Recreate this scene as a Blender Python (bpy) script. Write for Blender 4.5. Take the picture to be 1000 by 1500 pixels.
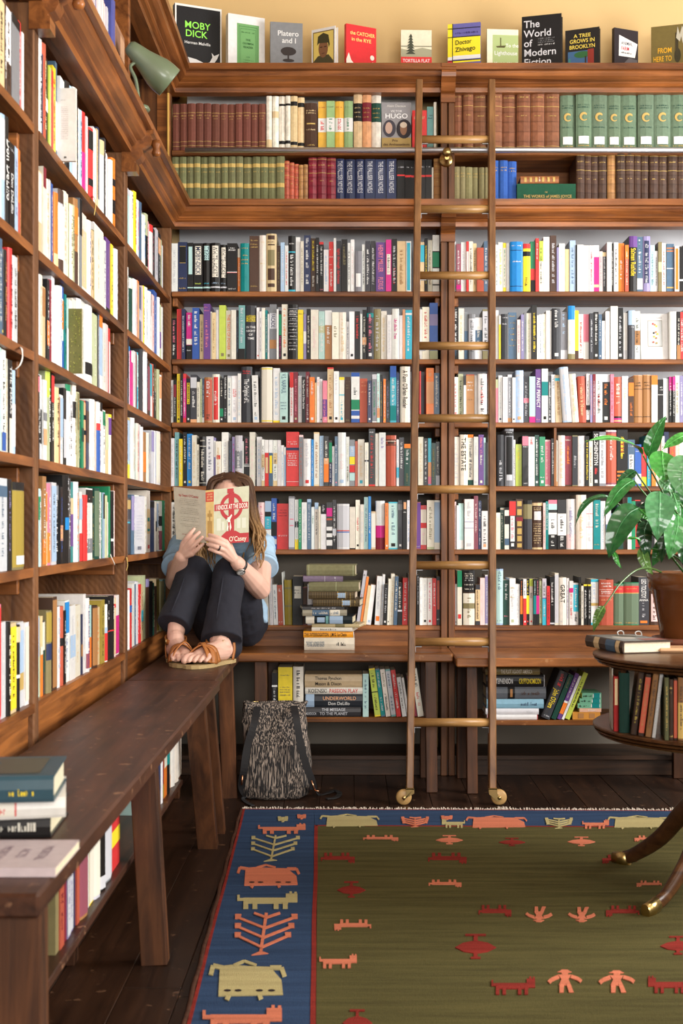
import bpy, math, random
import numpy as np
from mathutils import Vector, Matrix, Euler, noise
random.seed(7)
for o in list(bpy.data.objects): bpy.data.objects.remove(o)
SC = bpy.context.scene
COL = SC.collection
# ------------------------------------------------------------------ camera
K = 1.12                     # metres per working unit
F, CX, CY, H = 1920.0, 514.0, 770.0, 0.912
cam_d = bpy.data.cameras.new('camera'); cam = bpy.data.objects.new('camera', cam_d); COL.objects.link(cam)
cam_d.sensor_fit = 'HORIZONTAL'; cam_d.sensor_width = 24.0; cam_d.lens = F/1000*24.0
cam_d.shift_x = (500-CX)/1000; cam_d.shift_y = (CY-750)/1000
cam.location = (0, 0, H*K); cam.rotation_euler = (math.pi/2, 0, 0)
cam_d.dof.use_dof = True; cam_d.dof.focus_distance = 4.45*K; cam_d.dof.aperture_fstop = 7.0
cam_d.clip_start = 0.05
SC.camera = cam
# ------------------------------------------------------------------ light
SC.view_settings.view_transform = 'Standard'; SC.view_settings.look = 'None'
SC.view_settings.gamma = 1.0; SC.view_settings.use_curve_mapping = False
SC.view_settings.exposure = 0.70
wd = bpy.data.worlds.new('world'); SC.world = wd; wd.use_nodes = True
wd.node_tree.nodes['Background'].inputs[0].default_value = (0.85, 0.92, 1.0, 1)
wd.node_tree.nodes['Background'].inputs[1].default_value = 0.6
PW = .36
def area(name, loc, target, sx, sy, power, col):
    d = bpy.data.lights.new(name, 'AREA'); d.shape = 'RECTANGLE'; d.size = sx*K; d.size_y = sy*K
    d.energy = power*PW; d.color = col
    o = bpy.data.objects.new(name, d); COL.objects.link(o); o.location = Vector(loc)*K
    o.rotation_euler = (Vector(target)-Vector(loc)).to_track_quat('-Z', 'Y').to_euler()
    return o
# daylight in the two windows of the right wall and the window behind the viewer, plus a weak overhead fill light, added without any fixture
area('daylight_window_right', (2.93, 3.05, 1.75), (1.93, 3.10, 1.75), 1.4, 1.5, 350, (1.0, 0.98, 0.95))
area('daylight_window_right', (2.93, 0.55, 1.75), (1.93, 0.95, 1.75), 1.2, 1.5, 70, (1.0, 0.96, 0.90))
area('daylight_window_rear', (0.85, -2.13, 1.55), (0.85, -1.1, 1.58), 2.2, 1.3, 390, (1.0, 0.975, 0.94))
area('overhead_fill', (1.05, 1.75, 3.05), (0.35, 4.8, 1.0), 0.7, 0.7, 50, (1.0, 0.93, 0.82))
# ------------------------------------------------------------------ helpers
def P(px, py, Y):            # a pixel's direction at the depth Y
    return Vector(((px-CX)/F*Y, Y, H-(py-CY)/F*Y))
def PF(px, py, z=0.0):       # pixel on a horizontal surface at height z
    Y = (H-z)*F/(py-CY); return Vector(((px-CX)/F*Y, Y, z))
PAL = dict(
 w=((.74,.74,.73),'white'), o=((.74,.70,.60),'off-white'), c=((.66,.50,.28),'tan cream'), k=((.008,.0075,.008),'black'),
 g=((.036,.038,.046),'charcoal'), s=((.20,.21,.23),'grey'), l=((.55,.56,.60),'pale grey'), n=((.02,.03,.085),'navy'),
 b=((.03,.10,.38),'blue'), z=((.01,.22,.58),'bright blue'), y=((.85,.66,.03),'yellow'), r=((.62,.035,.035),'red'),
 m=((.20,.015,.03),'maroon'), p=((.72,.20,.28),'rose pink'), M=((.58,.02,.22),'magenta'), u=((.13,.05,.24),'purple'),
 v=((.26,.23,.42),'lavender'), t=((.0,.21,.21),'teal'), T=((.04,.42,.56),'turquoise'), a=((.45,.68,.66),'pale aqua'),
 L=((.46,.56,.08),'lime green'), G=((.01,.22,.10),'green'), e=((.008,.055,.04),'dark green'), O=((.80,.20,.025),'orange'),
 B=((.065,.032,.02),'dark brown'), N=((.36,.17,.06),'tan brown'), S=((.45,.09,.05),'brick red'), P=((.78,.58,.57),'pale pink'),
 A=((.36,.50,.68),'pale blue'), h=((.22,.19,.09),'olive brown'), d=((.07,.13,.21),'slate blue'), F=((.72,.36,.18),'peach'),
 f=((.46,.50,.30),'sage green'), q=((.16,.36,.36),'grey teal'), Y=((.34,.25,.04),'mustard'), R=((.26,.07,.10),'plum'),
 x=((.150,.048,.032),'russet'), i=((.150,.155,.070),'olive green'), j=((.118,.175,.112),'moss green'), C=((.20,.075,.035),'saddle brown'), E=((.80,.46,.06),'amber'), Z=((.28,.43,.19),'light green'), D=((.50,.34,.10),'gilt'))
def jit(c, a=.07):
    k = 1+random.uniform(-a, a); return tuple(min(1, max(0, v*k*(1+random.uniform(-.03, .03)))) for v in c)
ORG = {}
class MB:
    """collects faces; build() links them as ONE mesh object"""
    def __init__(s): s.v = []; s.f = []; s.c = []; s.m = []; s.smooth = []
    def add(s, vs, fs, col=(1,1,1), mi=0, sm=False):
        n = len(s.v); s.v.extend([tuple(p) for p in vs])
        for f in fs: s.f.append(tuple(i+n for i in f)); s.c.append(col); s.m.append(mi); s.smooth.append(sm)
    def merge(s, o, dm=0):
        n = len(s.v); s.v.extend(o.v); s.f.extend(tuple(i+n for i in f) for f in o.f); s.c.extend(o.c)
        s.m.extend(m+dm for m in o.m); s.smooth.extend(o.smooth)
    def mesh(s, name, mats, org):
        me = bpy.data.meshes.new(name)
        vs = (np.array(s.v, dtype=float).reshape(-1,3)-np.array(org))*K
        me.from_pydata(vs.tolist(), [], s.f)
        for m in mats: me.materials.append(m)
        me.polygons.foreach_set('material_index', s.m); me.polygons.foreach_set('use_smooth', s.smooth)
        at = me.color_attributes.new('Col', 'FLOAT_COLOR', 'CORNER')
        cols = []
        for f, c in zip(s.f, s.c): cols.extend((c[0], c[1], c[2], 1.0)*len(f))
        at.data.foreach_set('color', cols); me.update(); return me
    def build(s, name, mats, parent=None, org=None):
        if not isinstance(mats, (list, tuple)): mats = [mats]
        if parent is not None: o0 = ORG[parent.name]
        elif org is not None: o0 = tuple(org)
        else:
            a = np.array(s.v); o0 = (float((a[:,0].min()+a[:,0].max())/2), float((a[:,1].min()+a[:,1].max())/2), float(a[:,2].min()))
        o = bpy.data.objects.new(name, s.mesh(name, mats, o0)); COL.objects.link(o); ORG[o.name] = o0
        if parent is not None: o.parent = parent
        else: o.location = Vector(o0)*K
        return o
def tag(o, label=None, cat=None, group=None, kind=None):
    if label: o['label'] = label
    if cat: o['category'] = cat
    if group: o['group'] = group
    if kind: o['kind'] = kind
    return o
def thing(name, org, label=None, cat=None, group=None, kind=None):
    o = bpy.data.objects.new(name, None); COL.objects.link(o); o.location = Vector(org)*K; ORG[o.name] = tuple(org)
    o.empty_display_size = .05
    return tag(o, label, cat, group, kind)
def basis(dirv, up=(0,0,1)):
    d = Vector(dirv).normalized(); u = Vector(up)
    if abs(d.dot(u)) > .98: u = Vector((0,1,0))
    a = d.cross(u).normalized(); b = a.cross(d).normalized(); return a, b, d
def cbox(mb, lo, hi, ch=.002, col=(1,1,1), mi=0, M=None):
    """chamfered box; M optional 4x4"""
    lo = Vector(lo); hi = Vector(hi); c = min(ch, *(abs(hi[i]-lo[i])*.45 for i in range(3)))
    vs = []; idx = {}
    for sx in (0,1):
        for sy in (0,1):
            for sz in (0,1):
                q = [hi[i] if s else lo[i] for i, s in enumerate((sx,sy,sz))]
                d = [-c if s else c for s in (sx,sy,sz)]
                for ax in range(3):
                    p = list(q)
                    for j in range(3):
                        if j != ax: p[j] += d[j]
                    idx[(sx,sy,sz,ax)] = len(vs); vs.append(Vector(p))
    fs = []
    for ax in range(3):
        o1, o2 = [i for i in range(3) if i != ax]
        for s in (0,1):
            ring = []
            for a, b in ((0,0),(1,0),(1,1),(0,1)):
                k = [0,0,0]; k[ax] = s; k[o1] = a; k[o2] = b; ring.append(idx[(*k, ax)])
            flip = (s == 1) == (ax != 1)
            fs.append(tuple(ring) if flip else tuple(reversed(ring)))
    for ax in range(3):                       # edges parallel to ax
        o1, o2 = [i for i in range(3) if i != ax]
        for a in (0,1):
            for b in (0,1):
                k0 = [0,0,0]; k0[o1] = a; k0[o2] = b; k1 = list(k0); k1[ax] = 1
                r = (idx[(*k0,o1)], idx[(*k1,o1)], idx[(*k1,o2)], idx[(*k0,o2)]); fs.append(r)
    for sx in (0,1):
        for sy in (0,1):
            for sz in (0,1): fs.append(tuple(idx[(sx,sy,sz,a)] for a in range(3)))
    # outward orientation
    ctr = (lo+hi)/2; out = []
    for f in fs:
        n = (vs[f[1]]-vs[f[0]]).cross(vs[f[2]]-vs[f[1]])
        m = sum((vs[i] for i in f), Vector())/len(f)-ctr
        out.append(f if n.dot(m) >= 0 else tuple(reversed(f)))
    if M is not None: vs = [M @ v for v in vs]
    mb.add(vs, out, col, mi)
def bar(mb, a, b, w, t, side=(1,0,0), ch=.002, col=(1,1,1), mi=0):
    """a board from a to b; w along 'side', t across"""
    a = Vector(a); b = Vector(b); d = (b-a); L = d.length; d.normalize()
    s = Vector(side); s = (s-d*s.dot(d)).normalized(); n = d.cross(s)
    M = Matrix((( s.x, n.x, d.x, a.x),(s.y, n.y, d.y, a.y),(s.z, n.z, d.z, a.z),(0,0,0,1)))
    cbox(mb, (-w/2,-t/2,0), (w/2,t/2,L), ch, col, mi, M)
def catmull(pts, n):
    pts = [Vector(p) for p in pts]; out = []
    q = [pts[0]*2-pts[1]]+pts+[pts[-1]*2-pts[-2]]
    for i in range(1, len(q)-2):
        for j in range(n):
            t = j/n; p0,p1,p2,p3 = q[i-1],q[i],q[i+1],q[i+2]
            out.append(.5*((2*p1)+(p2-p0)*t+(2*p0-5*p1+4*p2-p3)*t*t+(3*p1-p0-3*p2+p3)*t**3))
    out.append(pts[-1]); return out
def lerp_list(rs, n):
    m = len(rs)-1; out = []
    for k in range(n):
        x = k/(n-1)*m; i = min(int(x), m-1); out.append(rs[i]+(rs[i+1]-rs[i])*(x-i))
    return out
def tube(mb, pts, r, seg=8, col=(1,1,1), mi=0, flat=1.0, up=(0,0,1), cap=True, cols=None):
    pts = [Vector(p) for p in pts]; n = len(pts)
    rs = r if isinstance(r, (list, tuple)) else [r]*n
    if len(rs) != n: rs = lerp_list(list(rs), n)
    vs = []; a0 = None
    for k, p in enumerate(pts):
        d = (pts[min(k+1,n-1)]-pts[max(k-1,0)])
        if d.length < 1e-9: d = Vector((0,0,1))
        d.normalize()
        if a0 is None: a, b, d = basis(d, up)
        else:
            a = (a0-d*a0.dot(d))
            a = a.normalized() if a.length > 1e-6 else basis(d, up)[0]
            b = a.cross(d)*-1
            b = d.cross(a)*-1
        a0 = a; b = a.cross(d)
        for j in range(seg):
            t = 2*math.pi*j/seg; vs.append(p+a*math.cos(t)*rs[k]+b*math.sin(t)*rs[k]*flat)
    base = len(mb.v)
    for k in range(n-1):
        c = cols[k] if cols else col
        fs = [(k*seg+j, (k+1)*seg+j, (k+1)*seg+(j+1)%seg, k*seg+(j+1)%seg) for j in range(seg)]
        if k == 0: mb.add(vs, fs, c, mi, True)
        else:
            for f in fs: mb.f.append(tuple(i+base for i in f)); mb.c.append(c); mb.m.append(mi); mb.smooth.append(True)
    if cap:
        for f in (tuple(range(seg)), tuple((n-1)*seg+j for j in reversed(range(seg)))):
            mb.f.append(tuple(i+base for i in f)); mb.c.append(col); mb.m.append(mi); mb.smooth.append(False)
def lathe(mb, prof, org, axis=(0,0,1), seg=24, col=(1,1,1), mi=0, sm=True):
    a, b, d = basis(axis); o = Vector(org); vs = []
    for r, z in prof:
        for j in range(seg):
            t = 2*math.pi*j/seg; vs.append(o+d*z+(a*math.cos(t)+b*math.sin(t))*r)
    fs = []
    for k in range(len(prof)-1):
        for j in range(seg): fs.append((k*seg+j, k*seg+(j+1)%seg, (k+1)*seg+(j+1)%seg, (k+1)*seg+j))
    mb.add(vs, fs, col, mi, sm)
    for k in (0, len(prof)-1):
        if prof[k][0] > 1e-5:
            r = tuple(len(mb.v)-len(vs)+k*seg+j for j in range(seg))
            mb.f.append(r if k else tuple(reversed(r))); mb.c.append(col); mb.m.append(mi); mb.smooth.append(False)
def ball(mb, c, r, col=(1,1,1), mi=0, seg=12, rings=8, M=None):
    c = Vector(c); rx, ry, rz = r if isinstance(r, (tuple, list)) else (r,r,r); vs = []
    for i in range(rings+1):
        f = math.pi*i/rings
        for j in range(seg):
            t = 2*math.pi*j/seg; p = Vector((rx*math.sin(f)*math.cos(t), ry*math.sin(f)*math.sin(t), rz*math.cos(f)))
            vs.append(c+(M @ p if M is not None else p))
    fs = [(i*seg+j, (i+1)*seg+j, (i+1)*seg+(j+1)%seg, i*seg+(j+1)%seg) for i in range(rings) for j in range(seg)]
    mb.add(vs, fs, col, mi, True)
def prism(mb, poly, fn0, fn1, col=(1,1,1), mi=0, sides=True):
    """poly: 2-D points; fn0/fn1 map them to the two end faces"""
    n = len(poly); vs = [fn0(p) for p in poly]+[fn1(p) for p in poly]
    fs = [tuple(range(n)), tuple(reversed(range(n, 2*n)))]
    if sides: fs += [(j, n+j, n+(j+1)%n, (j+1)%n) for j in range(n)]
    mb.add(vs, fs, col, mi)
# ------------------------------------------------------------------ lettering
GL = {}
def glyph(ch, bold):
    k = (ch, bold)
    if k in GL: return GL[k]
    def conv(s):
        c = bpy.data.curves.new('t', 'FONT'); c.body = s; c.size = 1.0; c.resolution_u = 3; c.fill_mode = 'FRONT'
        if bold: c.offset = 0.010
        ob = bpy.data.objects.new('t', c); COL.objects.link(ob); me = bpy.data.meshes.new_from_object(ob)
        vs = [(v.co.x, v.co.y) for v in me.vertices]; fs = [tuple(p.vertices) for p in me.polygons]
        bpy.data.objects.remove(ob); bpy.data.curves.remove(c); bpy.data.meshes.remove(me); return vs, fs
    wid = lambda s: max(v[0] for v in conv(s)[0])
    if ch == ' ': GL[k] = ([], [], .28); return GL[k]
    vs, fs = conv(ch)
    if 'HH' not in GL: GL['HH'] = wid('HH')
    if bold not in GL: GL[bold] = wid('HH')
    GL[k] = (vs, fs, max(.1, wid('H'+ch+'H')-GL[bold])); return GL[k]
def text(mb, s, fn, hgt, wmax=None, col=(1,1,1), mi=0, bold=True, align=.5, wfix=None):
    """fn(x, y) -> point; x runs along the line, y up; hgt = capital height"""
    sc = hgt/.70; geo = []; x = 0
    for ch in s:
        vs, fs, adv = glyph(ch, bold); geo.append((x, vs, fs)); x += adv
    W = x*sc; sx = sc
    if wfix: sx = wfix/x; W = wfix
    elif wmax and W > wmax: sx = wmax/x; W = wmax
    for gx, vs, fs in geo:
        if fs: mb.add([fn((v[0]+gx)*sx-W*align, v[1]*sc-hgt/2) for v in vs], fs, col, mi)
    return W
def scribble(mb, fn, L, hgt, col, mi=0, rnd=random):
    """rows of tiny strokes where the print is too small to read"""
    x = -L/2; un = hgt*.34
    while x < L/2-un:
        if rnd.random() < .16: x += un*1.5; continue
        a = rnd.choice((1,1,.62,.62,.62,.8)); w = un*rnd.uniform(.5,.9)
        y0 = -hgt*.5; y1 = y0+hgt*a
        if rnd.random() < .5:
            mb.add([fn(x,y0), fn(x+w,y0), fn(x+w,y1), fn(x,y1)], [(0,1,2,3)], col, mi)
        else:
            mb.add([fn(x,y0), fn(x+w*.4,y0), fn(x+w*.4,y1), fn(x,y1)], [(0,1,2,3)], col, mi)
            ym = y0+(y1-y0)*rnd.choice((.1,.5,.85)); mb.add([fn(x,ym-hgt*.08), fn(x+w,ym-hgt*.08), fn(x+w,ym+hgt*.08), fn(x,ym+hgt*.08)], [(0,1,2,3)], col, mi)
        x += w+un*.35
# ------------------------------------------------------------------ materials
def newmat(name):
    m = bpy.data.materials.new(name); m.use_nodes = True; nt = m.node_tree
    return m, nt, nt.nodes['Principled BSDF'], nt.nodes.new, nt.links.new
def plain(name, col, rough=.5, metal=0., bump=0., bscale=200., coat=0., vary=.0, vscale=4.):
    m, nt, b, N, L = newmat(name)
    b.inputs['Base Color'].default_value = (*col, 1); b.inputs['Roughness'].default_value = rough
    b.inputs['Metallic'].default_value = metal; b.inputs['Coat Weight'].default_value = coat
    tc = N('ShaderNodeTexCoord')
    if vary:
        n = N('ShaderNodeTexNoise'); n.inputs['Scale'].default_value = vscale; n.inputs['Detail'].default_value = 5
        L(tc.outputs['Object'], n.inputs['Vector'])
        mx = N('ShaderNodeMix'); mx.data_type = 'RGBA'
        mx.inputs[6].default_value = (*[c*(1-vary) for c in col], 1); mx.inputs[7].default_value = (*[min(1,c*(1+vary)) for c in col], 1)
        L(n.outputs['Fac'], mx.inputs[0]); L(mx.outputs[2], b.inputs['Base Color'])
    if bump:
        n = N('ShaderNodeTexNoise'); n.inputs['Scale'].default_value = bscale; n.inputs['Detail'].default_value = 3
        L(tc.outputs['Object'], n.inputs['Vector'])
        bp = N('ShaderNodeBump'); bp.inputs['Strength'].default_value = bump; bp.inputs['Distance'].default_value = .002
        L(n.outputs['Fac'], bp.inputs['Height']); L(bp.outputs['Normal'], b.inputs['Normal'])
    return m
def attr(name, rough=.5, coat=0., bump=0., bscale=300., grain=0., gscale=60.):
    m, nt, b, N, L = newmat(name)
    a = N('ShaderNodeAttribute'); a.attribute_name = 'Col'
    b.inputs['Roughness'].default_value = rough; b.inputs['Coat Weight'].default_value = coat; b.inputs['Specular IOR Level'].default_value = .28
    out = a.outputs['Color']; tc = N('ShaderNodeTexCoord')
    if grain:
        n = N('ShaderNodeTexNoise'); n.inputs['Scale'].default_value = gscale; n.inputs['Detail'].default_value = 4
        L(tc.outputs['Object'], n.inputs['Vector'])
        mr = N('ShaderNodeMapRange'); mr.inputs[1].default_value = .3; mr.inputs[2].default_value = .7
        mr.inputs[3].default_value = 1-grain; mr.inputs[4].default_value = 1+grain
        L(n.outputs['Fac'], mr.inputs[0])
        mx = N('ShaderNodeMix'); mx.data_type = 'RGBA'; mx.blend_type = 'MULTIPLY'; mx.inputs[0].default_value = 1
        L(out, mx.inputs[6]); L(mr.outputs[0], mx.inputs[7]); out = mx.outputs[2]
    L(out, b.inputs['Base Color'])
    if bump:
        n = N('ShaderNodeTexNoise'); n.inputs['Scale'].default_value = bscale; L(tc.outputs['Object'], n.inputs['Vector'])
        bp = N('ShaderNodeBump'); bp.inputs['Strength'].default_value = bump; bp.inputs['Distance'].default_value = .001
        L(n.outputs['Fac'], bp.inputs['Height']); L(bp.outputs['Normal'], b.inputs['Normal'])
    return m
def wood(name, dark, lite, axis, rough=.42, scale=1.0, saw=0., worn=None):
    """long grain along axis 0/1/2"""
    m, nt, b, N, L = newmat(name)
    tc = N('ShaderNodeTexCoord'); oi = N('ShaderNodeObjectInfo')
    mp = N('ShaderNodeMapping'); s = [26*scale]*3; s[axis] = 1.6*scale
    mp.inputs['Scale'].default_value = s; L(tc.outputs['Object'], mp.inputs['Vector'])
    of = N('ShaderNodeVectorMath'); of.operation = 'SCALE'; of.inputs[0].default_value = (7, 11, 5); L(oi.outputs['Random'], of.inputs['Scale'])
    L(of.outputs[0], mp.inputs['Location'])
    n = N('ShaderNodeTexNoise'); n.inputs['Scale'].default_value = 1.0; n.inputs['Detail'].default_value = 7; n.inputs['Roughness'].default_value = .62; n.inputs['Distortion'].default_value = .9
    L(mp.outputs[0], n.inputs['Vector'])
    cr = N('ShaderNodeValToRGB'); cr.color_ramp.elements[0].position = .30; cr.color_ramp.elements[1].position = .72
    cr.color_ramp.elements[0].color = (*dark, 1); cr.color_ramp.elements[1].color = (*lite, 1)
    L(n.outputs['Fac'], cr.inputs[0])
    n2 = N('ShaderNodeTexNoise'); n2.inputs['Scale'].default_value = 5; n2.inputs['Detail'].default_value = 4; L(tc.outputs['Object'], n2.inputs['Vector'])
    mr = N('ShaderNodeMapRange'); mr.inputs[1].default_value = .3; mr.inputs[2].default_value = .7; mr.inputs[3].default_value = .72; mr.inputs[4].default_value = 1.22
    L(n2.outputs['Fac'], mr.inputs[0])
    mo = N('ShaderNodeMapRange'); mo.inputs[3].default_value = .82; mo.inputs[4].default_value = 1.18; L(oi.outputs['Random'], mo.inputs[0])
    mu = N('ShaderNodeMath'); mu.operation = 'MULTIPLY'; L(mr.outputs[0], mu.inputs[0]); L(mo.outputs[0], mu.inputs[1])
    mx = N('ShaderNodeMix'); mx.data_type = 'RGBA'; mx.blend_type = 'MULTIPLY'; mx.inputs[0].default_value = 1
    L(cr.outputs[0], mx.inputs[6]); L(mu.outputs[0], mx.inputs[7]); out = mx.outputs[2]; hgt = n.outputs['Fac']
    if worn:
        n3 = N('ShaderNodeTexNoise'); n3.inputs['Scale'].default_value = 34; n3.inputs['Detail'].default_value = 5; L(tc.outputs['Object'], n3.inputs['Vector'])
        c3 = N('ShaderNodeValToRGB'); c3.color_ramp.elements[0].position = .65; c3.color_ramp.elements[1].position = .71; L(n3.outputs['Fac'], c3.inputs[0])
        m3 = N('ShaderNodeMix'); m3.data_type = 'RGBA'; L(c3.outputs[0], m3.inputs[0]); L(out, m3.inputs[6]); m3.inputs[7].default_value = (*worn, 1); out = m3.outputs[2]
    L(out, b.inputs['Base Color']); b.inputs['Roughness'].default_value = rough; b.inputs['Specular IOR Level'].default_value = .32
    bp = N('ShaderNodeBump'); bp.inputs['Strength'].default_value = .25; bp.inputs['Distance'].default_value = .003
    if saw:
        w = N('ShaderNodeTexWave'); w.inputs['Scale'].default_value = 21; w.inputs['Distortion'].default_value = 11; w.inputs['Detail'].default_value = 4; w.inputs['Detail Scale'].default_value = .6
        mp2 = N('ShaderNodeMapping'); mp2.inputs['Rotation'].default_value = (.6, .7, 0); L(tc.outputs['Object'], mp2.inputs['Vector']); L(mp2.outputs[0], w.inputs['Vector'])
        ad = N('ShaderNodeMath'); ad.operation = 'MULTIPLY_ADD'; ad.inputs[1].default_value = saw; L(w.outputs['Fac'], ad.inputs[0]); L(hgt, ad.inputs[2]); hgt = ad.outputs[0]
        bp.inputs['Strength'].default_value = .35
    L(hgt, bp.inputs['Height']); L(bp.outputs['Normal'], b.inputs['Normal'])
    return m
WD, WL = (.075,.022,.006), (.38,.135,.032)
W_X = wood('wood_case_lengthwise', WD, WL, 0); W_Y = wood('wood_case_depth', WD, WL, 1); W_Z = wood('wood_case_upright', (.055,.018,.006), (.25,.092,.026), 2)
W_CX = wood('wood_cornice_x', (.075,.022,.007), (.36,.125,.032), 0, .3); W_CY = wood('wood_cornice_y', (.075,.022,.007), (.36,.125,.032), 1, .3)
W_SAW = wood('wood_rough_sawn', (.052,.020,.008), (.22,.092,.032), 2, .65, 1.0, .45)
W_BX = wood('wood_bench_x', (.085,.027,.008), (.37,.140,.040), 0, .3, 1, 0, (.36,.17,.07)); W_BY = wood('wood_bench_y', (.022,.0085,.005), (.085,.032,.016), 1, .42, 1, 0, (.26,.13,.07))
W_LEG = wood('wood_bench_leg', (.026,.010,.005), (.115,.042,.015), 2, .5)
W_FL = wood('wood_floor', (.011,.005,.003), (.042,.018,.009), 1, .38, .8, 0, (.11,.055,.03))
W_LAD = wood('wood_ladder', (.075,.028,.010), (.24,.115,.042), 2, .4); W_RUNG = wood('wood_rung', (.16,.075,.02), (.42,.23,.08), 0, .35)
W_TAB = wood('wood_table', (.030,.011,.005), (.120,.050,.017), 0, .32); W_DK = wood('wood_plinth_dark', (.014,.007,.004), (.070,.032,.015), 0, .5)
M_STEEL = plain('steel_rail', (.66,.68,.73), .42, 1.0); M_BRASS = plain('brass', (.55,.40,.16), .3, 1.0); M_ZINC = plain('zinc_bracket', (.42,.43,.45), .5, 1.0)
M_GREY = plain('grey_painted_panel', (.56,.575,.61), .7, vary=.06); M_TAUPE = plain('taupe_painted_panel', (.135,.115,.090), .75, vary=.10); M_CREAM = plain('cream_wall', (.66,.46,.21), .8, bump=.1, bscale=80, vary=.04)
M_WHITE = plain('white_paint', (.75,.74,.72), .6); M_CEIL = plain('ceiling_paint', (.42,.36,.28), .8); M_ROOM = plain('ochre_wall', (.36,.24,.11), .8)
M_COVER = attr('book_jacket', .40, .04, grain=.06); M_CLOTH = attr('book_cloth', .75, 0, .25, 900, .10, 90); M_LEATH = attr('book_leather', .42, .05, .3, 260, .22, 45)
M_PAGE = attr('book_pages', .85, 0, .3, 700, .08, 160); M_PRINT = attr('book_print', .5)
COVERS = [M_COVER, M_CLOTH, M_LEATH]
# ================================================================== the room
XL, YB = -.66, 4.80                  # fronts of the left and the rear bookcase
XW, YW = -.93, 5.05                  # faces of the left and the rear wall
XR, YF, ZC = 3.0, -2.2, 3.15
def slab(name, lo, hi, mat, parent=None, kind=None, ch=.001, label=None):
    mb = MB(); cbox(mb, lo, hi, ch); o = mb.build(name, mat, parent)
    if kind: o['kind'] = kind
    if label: o['label'] = label
    return o
floor = slab('floor', (XW-.1, YF-.1, -.06), (XR+.1, YW+.1, -.022), W_FL, kind='structure', label='dark stained wooden plank floor')
x = XW-.02; k = 0
while x < XR:
    w = random.choice((.115,.125,.13,.14)); cut = random.uniform(1.2, 3.6)
    for y0, y1 in ((YF, cut), (cut+.0025, YW)):
        mb = MB(); cbox(mb, (x+.0006, y0, -.022), (x+w-.0006, y1, random.uniform(-.0008,.0)), .0012); mb.build('plank', W_FL, floor)
    x += w; k += 1
slab('wall_back', (XW-.1, YW, -.02), (XR+.1, YW+.1, ZC), M_CREAM, kind='structure', label='cream plaster wall above the rear bookcase')
slab('wall_left', (XW-.1, YF-.1, -.02), (XW, YW, ZC), M_CREAM, kind='structure', label='cream plaster wall behind the left bookcase')
slab('ceiling', (XW-.1, YF-.1, ZC), (XR+.1, YW+.1, ZC+.08), M_CEIL, kind='structure', label='cream painted ceiling')
def wall_with_openings(name, fixed, lo, hi, opens, axis, label):
    """axis 0: wall plane x=fixed spanning y; axis 1: plane y=fixed spanning x"""
    mb = MB(); t = .1
    def put(a0, a1, z0, z1):
        if axis == 0: cbox(mb, (fixed, a0, z0), (fixed+t, a1, z1), .001)
        else: cbox(mb, (a0, fixed-t, z0), (a1, fixed, z1), .001)
    a = lo
    for (p, q, z0, z1) in opens:
        put(a, p, -.02, ZC); put(p, q, -.02, z0); put(p, q, z1, ZC); a = q
    put(a, hi, -.02, ZC); o = mb.build(name, M_ROOM); o['kind'] = 'structure'; o['label'] = label
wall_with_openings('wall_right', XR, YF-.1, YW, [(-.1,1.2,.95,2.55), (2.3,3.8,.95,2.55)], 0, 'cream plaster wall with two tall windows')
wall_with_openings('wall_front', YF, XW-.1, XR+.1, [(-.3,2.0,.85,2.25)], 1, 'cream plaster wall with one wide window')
def window(n, axis, fixed, p, q, z0, z1, label):
    root = thing('window_%d' % n, ((fixed, (p+q)/2, z0) if axis == 0 else ((p+q)/2, fixed, z0)), label, None, None, 'structure')
    def seg(nm, a0, a1, b0, b1, th=.02, off=.03):
        mb = MB()
        if axis == 0: cbox(mb, (fixed+off, a0, b0), (fixed+off+th*2, a1, b1), .003)
        else: cbox(mb, (a0, fixed-off-th*2, b0), (a1, fixed-off, b1), .003)
        return mb.build(nm, M_WHITE, root)
    for a0, a1, b0, b1 in ((p,p+.05,z0,z1),(q-.05,q,z0,z1),(p,q,z0,z0+.05),(p,q,z1-.05,z1)): seg('window_frame', a0, a1, b0, b1)
    seg('glazing_bar', (p+q)/2-.015, (p+q)/2+.015, z0, z1); seg('glazing_bar', p, q, (z0+z1)/2-.015, (z0+z1)/2+.015)
window(1, 0, XR, -.1, 1.2, .95, 2.55, 'white framed window in the right wall nearest the viewer')
window(2, 0, XR, 2.3, 3.8, .95, 2.55, 'white framed window in the right wall nearest the bookcase')
window(3, 1, YF, -.3, 2.0, .85, 2.25, 'wide white framed window in the wall behind the viewer')
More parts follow.
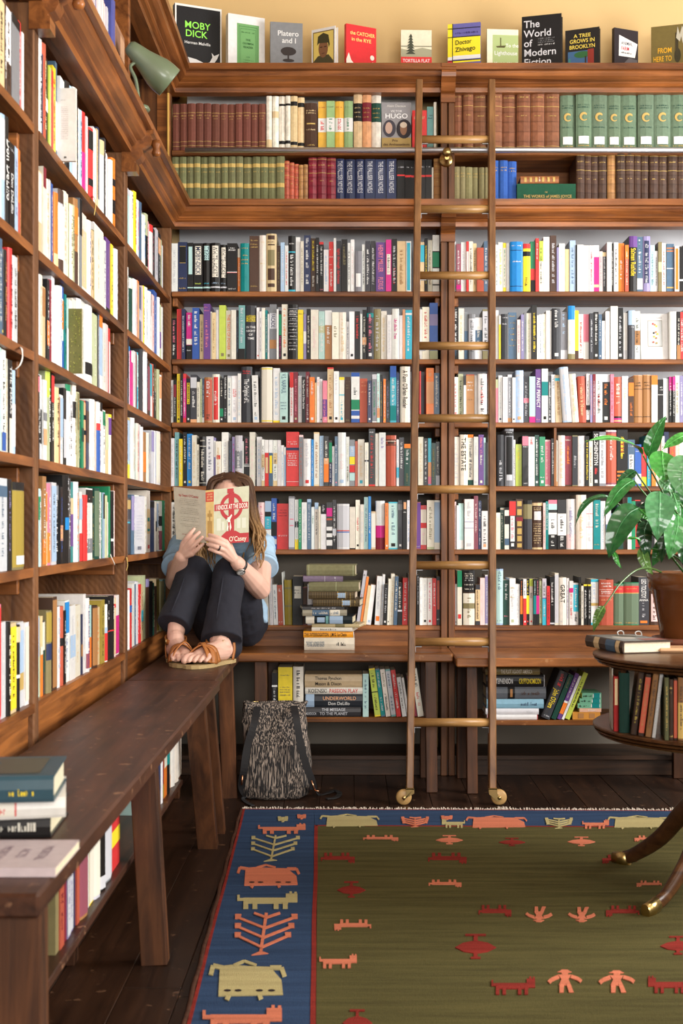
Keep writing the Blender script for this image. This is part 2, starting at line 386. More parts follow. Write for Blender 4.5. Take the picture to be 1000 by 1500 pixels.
# ================================================================== bookcases
Z1, Z2 = 2.579, 2.0895               # tops of the two cornices
CPROF = [(-.03,0),(.08,0),(.08,-.022),(.064,-.024),(.064,-.031),(.060,-.040),(.048,-.049),(.036,-.054),(.034,-.058),(.028,-.062),(.030,-.066),(.020,-.070),(.018,-.086),(-.03,-.086)]
XE = 1.75                            # right end of the rear bookcase
def cornice(parent, top, which):
    mb = MB()
    if which == 'back': prism(mb, CPROF, lambda p: Vector((XL+p[0], YB-p[0], top+p[1])), lambda p: Vector((XE, YB-p[0], top+p[1])))
    else: prism(mb, CPROF, lambda p: Vector((XL+p[0], .6, top+p[1])), lambda p: Vector((XL+p[0], YB-p[0], top+p[1])))
    return mb.build('cornice_moulding', W_CX if which == 'back' else W_CY, parent)
def corbel(parent, pos, out, w, top):
    """stepped scroll bracket; out = outward direction (2-D)"""
    pr = [(-.01,0),(.084,0),(.084,-.012),(.074,-.016),(.078,-.030),(.074,-.044),(.060,-.052),(.050,-.058),(.052,-.072),(.044,-.086),(.030,-.092),(.028,-.096),(.034,-.098),(.034,-.124),(-.01,-.124)]
    ox, oy = out; sx, sy = -oy, ox
    f = lambda s: (lambda p: Vector((pos[0]+ox*p[0]+sx*s, pos[1]+oy*p[0]+sy*s, top+p[1])))
    mb = MB(); prism(mb, pr, f(-w/2), f(w/2)); return mb.build('corbel', W_CX if oy else W_CY, parent)
bc = thing('bookcase', (.5, 4.92, 0), 'wall-wide brown wooden bookcase behind the rolling ladder, with two moulded cornices', 'bookcase')
ZBK = dict(A=2.288, B=2.07, C=1.770, D=1.522, E=1.290, F=1.057, G=.825, H=.547)
PX0, PX1 = .3275, .3775
for r, z in ZBK.items():
    for a, b in ((XL+.002, PX0), (PX1, XE)):
        if r == 'B' or r == 'A': slab('shelf', (a, YB+.004, z-.018), (b, YW-.012, z), W_X, bc, ch=.002)
        else:
            slab('shelf', (a, YB, z-.0185), (b, YW-.012, z), W_X, bc, ch=.0025)
            for cx in (a, b-.018):      # cleats that carry the shelf
                mb = MB(); cbox(mb, (cx, YB+.03, z-.05), (cx+.018, YW-.02, z-.019), .002); mb.build('shelf_cleat', W_Y, bc)
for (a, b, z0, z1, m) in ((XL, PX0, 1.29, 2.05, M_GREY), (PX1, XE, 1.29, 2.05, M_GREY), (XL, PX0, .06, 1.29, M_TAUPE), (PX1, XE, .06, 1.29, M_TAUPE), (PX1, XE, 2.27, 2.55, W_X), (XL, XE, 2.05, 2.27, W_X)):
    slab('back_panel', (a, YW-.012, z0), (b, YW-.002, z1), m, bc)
slab('back_panel', (XL+.04, 4.955, 2.29), (PX0-.06, 4.963, 2.556), M_WHITE, bc)
for a, b in ((PX0, PX0+.0225), (PX0+.0275, PX1)):
    slab('post', (a, YB-.022, .0), (b, YB+.0, Z1-.09), W_Z, bc, ch=.002)
slab('upright', (PX0+.006, YB, 0), (PX1-.006, YW-.012, Z1-.03), W_SAW, bc)
slab('upright', (XE-.03, YB, 0), (XE, YW, Z1-.03), W_SAW, bc)
cornice(bc, Z1, 'back'); cornice(bc, Z2, 'back')
slab('ledge', (XL+.03, YB+.03, Z1-.022), (XE, YW, Z1), W_CX, bc)
corbel(bc, ((PX0+PX1)/2, YB), (0,-1), .052, Z1-.002); corbel(bc, ((PX0+PX1)/2, YB), (0,-1), .052, Z2-.02)
slab('apron', (XL, YB+.02, .44), (PX0, YB+.045, .528), W_X, bc); slab('apron', (PX1, YB+.02, .44), (XE, YB+.045, .528), W_X, bc)
for a, b in ((XL, PX0), (PX1, XE)): slab('plinth_shelf', (a, YB-.02, .058), (b, YW-.012, .074), W_DK, bc)
dv = slab('shelf_divider', ((812-CX)/F*4.82-.005, YB+.004, ZBK['F']), ((812-CX)/F*4.82+.005, YW-.02, ZBK['E']-.019), W_Z, bc)
rail = MB(); tube(rail, [(XL+.06, YB-.058, 2.271), (XE-.02, YB-.058, 2.271)], .0098, 12, up=(0,0,1)); rail.build('ladder_rail', M_STEEL, bc)
st = MB(); cxp = (655-CX)/F*4.72
ball(st, (cxp, YB-.062, 2.262), .0175); lathe(st, [(.0,-.012),(.026,-.012),(.026,-.006),(.02,.0),(.008,.004),(.008,.03)], (cxp, YB-.03, 2.244), (0,-1,0), 18)
st.build('rail_stanchion', M_BRASS, bc)
slab('baseboard_back', (XL, YB-.005, 0), (XE, YB+.012, .056), W_DK, kind='structure', label='dark scuffed wooden baseboard under the rear bookcase')
# ---- left bookcase
lc = thing('bookcase', (-.8, 3.0, 0), 'tall brown wooden bookcase along the left wall behind the long bench', 'bookcase')
ZLF = [1.747, 1.494, 1.274, 1.053, .824, .541]
DIV = [(.62,.66), (1.68,1.722), (2.73,2.772), (3.828,3.874), (4.80,4.83)]
for i, (a, b) in enumerate(DIV):
    slab('upright', (XW+.002, a, .0), (XL, b, Z2-.085), W_SAW, lc, ch=.003)
    if i in (1,2,3): corbel(lc, (XL, (a+b)/2), (1,0), .05, Z2-.02)
slab('upper_upright', (XW+.002, 3.90, Z2), (XL, 3.925, Z1-.085), W_CY, lc, ch=.003); slab('upper_upright', (XW+.002, 2.73, Z2), (XL, 2.772, Z1-.085), W_CY, lc)
slab('upper_upright', (XW+.002, 4.80, Z2-.08), (XL, 4.83, Z1-.03), W_Z, lc); slab('upper_upright', (XL-.05, 4.795, Z2-.0), (XL-.002, 4.80, Z1-.085), W_CX, lc)
mb = MB(); cbox(mb, (XL-.012, 4.785, Z2), (XL-.004, 4.795, Z1-.085), .002); mb.build('gilt_bead', plain('gilt_bead', (.62,.36,.08), .4), lc)
for i in range(1, 4):
    a, b = DIV[i][1], DIV[i+1][0]
    for z in ZLF:
        sag = random.uniform(.0,.0018); mb = MB(); n = 8      # old boards sag and bow a little
        for zz in (0,):
            vs = []
            for j in range(n+1):
                y = a+(b-a)*j/n; s = sag*4*(j/n)*(1-j/n); f = random.uniform(-.002,.002)
                vs += [Vector((XL+f, y, z-s)), Vector((XL+f, y, z-s-.019)), Vector((XW+.004, y, z-s-.019)), Vector((XW+.004, y, z-s))]
            fs = [(4*j+q, 4*j+4+q, 4*j+4+(q+1)%4, 4*j+(q+1)%4) for j in range(n) for q in range(4)]+[(0,1,2,3), (4*n+3,4*n+2,4*n+1,4*n)]
            mb.add(vs, [tuple(reversed(f)) for f in fs])
        mb.build('shelf', W_Y, lc)
        mb = MB(); cbox(mb, (XW+.02, b-.016, z-.055), (XL-.03, b, z-.02), .002); mb.build('shelf_cleat', W_X, lc)
    slab('apron', (XL-.03, a, .0), (XL-.012, b, .521), W_Y, lc)
slab('back_panel', (XW+.001, .62, .0), (XW+.010, 4.8, Z2-.02), W_SAW, lc); slab('back_panel', (XW+.001, .62, Z2), (XW+.010, 4.8, Z1), W_SAW, lc)
cornice(lc, Z1, 'left'); cornice(lc, Z2, 'left')
slab('ledge', (XW+.002, .62, Z1-.022), (XL+.0, YW, Z1), W_CY, lc); slab('upper_shelf', (XW+.002, .62, Z2-.03), (XL-.02, 4.79, Z2-.005), W_CY, lc)
for i in (2,3): # turned drops on the left-hand corbels
    mb = MB(); y = sum(DIV[i])/2
    lathe(mb, [(.0,-.02),(.010,-.018),(.014,-.008),(.010,.004),(.014,.016),(.012,.028),(.0,.032)], (XL+.088, y, Z2-.075), (0,0,1), 12); mb.build('corbel_knob', W_CY, lc)
# ================================================================== benches
ZS = .475
def bench(label, x0, x1, y0, y1, legs, mat, zt=ZS, th=.03, shelf=None):
    b = thing('bench', ((x0+x1)/2, (y0+y1)/2, 0), label, 'bench', 'plank benches along the bookcases')
    slab('seat_plank', (x0, y0, zt-th), (x1, y1, zt), mat, b, ch=.004)
    for (xa, ya, xb, yb, w, t, side) in legs:
        mb = MB(); bar(mb, (xb, yb, 0), (xa, ya, zt-th), w, t, side, .002); mb.build('leg', W_LEG, b)
    if shelf: slab('under_shelf', *shelf, W_BX if mat is W_BX else W_BY, b, ch=.002)
    return b
bench('long dark scuffed plank bench with book pile, in front of the left bookcase', -.635, -.37, 1.555, 3.70,
  [(-.432,2.72,-.408,2.735,.055,.04,(1,0,0)), (-.59,2.72,-.60,2.735,.055,.04,(1,0,0)), (-.43,3.60,-.405,3.715,.055,.04,(1,0,0)), (-.59,3.60,-.60,3.715,.055,.04,(1,0,0)),
   (-.41,1.60,-.405,1.585,.072,.04,(1,0,0)), (-.585,1.60,-.59,1.585,.075,.04,(1,0,0))], W_BY, shelf=((-.64,1.62,.20),(-.462,3.60,.216)))
bench('short dark plank bench in the corner under the sandals', -.635, -.383, 3.712, 4.485,
  [(-.425,3.80,-.398,3.895,.05,.035,(1,0,0)), (-.59,3.80,-.60,3.88,.05,.035,(1,0,0)), (-.418,4.35,-.405,4.40,.05,.035,(1,0,0)), (-.59,4.35,-.6,4.40,.05,.035,(1,0,0))], W_BY)
bench('warm brown plank bench the reader sits on, left of the rolling ladder', -.635, .349, 4.488, 4.776,
  [((382-CX)/F*4.53,4.53,(382-CX)/F*4.53,4.53,.042,.04,(1,0,0)), (-.28,4.75,-.28,4.75,.04,.04,(1,0,0)), ((630-CX)/F*4.51,4.51,(632-CX)/F*4.49,4.49,.038,.04,(1,0,0)), (.27,4.75,.27,4.75,.04,.03,(1,0,0))],
  W_BX, shelf=((-.30,4.575,.226),(.262,4.79,.243)))
bench('dark brown plank bench beside the round table, right of the rolling ladder', .353, 1.25, 4.40, 4.776,
  [((690-CX)/F*4.49,4.49,(691-CX)/F*4.47,4.47,.036,.04,(1,0,0)), (.40,4.74,.40,4.74,.036,.03,(1,0,0)), (1.20,4.49,1.20,4.47,.036,.04,(1,0,0)), (1.18,4.74,1.18,4.74,.036,.03,(1,0,0))],
  W_BX, zt=.467, shelf=((.42,4.50,.226),(1.18,4.79,.243)))
# ================================================================== rolling ladder
lad = thing('ladder', (.33, 4.3, 0), 'wooden rolling library ladder leaning on the steel rail', 'ladder')
LB = [Vector((.192,4.30,.050)), Vector((.4625,4.30,.050))]; LT = [Vector((.244,4.700,2.503)), Vector((.503,4.700,2.503))]
for a, b in zip(LB, LT):
    mb = MB(); bar(mb, a, b, .0235, .05, (1,0,0), .003); mb.build('side_rail', W_LAD, lad)
for py in (205,307,404,507,613,717,828,940,1058):
    z = 1.0
    for _ in range(8):
        t = (z-.05)/2.453; y = 4.30+.40*t; z = H-(py-CY)/F*y
    a = LB[0].lerp(LT[0], t); b = LB[1].lerp(LT[1], t)
    mb = MB(); tube(mb, [a+Vector((.005,-.005,0)), b+Vector((-.005,-.005,0))], .0145, 12); r = mb.build('rung', W_RUNG, lad)
    for s, p in ((1,a),(-1,b)):
        mb = MB(); q = p+Vector((s*.012,-.006,-.016)); cbox(mb, q-Vector((.0 if s>0 else .022,.005,.001)), q+Vector((.022 if s>0 else 0,.005,.001)), .0004)
        cbox(mb, q-Vector((.0 if s>0 else .0015,.005,.018)), q+Vector((.0015 if s>0 else 0,.005,.0)), .0004); mb.build('rung_bracket', M_ZINC, r)
for s, p in ((-1,LB[0]),(1,LB[1])):
    mb = MB()
    poly = [(-.0135,.006),(.0135,.006),(.0135,-.010),(s*.026+.004,-.030),(s*.018-.004,-.036),(-.0135,-.012)]
    prism(mb, poly, lambda q: p+Vector((q[0],-.034,q[1])), lambda q: p+Vector((q[0],-.030,q[1])))
    prism(mb, poly, lambda q: p+Vector((q[0],-.008,q[1])), lambda q: p+Vector((q[0],-.004,q[1])))
    cbox(mb, p+Vector((-.0135,-.034,.002)), p+Vector((.0135,.02,.007)), .0005)
    ca = mb.build('caster', M_BRASS, lad); mb = MB()
    lathe(mb, [(.004,-.011),(.021,-.011),(.025,-.008),(.026,0),(.025,.008),(.021,.011),(.004,.011)], (p.x+s*.020, p.y-.019, .026), (0,1,0), 22); mb.build('caster_wheel', plain('caster_wheel_wood', (.42,.25,.09), .45), ca)
    mb = MB(); lathe(mb, [(.0,-.019),(.006,-.018),(.006,.0),(.0,.001)], (p.x+s*.020, p.y-.019, .026), (0,1,0), 12); mb.build('axle', M_BRASS, ca)
for s, a, b in ((-1, LB[0], LT[0]), (1, LB[1], LT[1])):
    t = (2.271-.05)/2.453; p = a.lerp(b, t); mb = MB()
    tube(mb, catmull([p+Vector((0,.02,-.01)), p+Vector((0,.06,.004)), p+Vector((0,.085,.016)), p+Vector((0,.096,.0)), p+Vector((0,.094,-.012))], 4), .004, 6, up=(1,0,0)); mb.build('rail_hook', M_BRASS, lad)
# ================================================================== books
PAGE = (.72,.63,.46)
class Book:
    """spine frame: O bottom-left corner of the spine, U across the spine, V into the book, W up"""
    def __init__(s, O, U, V, W, t, h, d, col, hard=None, mi=0, bulge=None):
        s.O, s.U, s.V, s.W = Vector(O), Vector(U), Vector(V), Vector(W)
        s.t, s.h, s.d, s.col, s.mi = t, h, d, col, mi
        s.hard = (t > .024 and random.random() < .55) if hard is None else hard
        s.b = (min(.007, t*.16) if s.hard else .0) if bulge is None else bulge
        s.cover = MB(); s.pages = MB(); s.print = MB(); s.layer = 0
        s.body()
    def at(s, u, v, w): return s.O+s.U*u+s.V*v+s.W*w
    def arc(s, u): q = 2*u/s.t-1; return -s.b*(1-q*q)
    def sp(s, u, w, e): return s.at(u, s.arc(u)-e, w)
    def body(s):
        t, h, d = s.t, s.h, s.d; k = .0028 if s.hard else .0009; ins = .0035 if s.hard else .0006
        us = [t*x for x in ((0,.15,.5,.85,1) if s.b else (0,1))]
        outer = [(0,d)]+[(u, s.arc(u)) for u in us]+[(t,d)]
        inner = [(k,d)]+[(min(max(u,k),t-k), max(s.arc(u),-s.b)+k) for u in us]+[(t-k,d)]
        n = len(outer); vs = [s.at(a,b,0) for a,b in outer]+[s.at(a,b,h) for a,b in outer]+[s.at(a,b,0) for a,b in inner]+[s.at(a,b,h) for a,b in inner]
        fs = []
        for j in range(n-1):
            fs += [(j,j+1,n+j+1,n+j), (2*n+j+1,2*n+j,3*n+j,3*n+j+1), (n+j,n+j+1,3*n+j+1,3*n+j), (j+1,j,2*n+j,2*n+j+1)]
        fs += [(0,n,3*n,2*n), (n-1,3*n-1,4*n-1,2*n-1)]
        s.cover.add(vs, fs, s.col, s.mi)
        a, b, c, e, z0, z1 = k, t-k, k*1.2, d-(.005 if s.hard else .0006), ins, h-ins
        q = [s.at(*p) for p in ((a,c,z0),(b,c,z0),(b,e,z0),(a,e,z0),(a,c,z1),(b,c,z1),(b,e,z1),(a,e,z1))]
        s.pages.add(q, [(4,5,6,7),(3,2,1,0),(2,3,7,6),(0,1,5,4),(1,2,6,5),(3,0,4,7)], jit(PAGE,.12), 0)
    def band(s, w0, w1, col, inset=0., e=None):
        s.layer += 1; e = .0004+.00025*s.layer if e is None else e
        us = [s.t*(inset+(1-2*inset)*x) for x in ((0,.15,.5,.85,1) if s.b else (0,1))]
        vs = [s.sp(u,w0,e) for u in us]+[s.sp(u,w1,e) for u in us]; n = len(us)
        s.print.add(vs, [(j,j+1,n+j+1,n+j) for j in range(n-1)], col)
    def vtext(s, w0, w1, st, col, rel=.58, uc=.5):
        s.layer += 1; e = .0006+.00025*s.layer; wc = (w0+w1)/2; uc *= s.t
        text(s.print, st, lambda x, y: s.sp(uc+y, wc-x, e), min(s.t*rel, .0175), (w1-w0), col)
    def vscrib(s, w0, w1, col, rel=.42, uc=.5):
        s.layer += 1; e = .0006+.00025*s.layer; wc = (w0+w1)/2; uc *= s.t
        scribble(s.print, lambda x, y: s.sp(uc+y, wc-x, e), (w1-w0), min(s.t*rel, .012), col)
    def htext(s, w, st, col, hgt=None):
        s.layer += 1; e = .0006+.00025*s.layer
        text(s.print, st, lambda x, y: s.sp(s.t/2+x, w+y, e), hgt or min(.008, s.t*.28), s.t*.84, col)
    def hscrib(s, w, col, hgt=None, wd=.75):
        s.layer += 1; e = .0006+.00025*s.layer
        scribble(s.print, lambda x, y: s.sp(s.t/2+x, w+y, e), s.t*wd, hgt or .005, col)
    def face(s, side, fn):
        """map for a cover: side 1 = the cover at u=t, 0 = at u=0; x from the spine side seen from outside"""
        def g(x, y, e=.0006):
            if side: return s.at(s.t+e, x, y)
            return s.at(-e, s.d-x, y)
        return g
    def deco(s, ds):
        h = s.h
        for dd in ds:
            if not dd: continue
            kd = dd[0]
            if kd == 'X':                     # raised bands and gilt lines of a leather binding
                for q in (.14,.30,.46,.62,.78,.92): s.band(h*q-.002, h*q+.002, tuple(c*.75 for c in s.col), 0, .0022)
                for q in (.06,.70,.96): s.band(h*q-.0008, h*q+.0008, PAL['D'][0])
                s.hscrib(h*.85, PAL['D'][0]); s.hscrib(h*.55, PAL['D'][0], .004, .5); continue
            if kd == 'Q':                     # plain gilt lettering and rules on cloth
                for q in (.10,.19,.80): s.band(h*q-.0007, h*q+.0007, PAL['D'][0])
                s.hscrib(h*.74, PAL['D'][0]); s.hscrib(h*.68, PAL['D'][0], .0035, .5); continue
            col = PAL[dd[1]][0]; rest = dd[2:]
            rg, _, st = rest.partition('/')
            if '-' in rg: a, b = (float(x)/100*h for x in rg.split('-'))
            elif rg: a = b = float(rg)/100*h
            else: a, b = .14*h, .86*h
            if kd == 'B': s.band(a, b, col)
            elif kd == 'R': s.band(a, b, col, .17)
            elif kd == 'V': s.vtext(a, b, st.replace('_', ' '), col)
            elif kd == 'S': s.vscrib(a, b, col)
            elif kd == 'H': s.htext(a, st.replace('_', ' '), col) if st else s.hscrib(a, col)
            elif kd == 'L': s.band(.06*h, .06*h+min(.012, s.t*.5), col, .28)
    def link(s, name, label, group=None):
        o = s.cover.build(name, COVERS, None, tuple(s.at(s.t/2, s.d/2, 0) if abs(s.W.z) > .5 else Vector((*s.at(s.t/2, s.d/2, s.h/2).xy, min(v[2] for v in s.cover.v)))))
        tag(o, label, 'book', group); s.pages.build('page_block', M_PAGE, o)
        if s.print.f: s.print.build('cover_print', M_PRINT, o)['kind'] = 'stuff'
        return o
    def into(s, mb): mb.merge(s.cover, 0); mb.merge(s.pages, 3); mb.merge(s.print, 4)
NTH = ['zeroth','first','second','third','fourth','fifth','sixth','seventh','eighth','ninth','tenth','eleventh','twelfth','thirteenth','fourteenth','fifteenth','sixteenth','seventeenth','eighteenth','nineteenth','twentieth',
 'twenty-first','twenty-second','twenty-third','twenty-fourth','twenty-fifth','twenty-sixth','twenty-seventh','twenty-eighth','twenty-ninth','thirtieth','thirty-first','thirty-second','thirty-third','thirty-fourth','thirty-fifth','thirty-sixth','thirty-seventh','thirty-eighth','thirty-ninth','fortieth']
SPEC = []
def row(shelf, wall, zb, ox, oy, sc, start, data, style=None):
    """data: 'right edge, top, colour|print...' in the pixels of a crop at (ox, oy), sc crop pixels per photo pixel; '>n' skips to n, '/deg' leans"""
    x = start
    for it in data.split(';'):
        it = it.strip()
        if not it: continue
        if it[0] == '>': x = float(it[1:]); continue
        xr, yt, body = it.split(',', 2); parts = body.split('|'); cc = parts[0]; lean = 0; pull = 0
        if '/' in cc: cc, q = cc.split('/'); lean = float(q)
        if cc.endswith('^'): cc = cc[:-1]; pull = 1
        xr = float(xr); p0, p1 = ox+x/sc, ox+xr/sc; py = oy+float(yt)/sc; x = xr
        SPEC.append(dict(shelf=shelf, wall=wall, zb=zb, p0=p0, p1=p1, py=py, c=cc, deco=parts[1:], lean=lean, pull=pull, style=style))
# ---- rear wall, from the top down
LFT, RGT = 'left of post', 'right of post'
A, B_ = ('top back shelf', LFT), ('second back shelf', LFT)
ZA, ZB = ZBK['A'], ZBK['B']
row(A, 'b', ZA, 245, 130, 5.5556, 40, ';'.join('%d,%d,x|Q' % (v, 124+i%3) for i, v in enumerate((104,166,234,296,360,427,492,553,614,680,742,803))), 'cloth')
row(A, 'b', ZA, 245, 130, 5.5556, 805, '853,65,o|Bc0-20;908,68,o|Bc60-72;962,65,o|Bk82-86|Bk12-18;1003,65,o|Bk82-86|Bk12-18', 'leather')
row(A, 'b', ZA, 425, 130, 5.5556, 2, '60,65,c|Bk82-90|Bk10-16;115,68,c|Bk82-90|Bk10-16;222,118,B|Hc84|Hc79|RD55-58|Hc44|HD12', 'cloth')
row(A, 'b', ZA, 425, 130, 5.5556, 226, '295,105,E|Bw38-66|Sr40-64|HS88;363,105,Z|Bw38-66|SG40-64|Hj88;438,105,E|Bw38-66|Sr40-64|HS88;510,105,Z|Bw38-66|SG40-64|Hj88')
row(A, 'b', ZA, 425, 130, 5.5556, 514, '586,52,c|Bk52-84|Hc76|Hc68|Hc60;660,55,F|Bm52-86|HD76|HD68|HD60;740,52,o|Be52-86|HD76|HD68|HD60', 'leather')
row(A, 'b', ZA, 590, 90, 6.25, 84, '220,445,r|Hc84|Hc80;280,412,q|Hk80|Hk74;305,378,o')
AR, BR = ('top back shelf', RGT), ('second back shelf', RGT)
row(AR, 'b', ZA, 590, 90, 6.25, 466, '547,240,C|X;642,238,C|X;775,245,C|X', 'leather')
row(AR, 'b', ZA, 720, 120, 3.571, -25, '53,35,C|X;128,37,C|X;201,37,C|X;275,38,C|X;352,40,C|X', 'leather')
row(AR, 'b', ZA, 720, 120, 3.571, 358, ';'.join('%d,%d,j|He77|He73|@|He40|Rw11-24|HD8' % (v, t) for v, t in ((437,53),(520,53),(604,52),(676,57),(762,57),(848,57),(935,55),(1018,55),(1100,56),(1180,56))), 'cloth')
row(B_, 'b', ZB, 245, 130, 5.5556, 35, ';'.join('%d,555,i|BD80-87|HD72|BD42-50' % v for v in (97,157,217,270,333,387,440,495,558,617,692,757,820,888,955)), 'cloth')
row(B_, 'b', ZB, 425, 130, 5.5556, -48, '-5,590,S|X;33,605,S|X;70,615,S|X;107,625,N|X;145,622,N|X', 'leather')
row(B_, 'b', ZB, 425, 130, 5.5556, 147, '220,565,m|X;296,565,m|X;372,565,m|X', 'leather')
row(B_, 'b', ZB, 425, 130, 5.5556, 372, ';'.join('%d,%d,n|Vl34-96/THE_PALLISER_NOVELS|Hl12' % (v, 572) for v in (440,528,608,690,783,865)))
row(B_, 'b', ZB, 425, 130, 5.5556, 867, '932,585,k|Hl86|Br68-71;985,585,k|Hl86|Br68-71')
row(B_, 'b', ZB, 590, 90, 6.25, 18, '70,905,k|Hl86|Br66-70;108,903,k|Hl86|Br66-70;160,900,k;206,900,k|Hl86|Br66-70;265,895,k|Hl86|Br66-70;280,965,o;346,890,N|X')
row(BR, 'b', ZB, 590, 90, 6.25, 464, '520,967,h|HD85|HD78;571,967,h|HD85|HD78;638,967,h|HD85|HD78;692,969,h|HD85|HD78;748,972,h|HD85;775,972,h|HD85', 'cloth')
row(BR, 'b', ZB, 590, 90, 6.25, 800, '880,910,b|HD86|HD80|HD12;958,912,b|HD86|HD80|HD12', 'cloth')
row(BR, 'b', ZB, 720, 120, 3.571, 84, '131,415,b|HD86|HD80|HD12', 'cloth')
row(BR, 'b', ZB, 720, 120, 3.571, 440, ';'.join('%d,%d,%s|X' % (v, 376+(i*7)%4, 'N' if i == 4 else 'B') for i, v in enumerate((484,519,556,603,648,695,741,778,823,871,919,971,1020,1070,1120))), 'leather')
C = ('third back shelf', LFT); CR = ('third back shelf', RGT); Z = ZBK['C']
row(C, 'b', Z, 245, 335, 5.5556, 33, '85,118,w|Sl;163,107,n|RD58-92|Rk59-91|HD28|HD8;212,113,k|Ra36-92|Ba8-10;287,115,k|Ro36-94|Vn37-93/MOBY-DICK|HL18|Ba8-11;352,115,k|Ra65-94|Vn66-93/TYPEE|HT18|Ba8-11;430,117,k|Ro30-94|Vg31-93/WHITE-JACKET|HA18|Bl8-11;487,132,k|Ro30-94|Vg31-93/WHITE-JACKET|HA18|Bl8-11;571,122,k|Hw90|Hw86|Bw39.5-41|Br38.6-39.5|Hw6;594,160,O|Bo80-100|So;668,122,t|HD90|HD75|HD66|HD58|Ht30;748,62,B|HD92|HD85|HD80|HD10;804,58,o|Hc88|Hc50|Hc20;890,45,c|RB90-97|HB86|RB80-82|Rh45-72|RB20-40|RB8-14;921,138,B|Sh;956,115,A|Sw;986,140,w|Sr')
row(C, 'b', Z, 425, 335, 5.5556, -18, '43,58,k|BT70-72|BT0-4|Sw10-66|Hw86;83,68,w;111,105,o|Sh;166,55,n|Sw40-95|Sw12-30;207,75,B|Sy40-95|So10-30;236,75,k|Sw;271,105,k|Br95-100|Sw30-90|Hp6;313,170,w|SA;353,105,r|Hw85|Hw70|Hw55|Sw10-45;374,80,w;415,100,g|Vr8-92/light_through_darkness;466,90,k|Sh50-90;491,115,w|Sk;523,88,w|SP;583,185,s|Rw12-45;609,125,w|Sk;653,98,g|Sw;696,98,g|Sw;776,112,u|Vp40-95/HENRY_MILLER|Vp5-30/PLEXUS;823,92,M|Ro33-72|Sk35-70;869,85,k|Sr12-45|Sl;942,98,c|SN;985,100,w|RT4-97')
row(C, 'b', Z, 605, 335, 5, 50, '82,100,c|BT60-94;107,72,k|Sy;141,82,o|SN;193,45,w|Bk70-72|BG44-70|Bk42-44|Bk12-14')
row(CR, 'b', Z, 605, 335, 5, 293, '313,92,w;350,115,R|Sw|BM5-14;388,98,w|Sl;406,95,r|BP30-80;438,95,o|Sk;464,108,c|SB;516,142,S|Hc40;550,92,d|Sw')
row(CR, 'b', Z, 605, 335, 5, 600, '623,120,w|Sd;659,97,o|Sy;682,102,y|Bo10-90|SG;706,105,w;801,100,z|Bk82-83|Hw92|Hw60|Bk10-11;858,112,y|Br90-100|Bk74-84|Sk6-30;894,92,G|Bk0-24|Br24-46;920,72,r|Sw60-90;951,92,o|BL60-100|Sk;1000,62,w|Sl')
row(CR, 'b', Z, 800, 335, 5, 0, '25,62,w|Sl;72,52,B|Sl;90,140,v;136,110,w|SA;169,150,c;213,88,A|Sd;223,122,k;273,120,w|Sl;311,125,w|Sl;346,125,w|Sr;386,122,M|Bw75-100|Bf10-16;413,165,P|Sp;441,158,g|Bc86-96|Sl;478,100,w|Sl;494,105,k|Sw;528,100,w|Sk;573,105,O|Sw25-65;601,122,S|BO70-100|So;663,58,k|Bu80-100|Vy28-78/Salman_Rushdie;708,58,d|Sw35-95|Bo5-25;763,55,v|Rn16-92|Sl;797,118,a|Sd;818,160,w|Sk;847,97,h|Bf40-60;880,105,w|Sr;936,110,d|BO90-92|BO84-86|Bl48-50|BD8-11;971,130,O|Bw0-100|RO5-95;1010,132,k|Bw24-28;1060,110,w|Sk;1110,120,r;1170,100,o|Sk;1240,115,n|Sw')
C = ('fourth back shelf', LFT); CR = ('fourth back shelf', RGT); Z = ZBK['D']
row(C, 'b', Z, 245, 435, 5.5556, 30, '76,172,k|Sp40-95|Sw10-36;117,98,r|SS;147,100,n|Sw;>152;201,125,M|Bo32-44|Bk0-31|Sw70-95|Hw20;261,88,b|Sw60-96|Sw25-55;296,140,c|SB;351,58,u|Hp94|Hp88|Sp18-70;363,120,o;397,128,c|SN;421,105,w;476,68,L|Lh;521,108,o|VO20-92/THE_TASTE_OF_POWER|Lh;562,108,o|So;580,110,k|Sd;633,68,q|Bk0-20|Sl30-95;726,70,g|Hy80/ANTONIO|Hy76/MUNOZ|Hy72/MOLINA|Hw60/IN_THE|Hw53/NIGHT|Hw46/OF|Hw39/TIME;751,88,w|Lr;769,120,w|Sk;796,92,o;816,108,t|Sw;831,140,w|SA;889,58,s|Bl56-84|Vn58-83/FACADE|BN20-36;906,100,w;930,112,k|BG50-92|SM5-48;979,60,o|SO20-95|Lk')
row(C, 'b', Z, 425, 435, 5.5556, -18, '61,65,k|Bl92-92.6|Bl85-85.6|Bl78-78.6|Bl70-70.6|Bl60-60.6|Hw88|Hw82|Hw74|Hw65|Bl48-48.6|Hw54|Hw42|Bl36-36.6|Hw30|Bl24-24.6|Hw18;107,105,y|HY92;131,140,v|Bw35-62;166,95,k|So;231,105,o|SP;281,118,a|Bf55-70|Sw;339,108,N|Bw70-100|Sw30-66;397,125,o|Sh45-70;456,125,o|Sc;479,200,w|Sd;523,122,w|Lk;569,118,k|Sr40-90;586,140,w;621,102,k|BF30-45|So;679,82,g|Bt80-88|Sp|Lw;738,98,h|Sl;786,115,o|Sc;826,148,w|Sl;886,97,w|SM40-80;913,150,w;936,100,F;991,105,T|Bw90-94|Sw')
row(C, 'b', Z, 605, 435, 5, 48, '66,90,w;119,72,o|Sr40-90;181,42,b|Bf0-16|Bv60-80')
row(CR, 'b', Z, 605, 435, 5, 292, '331,78,k|Sw20-96|Sd5-18;373,85,o|Sc;402,112,s|Bd0-60;454,128,s|Bl30-90|Sk;506,150,w|Bd28-70|So;555,92,h|Bl20-96|Sk')
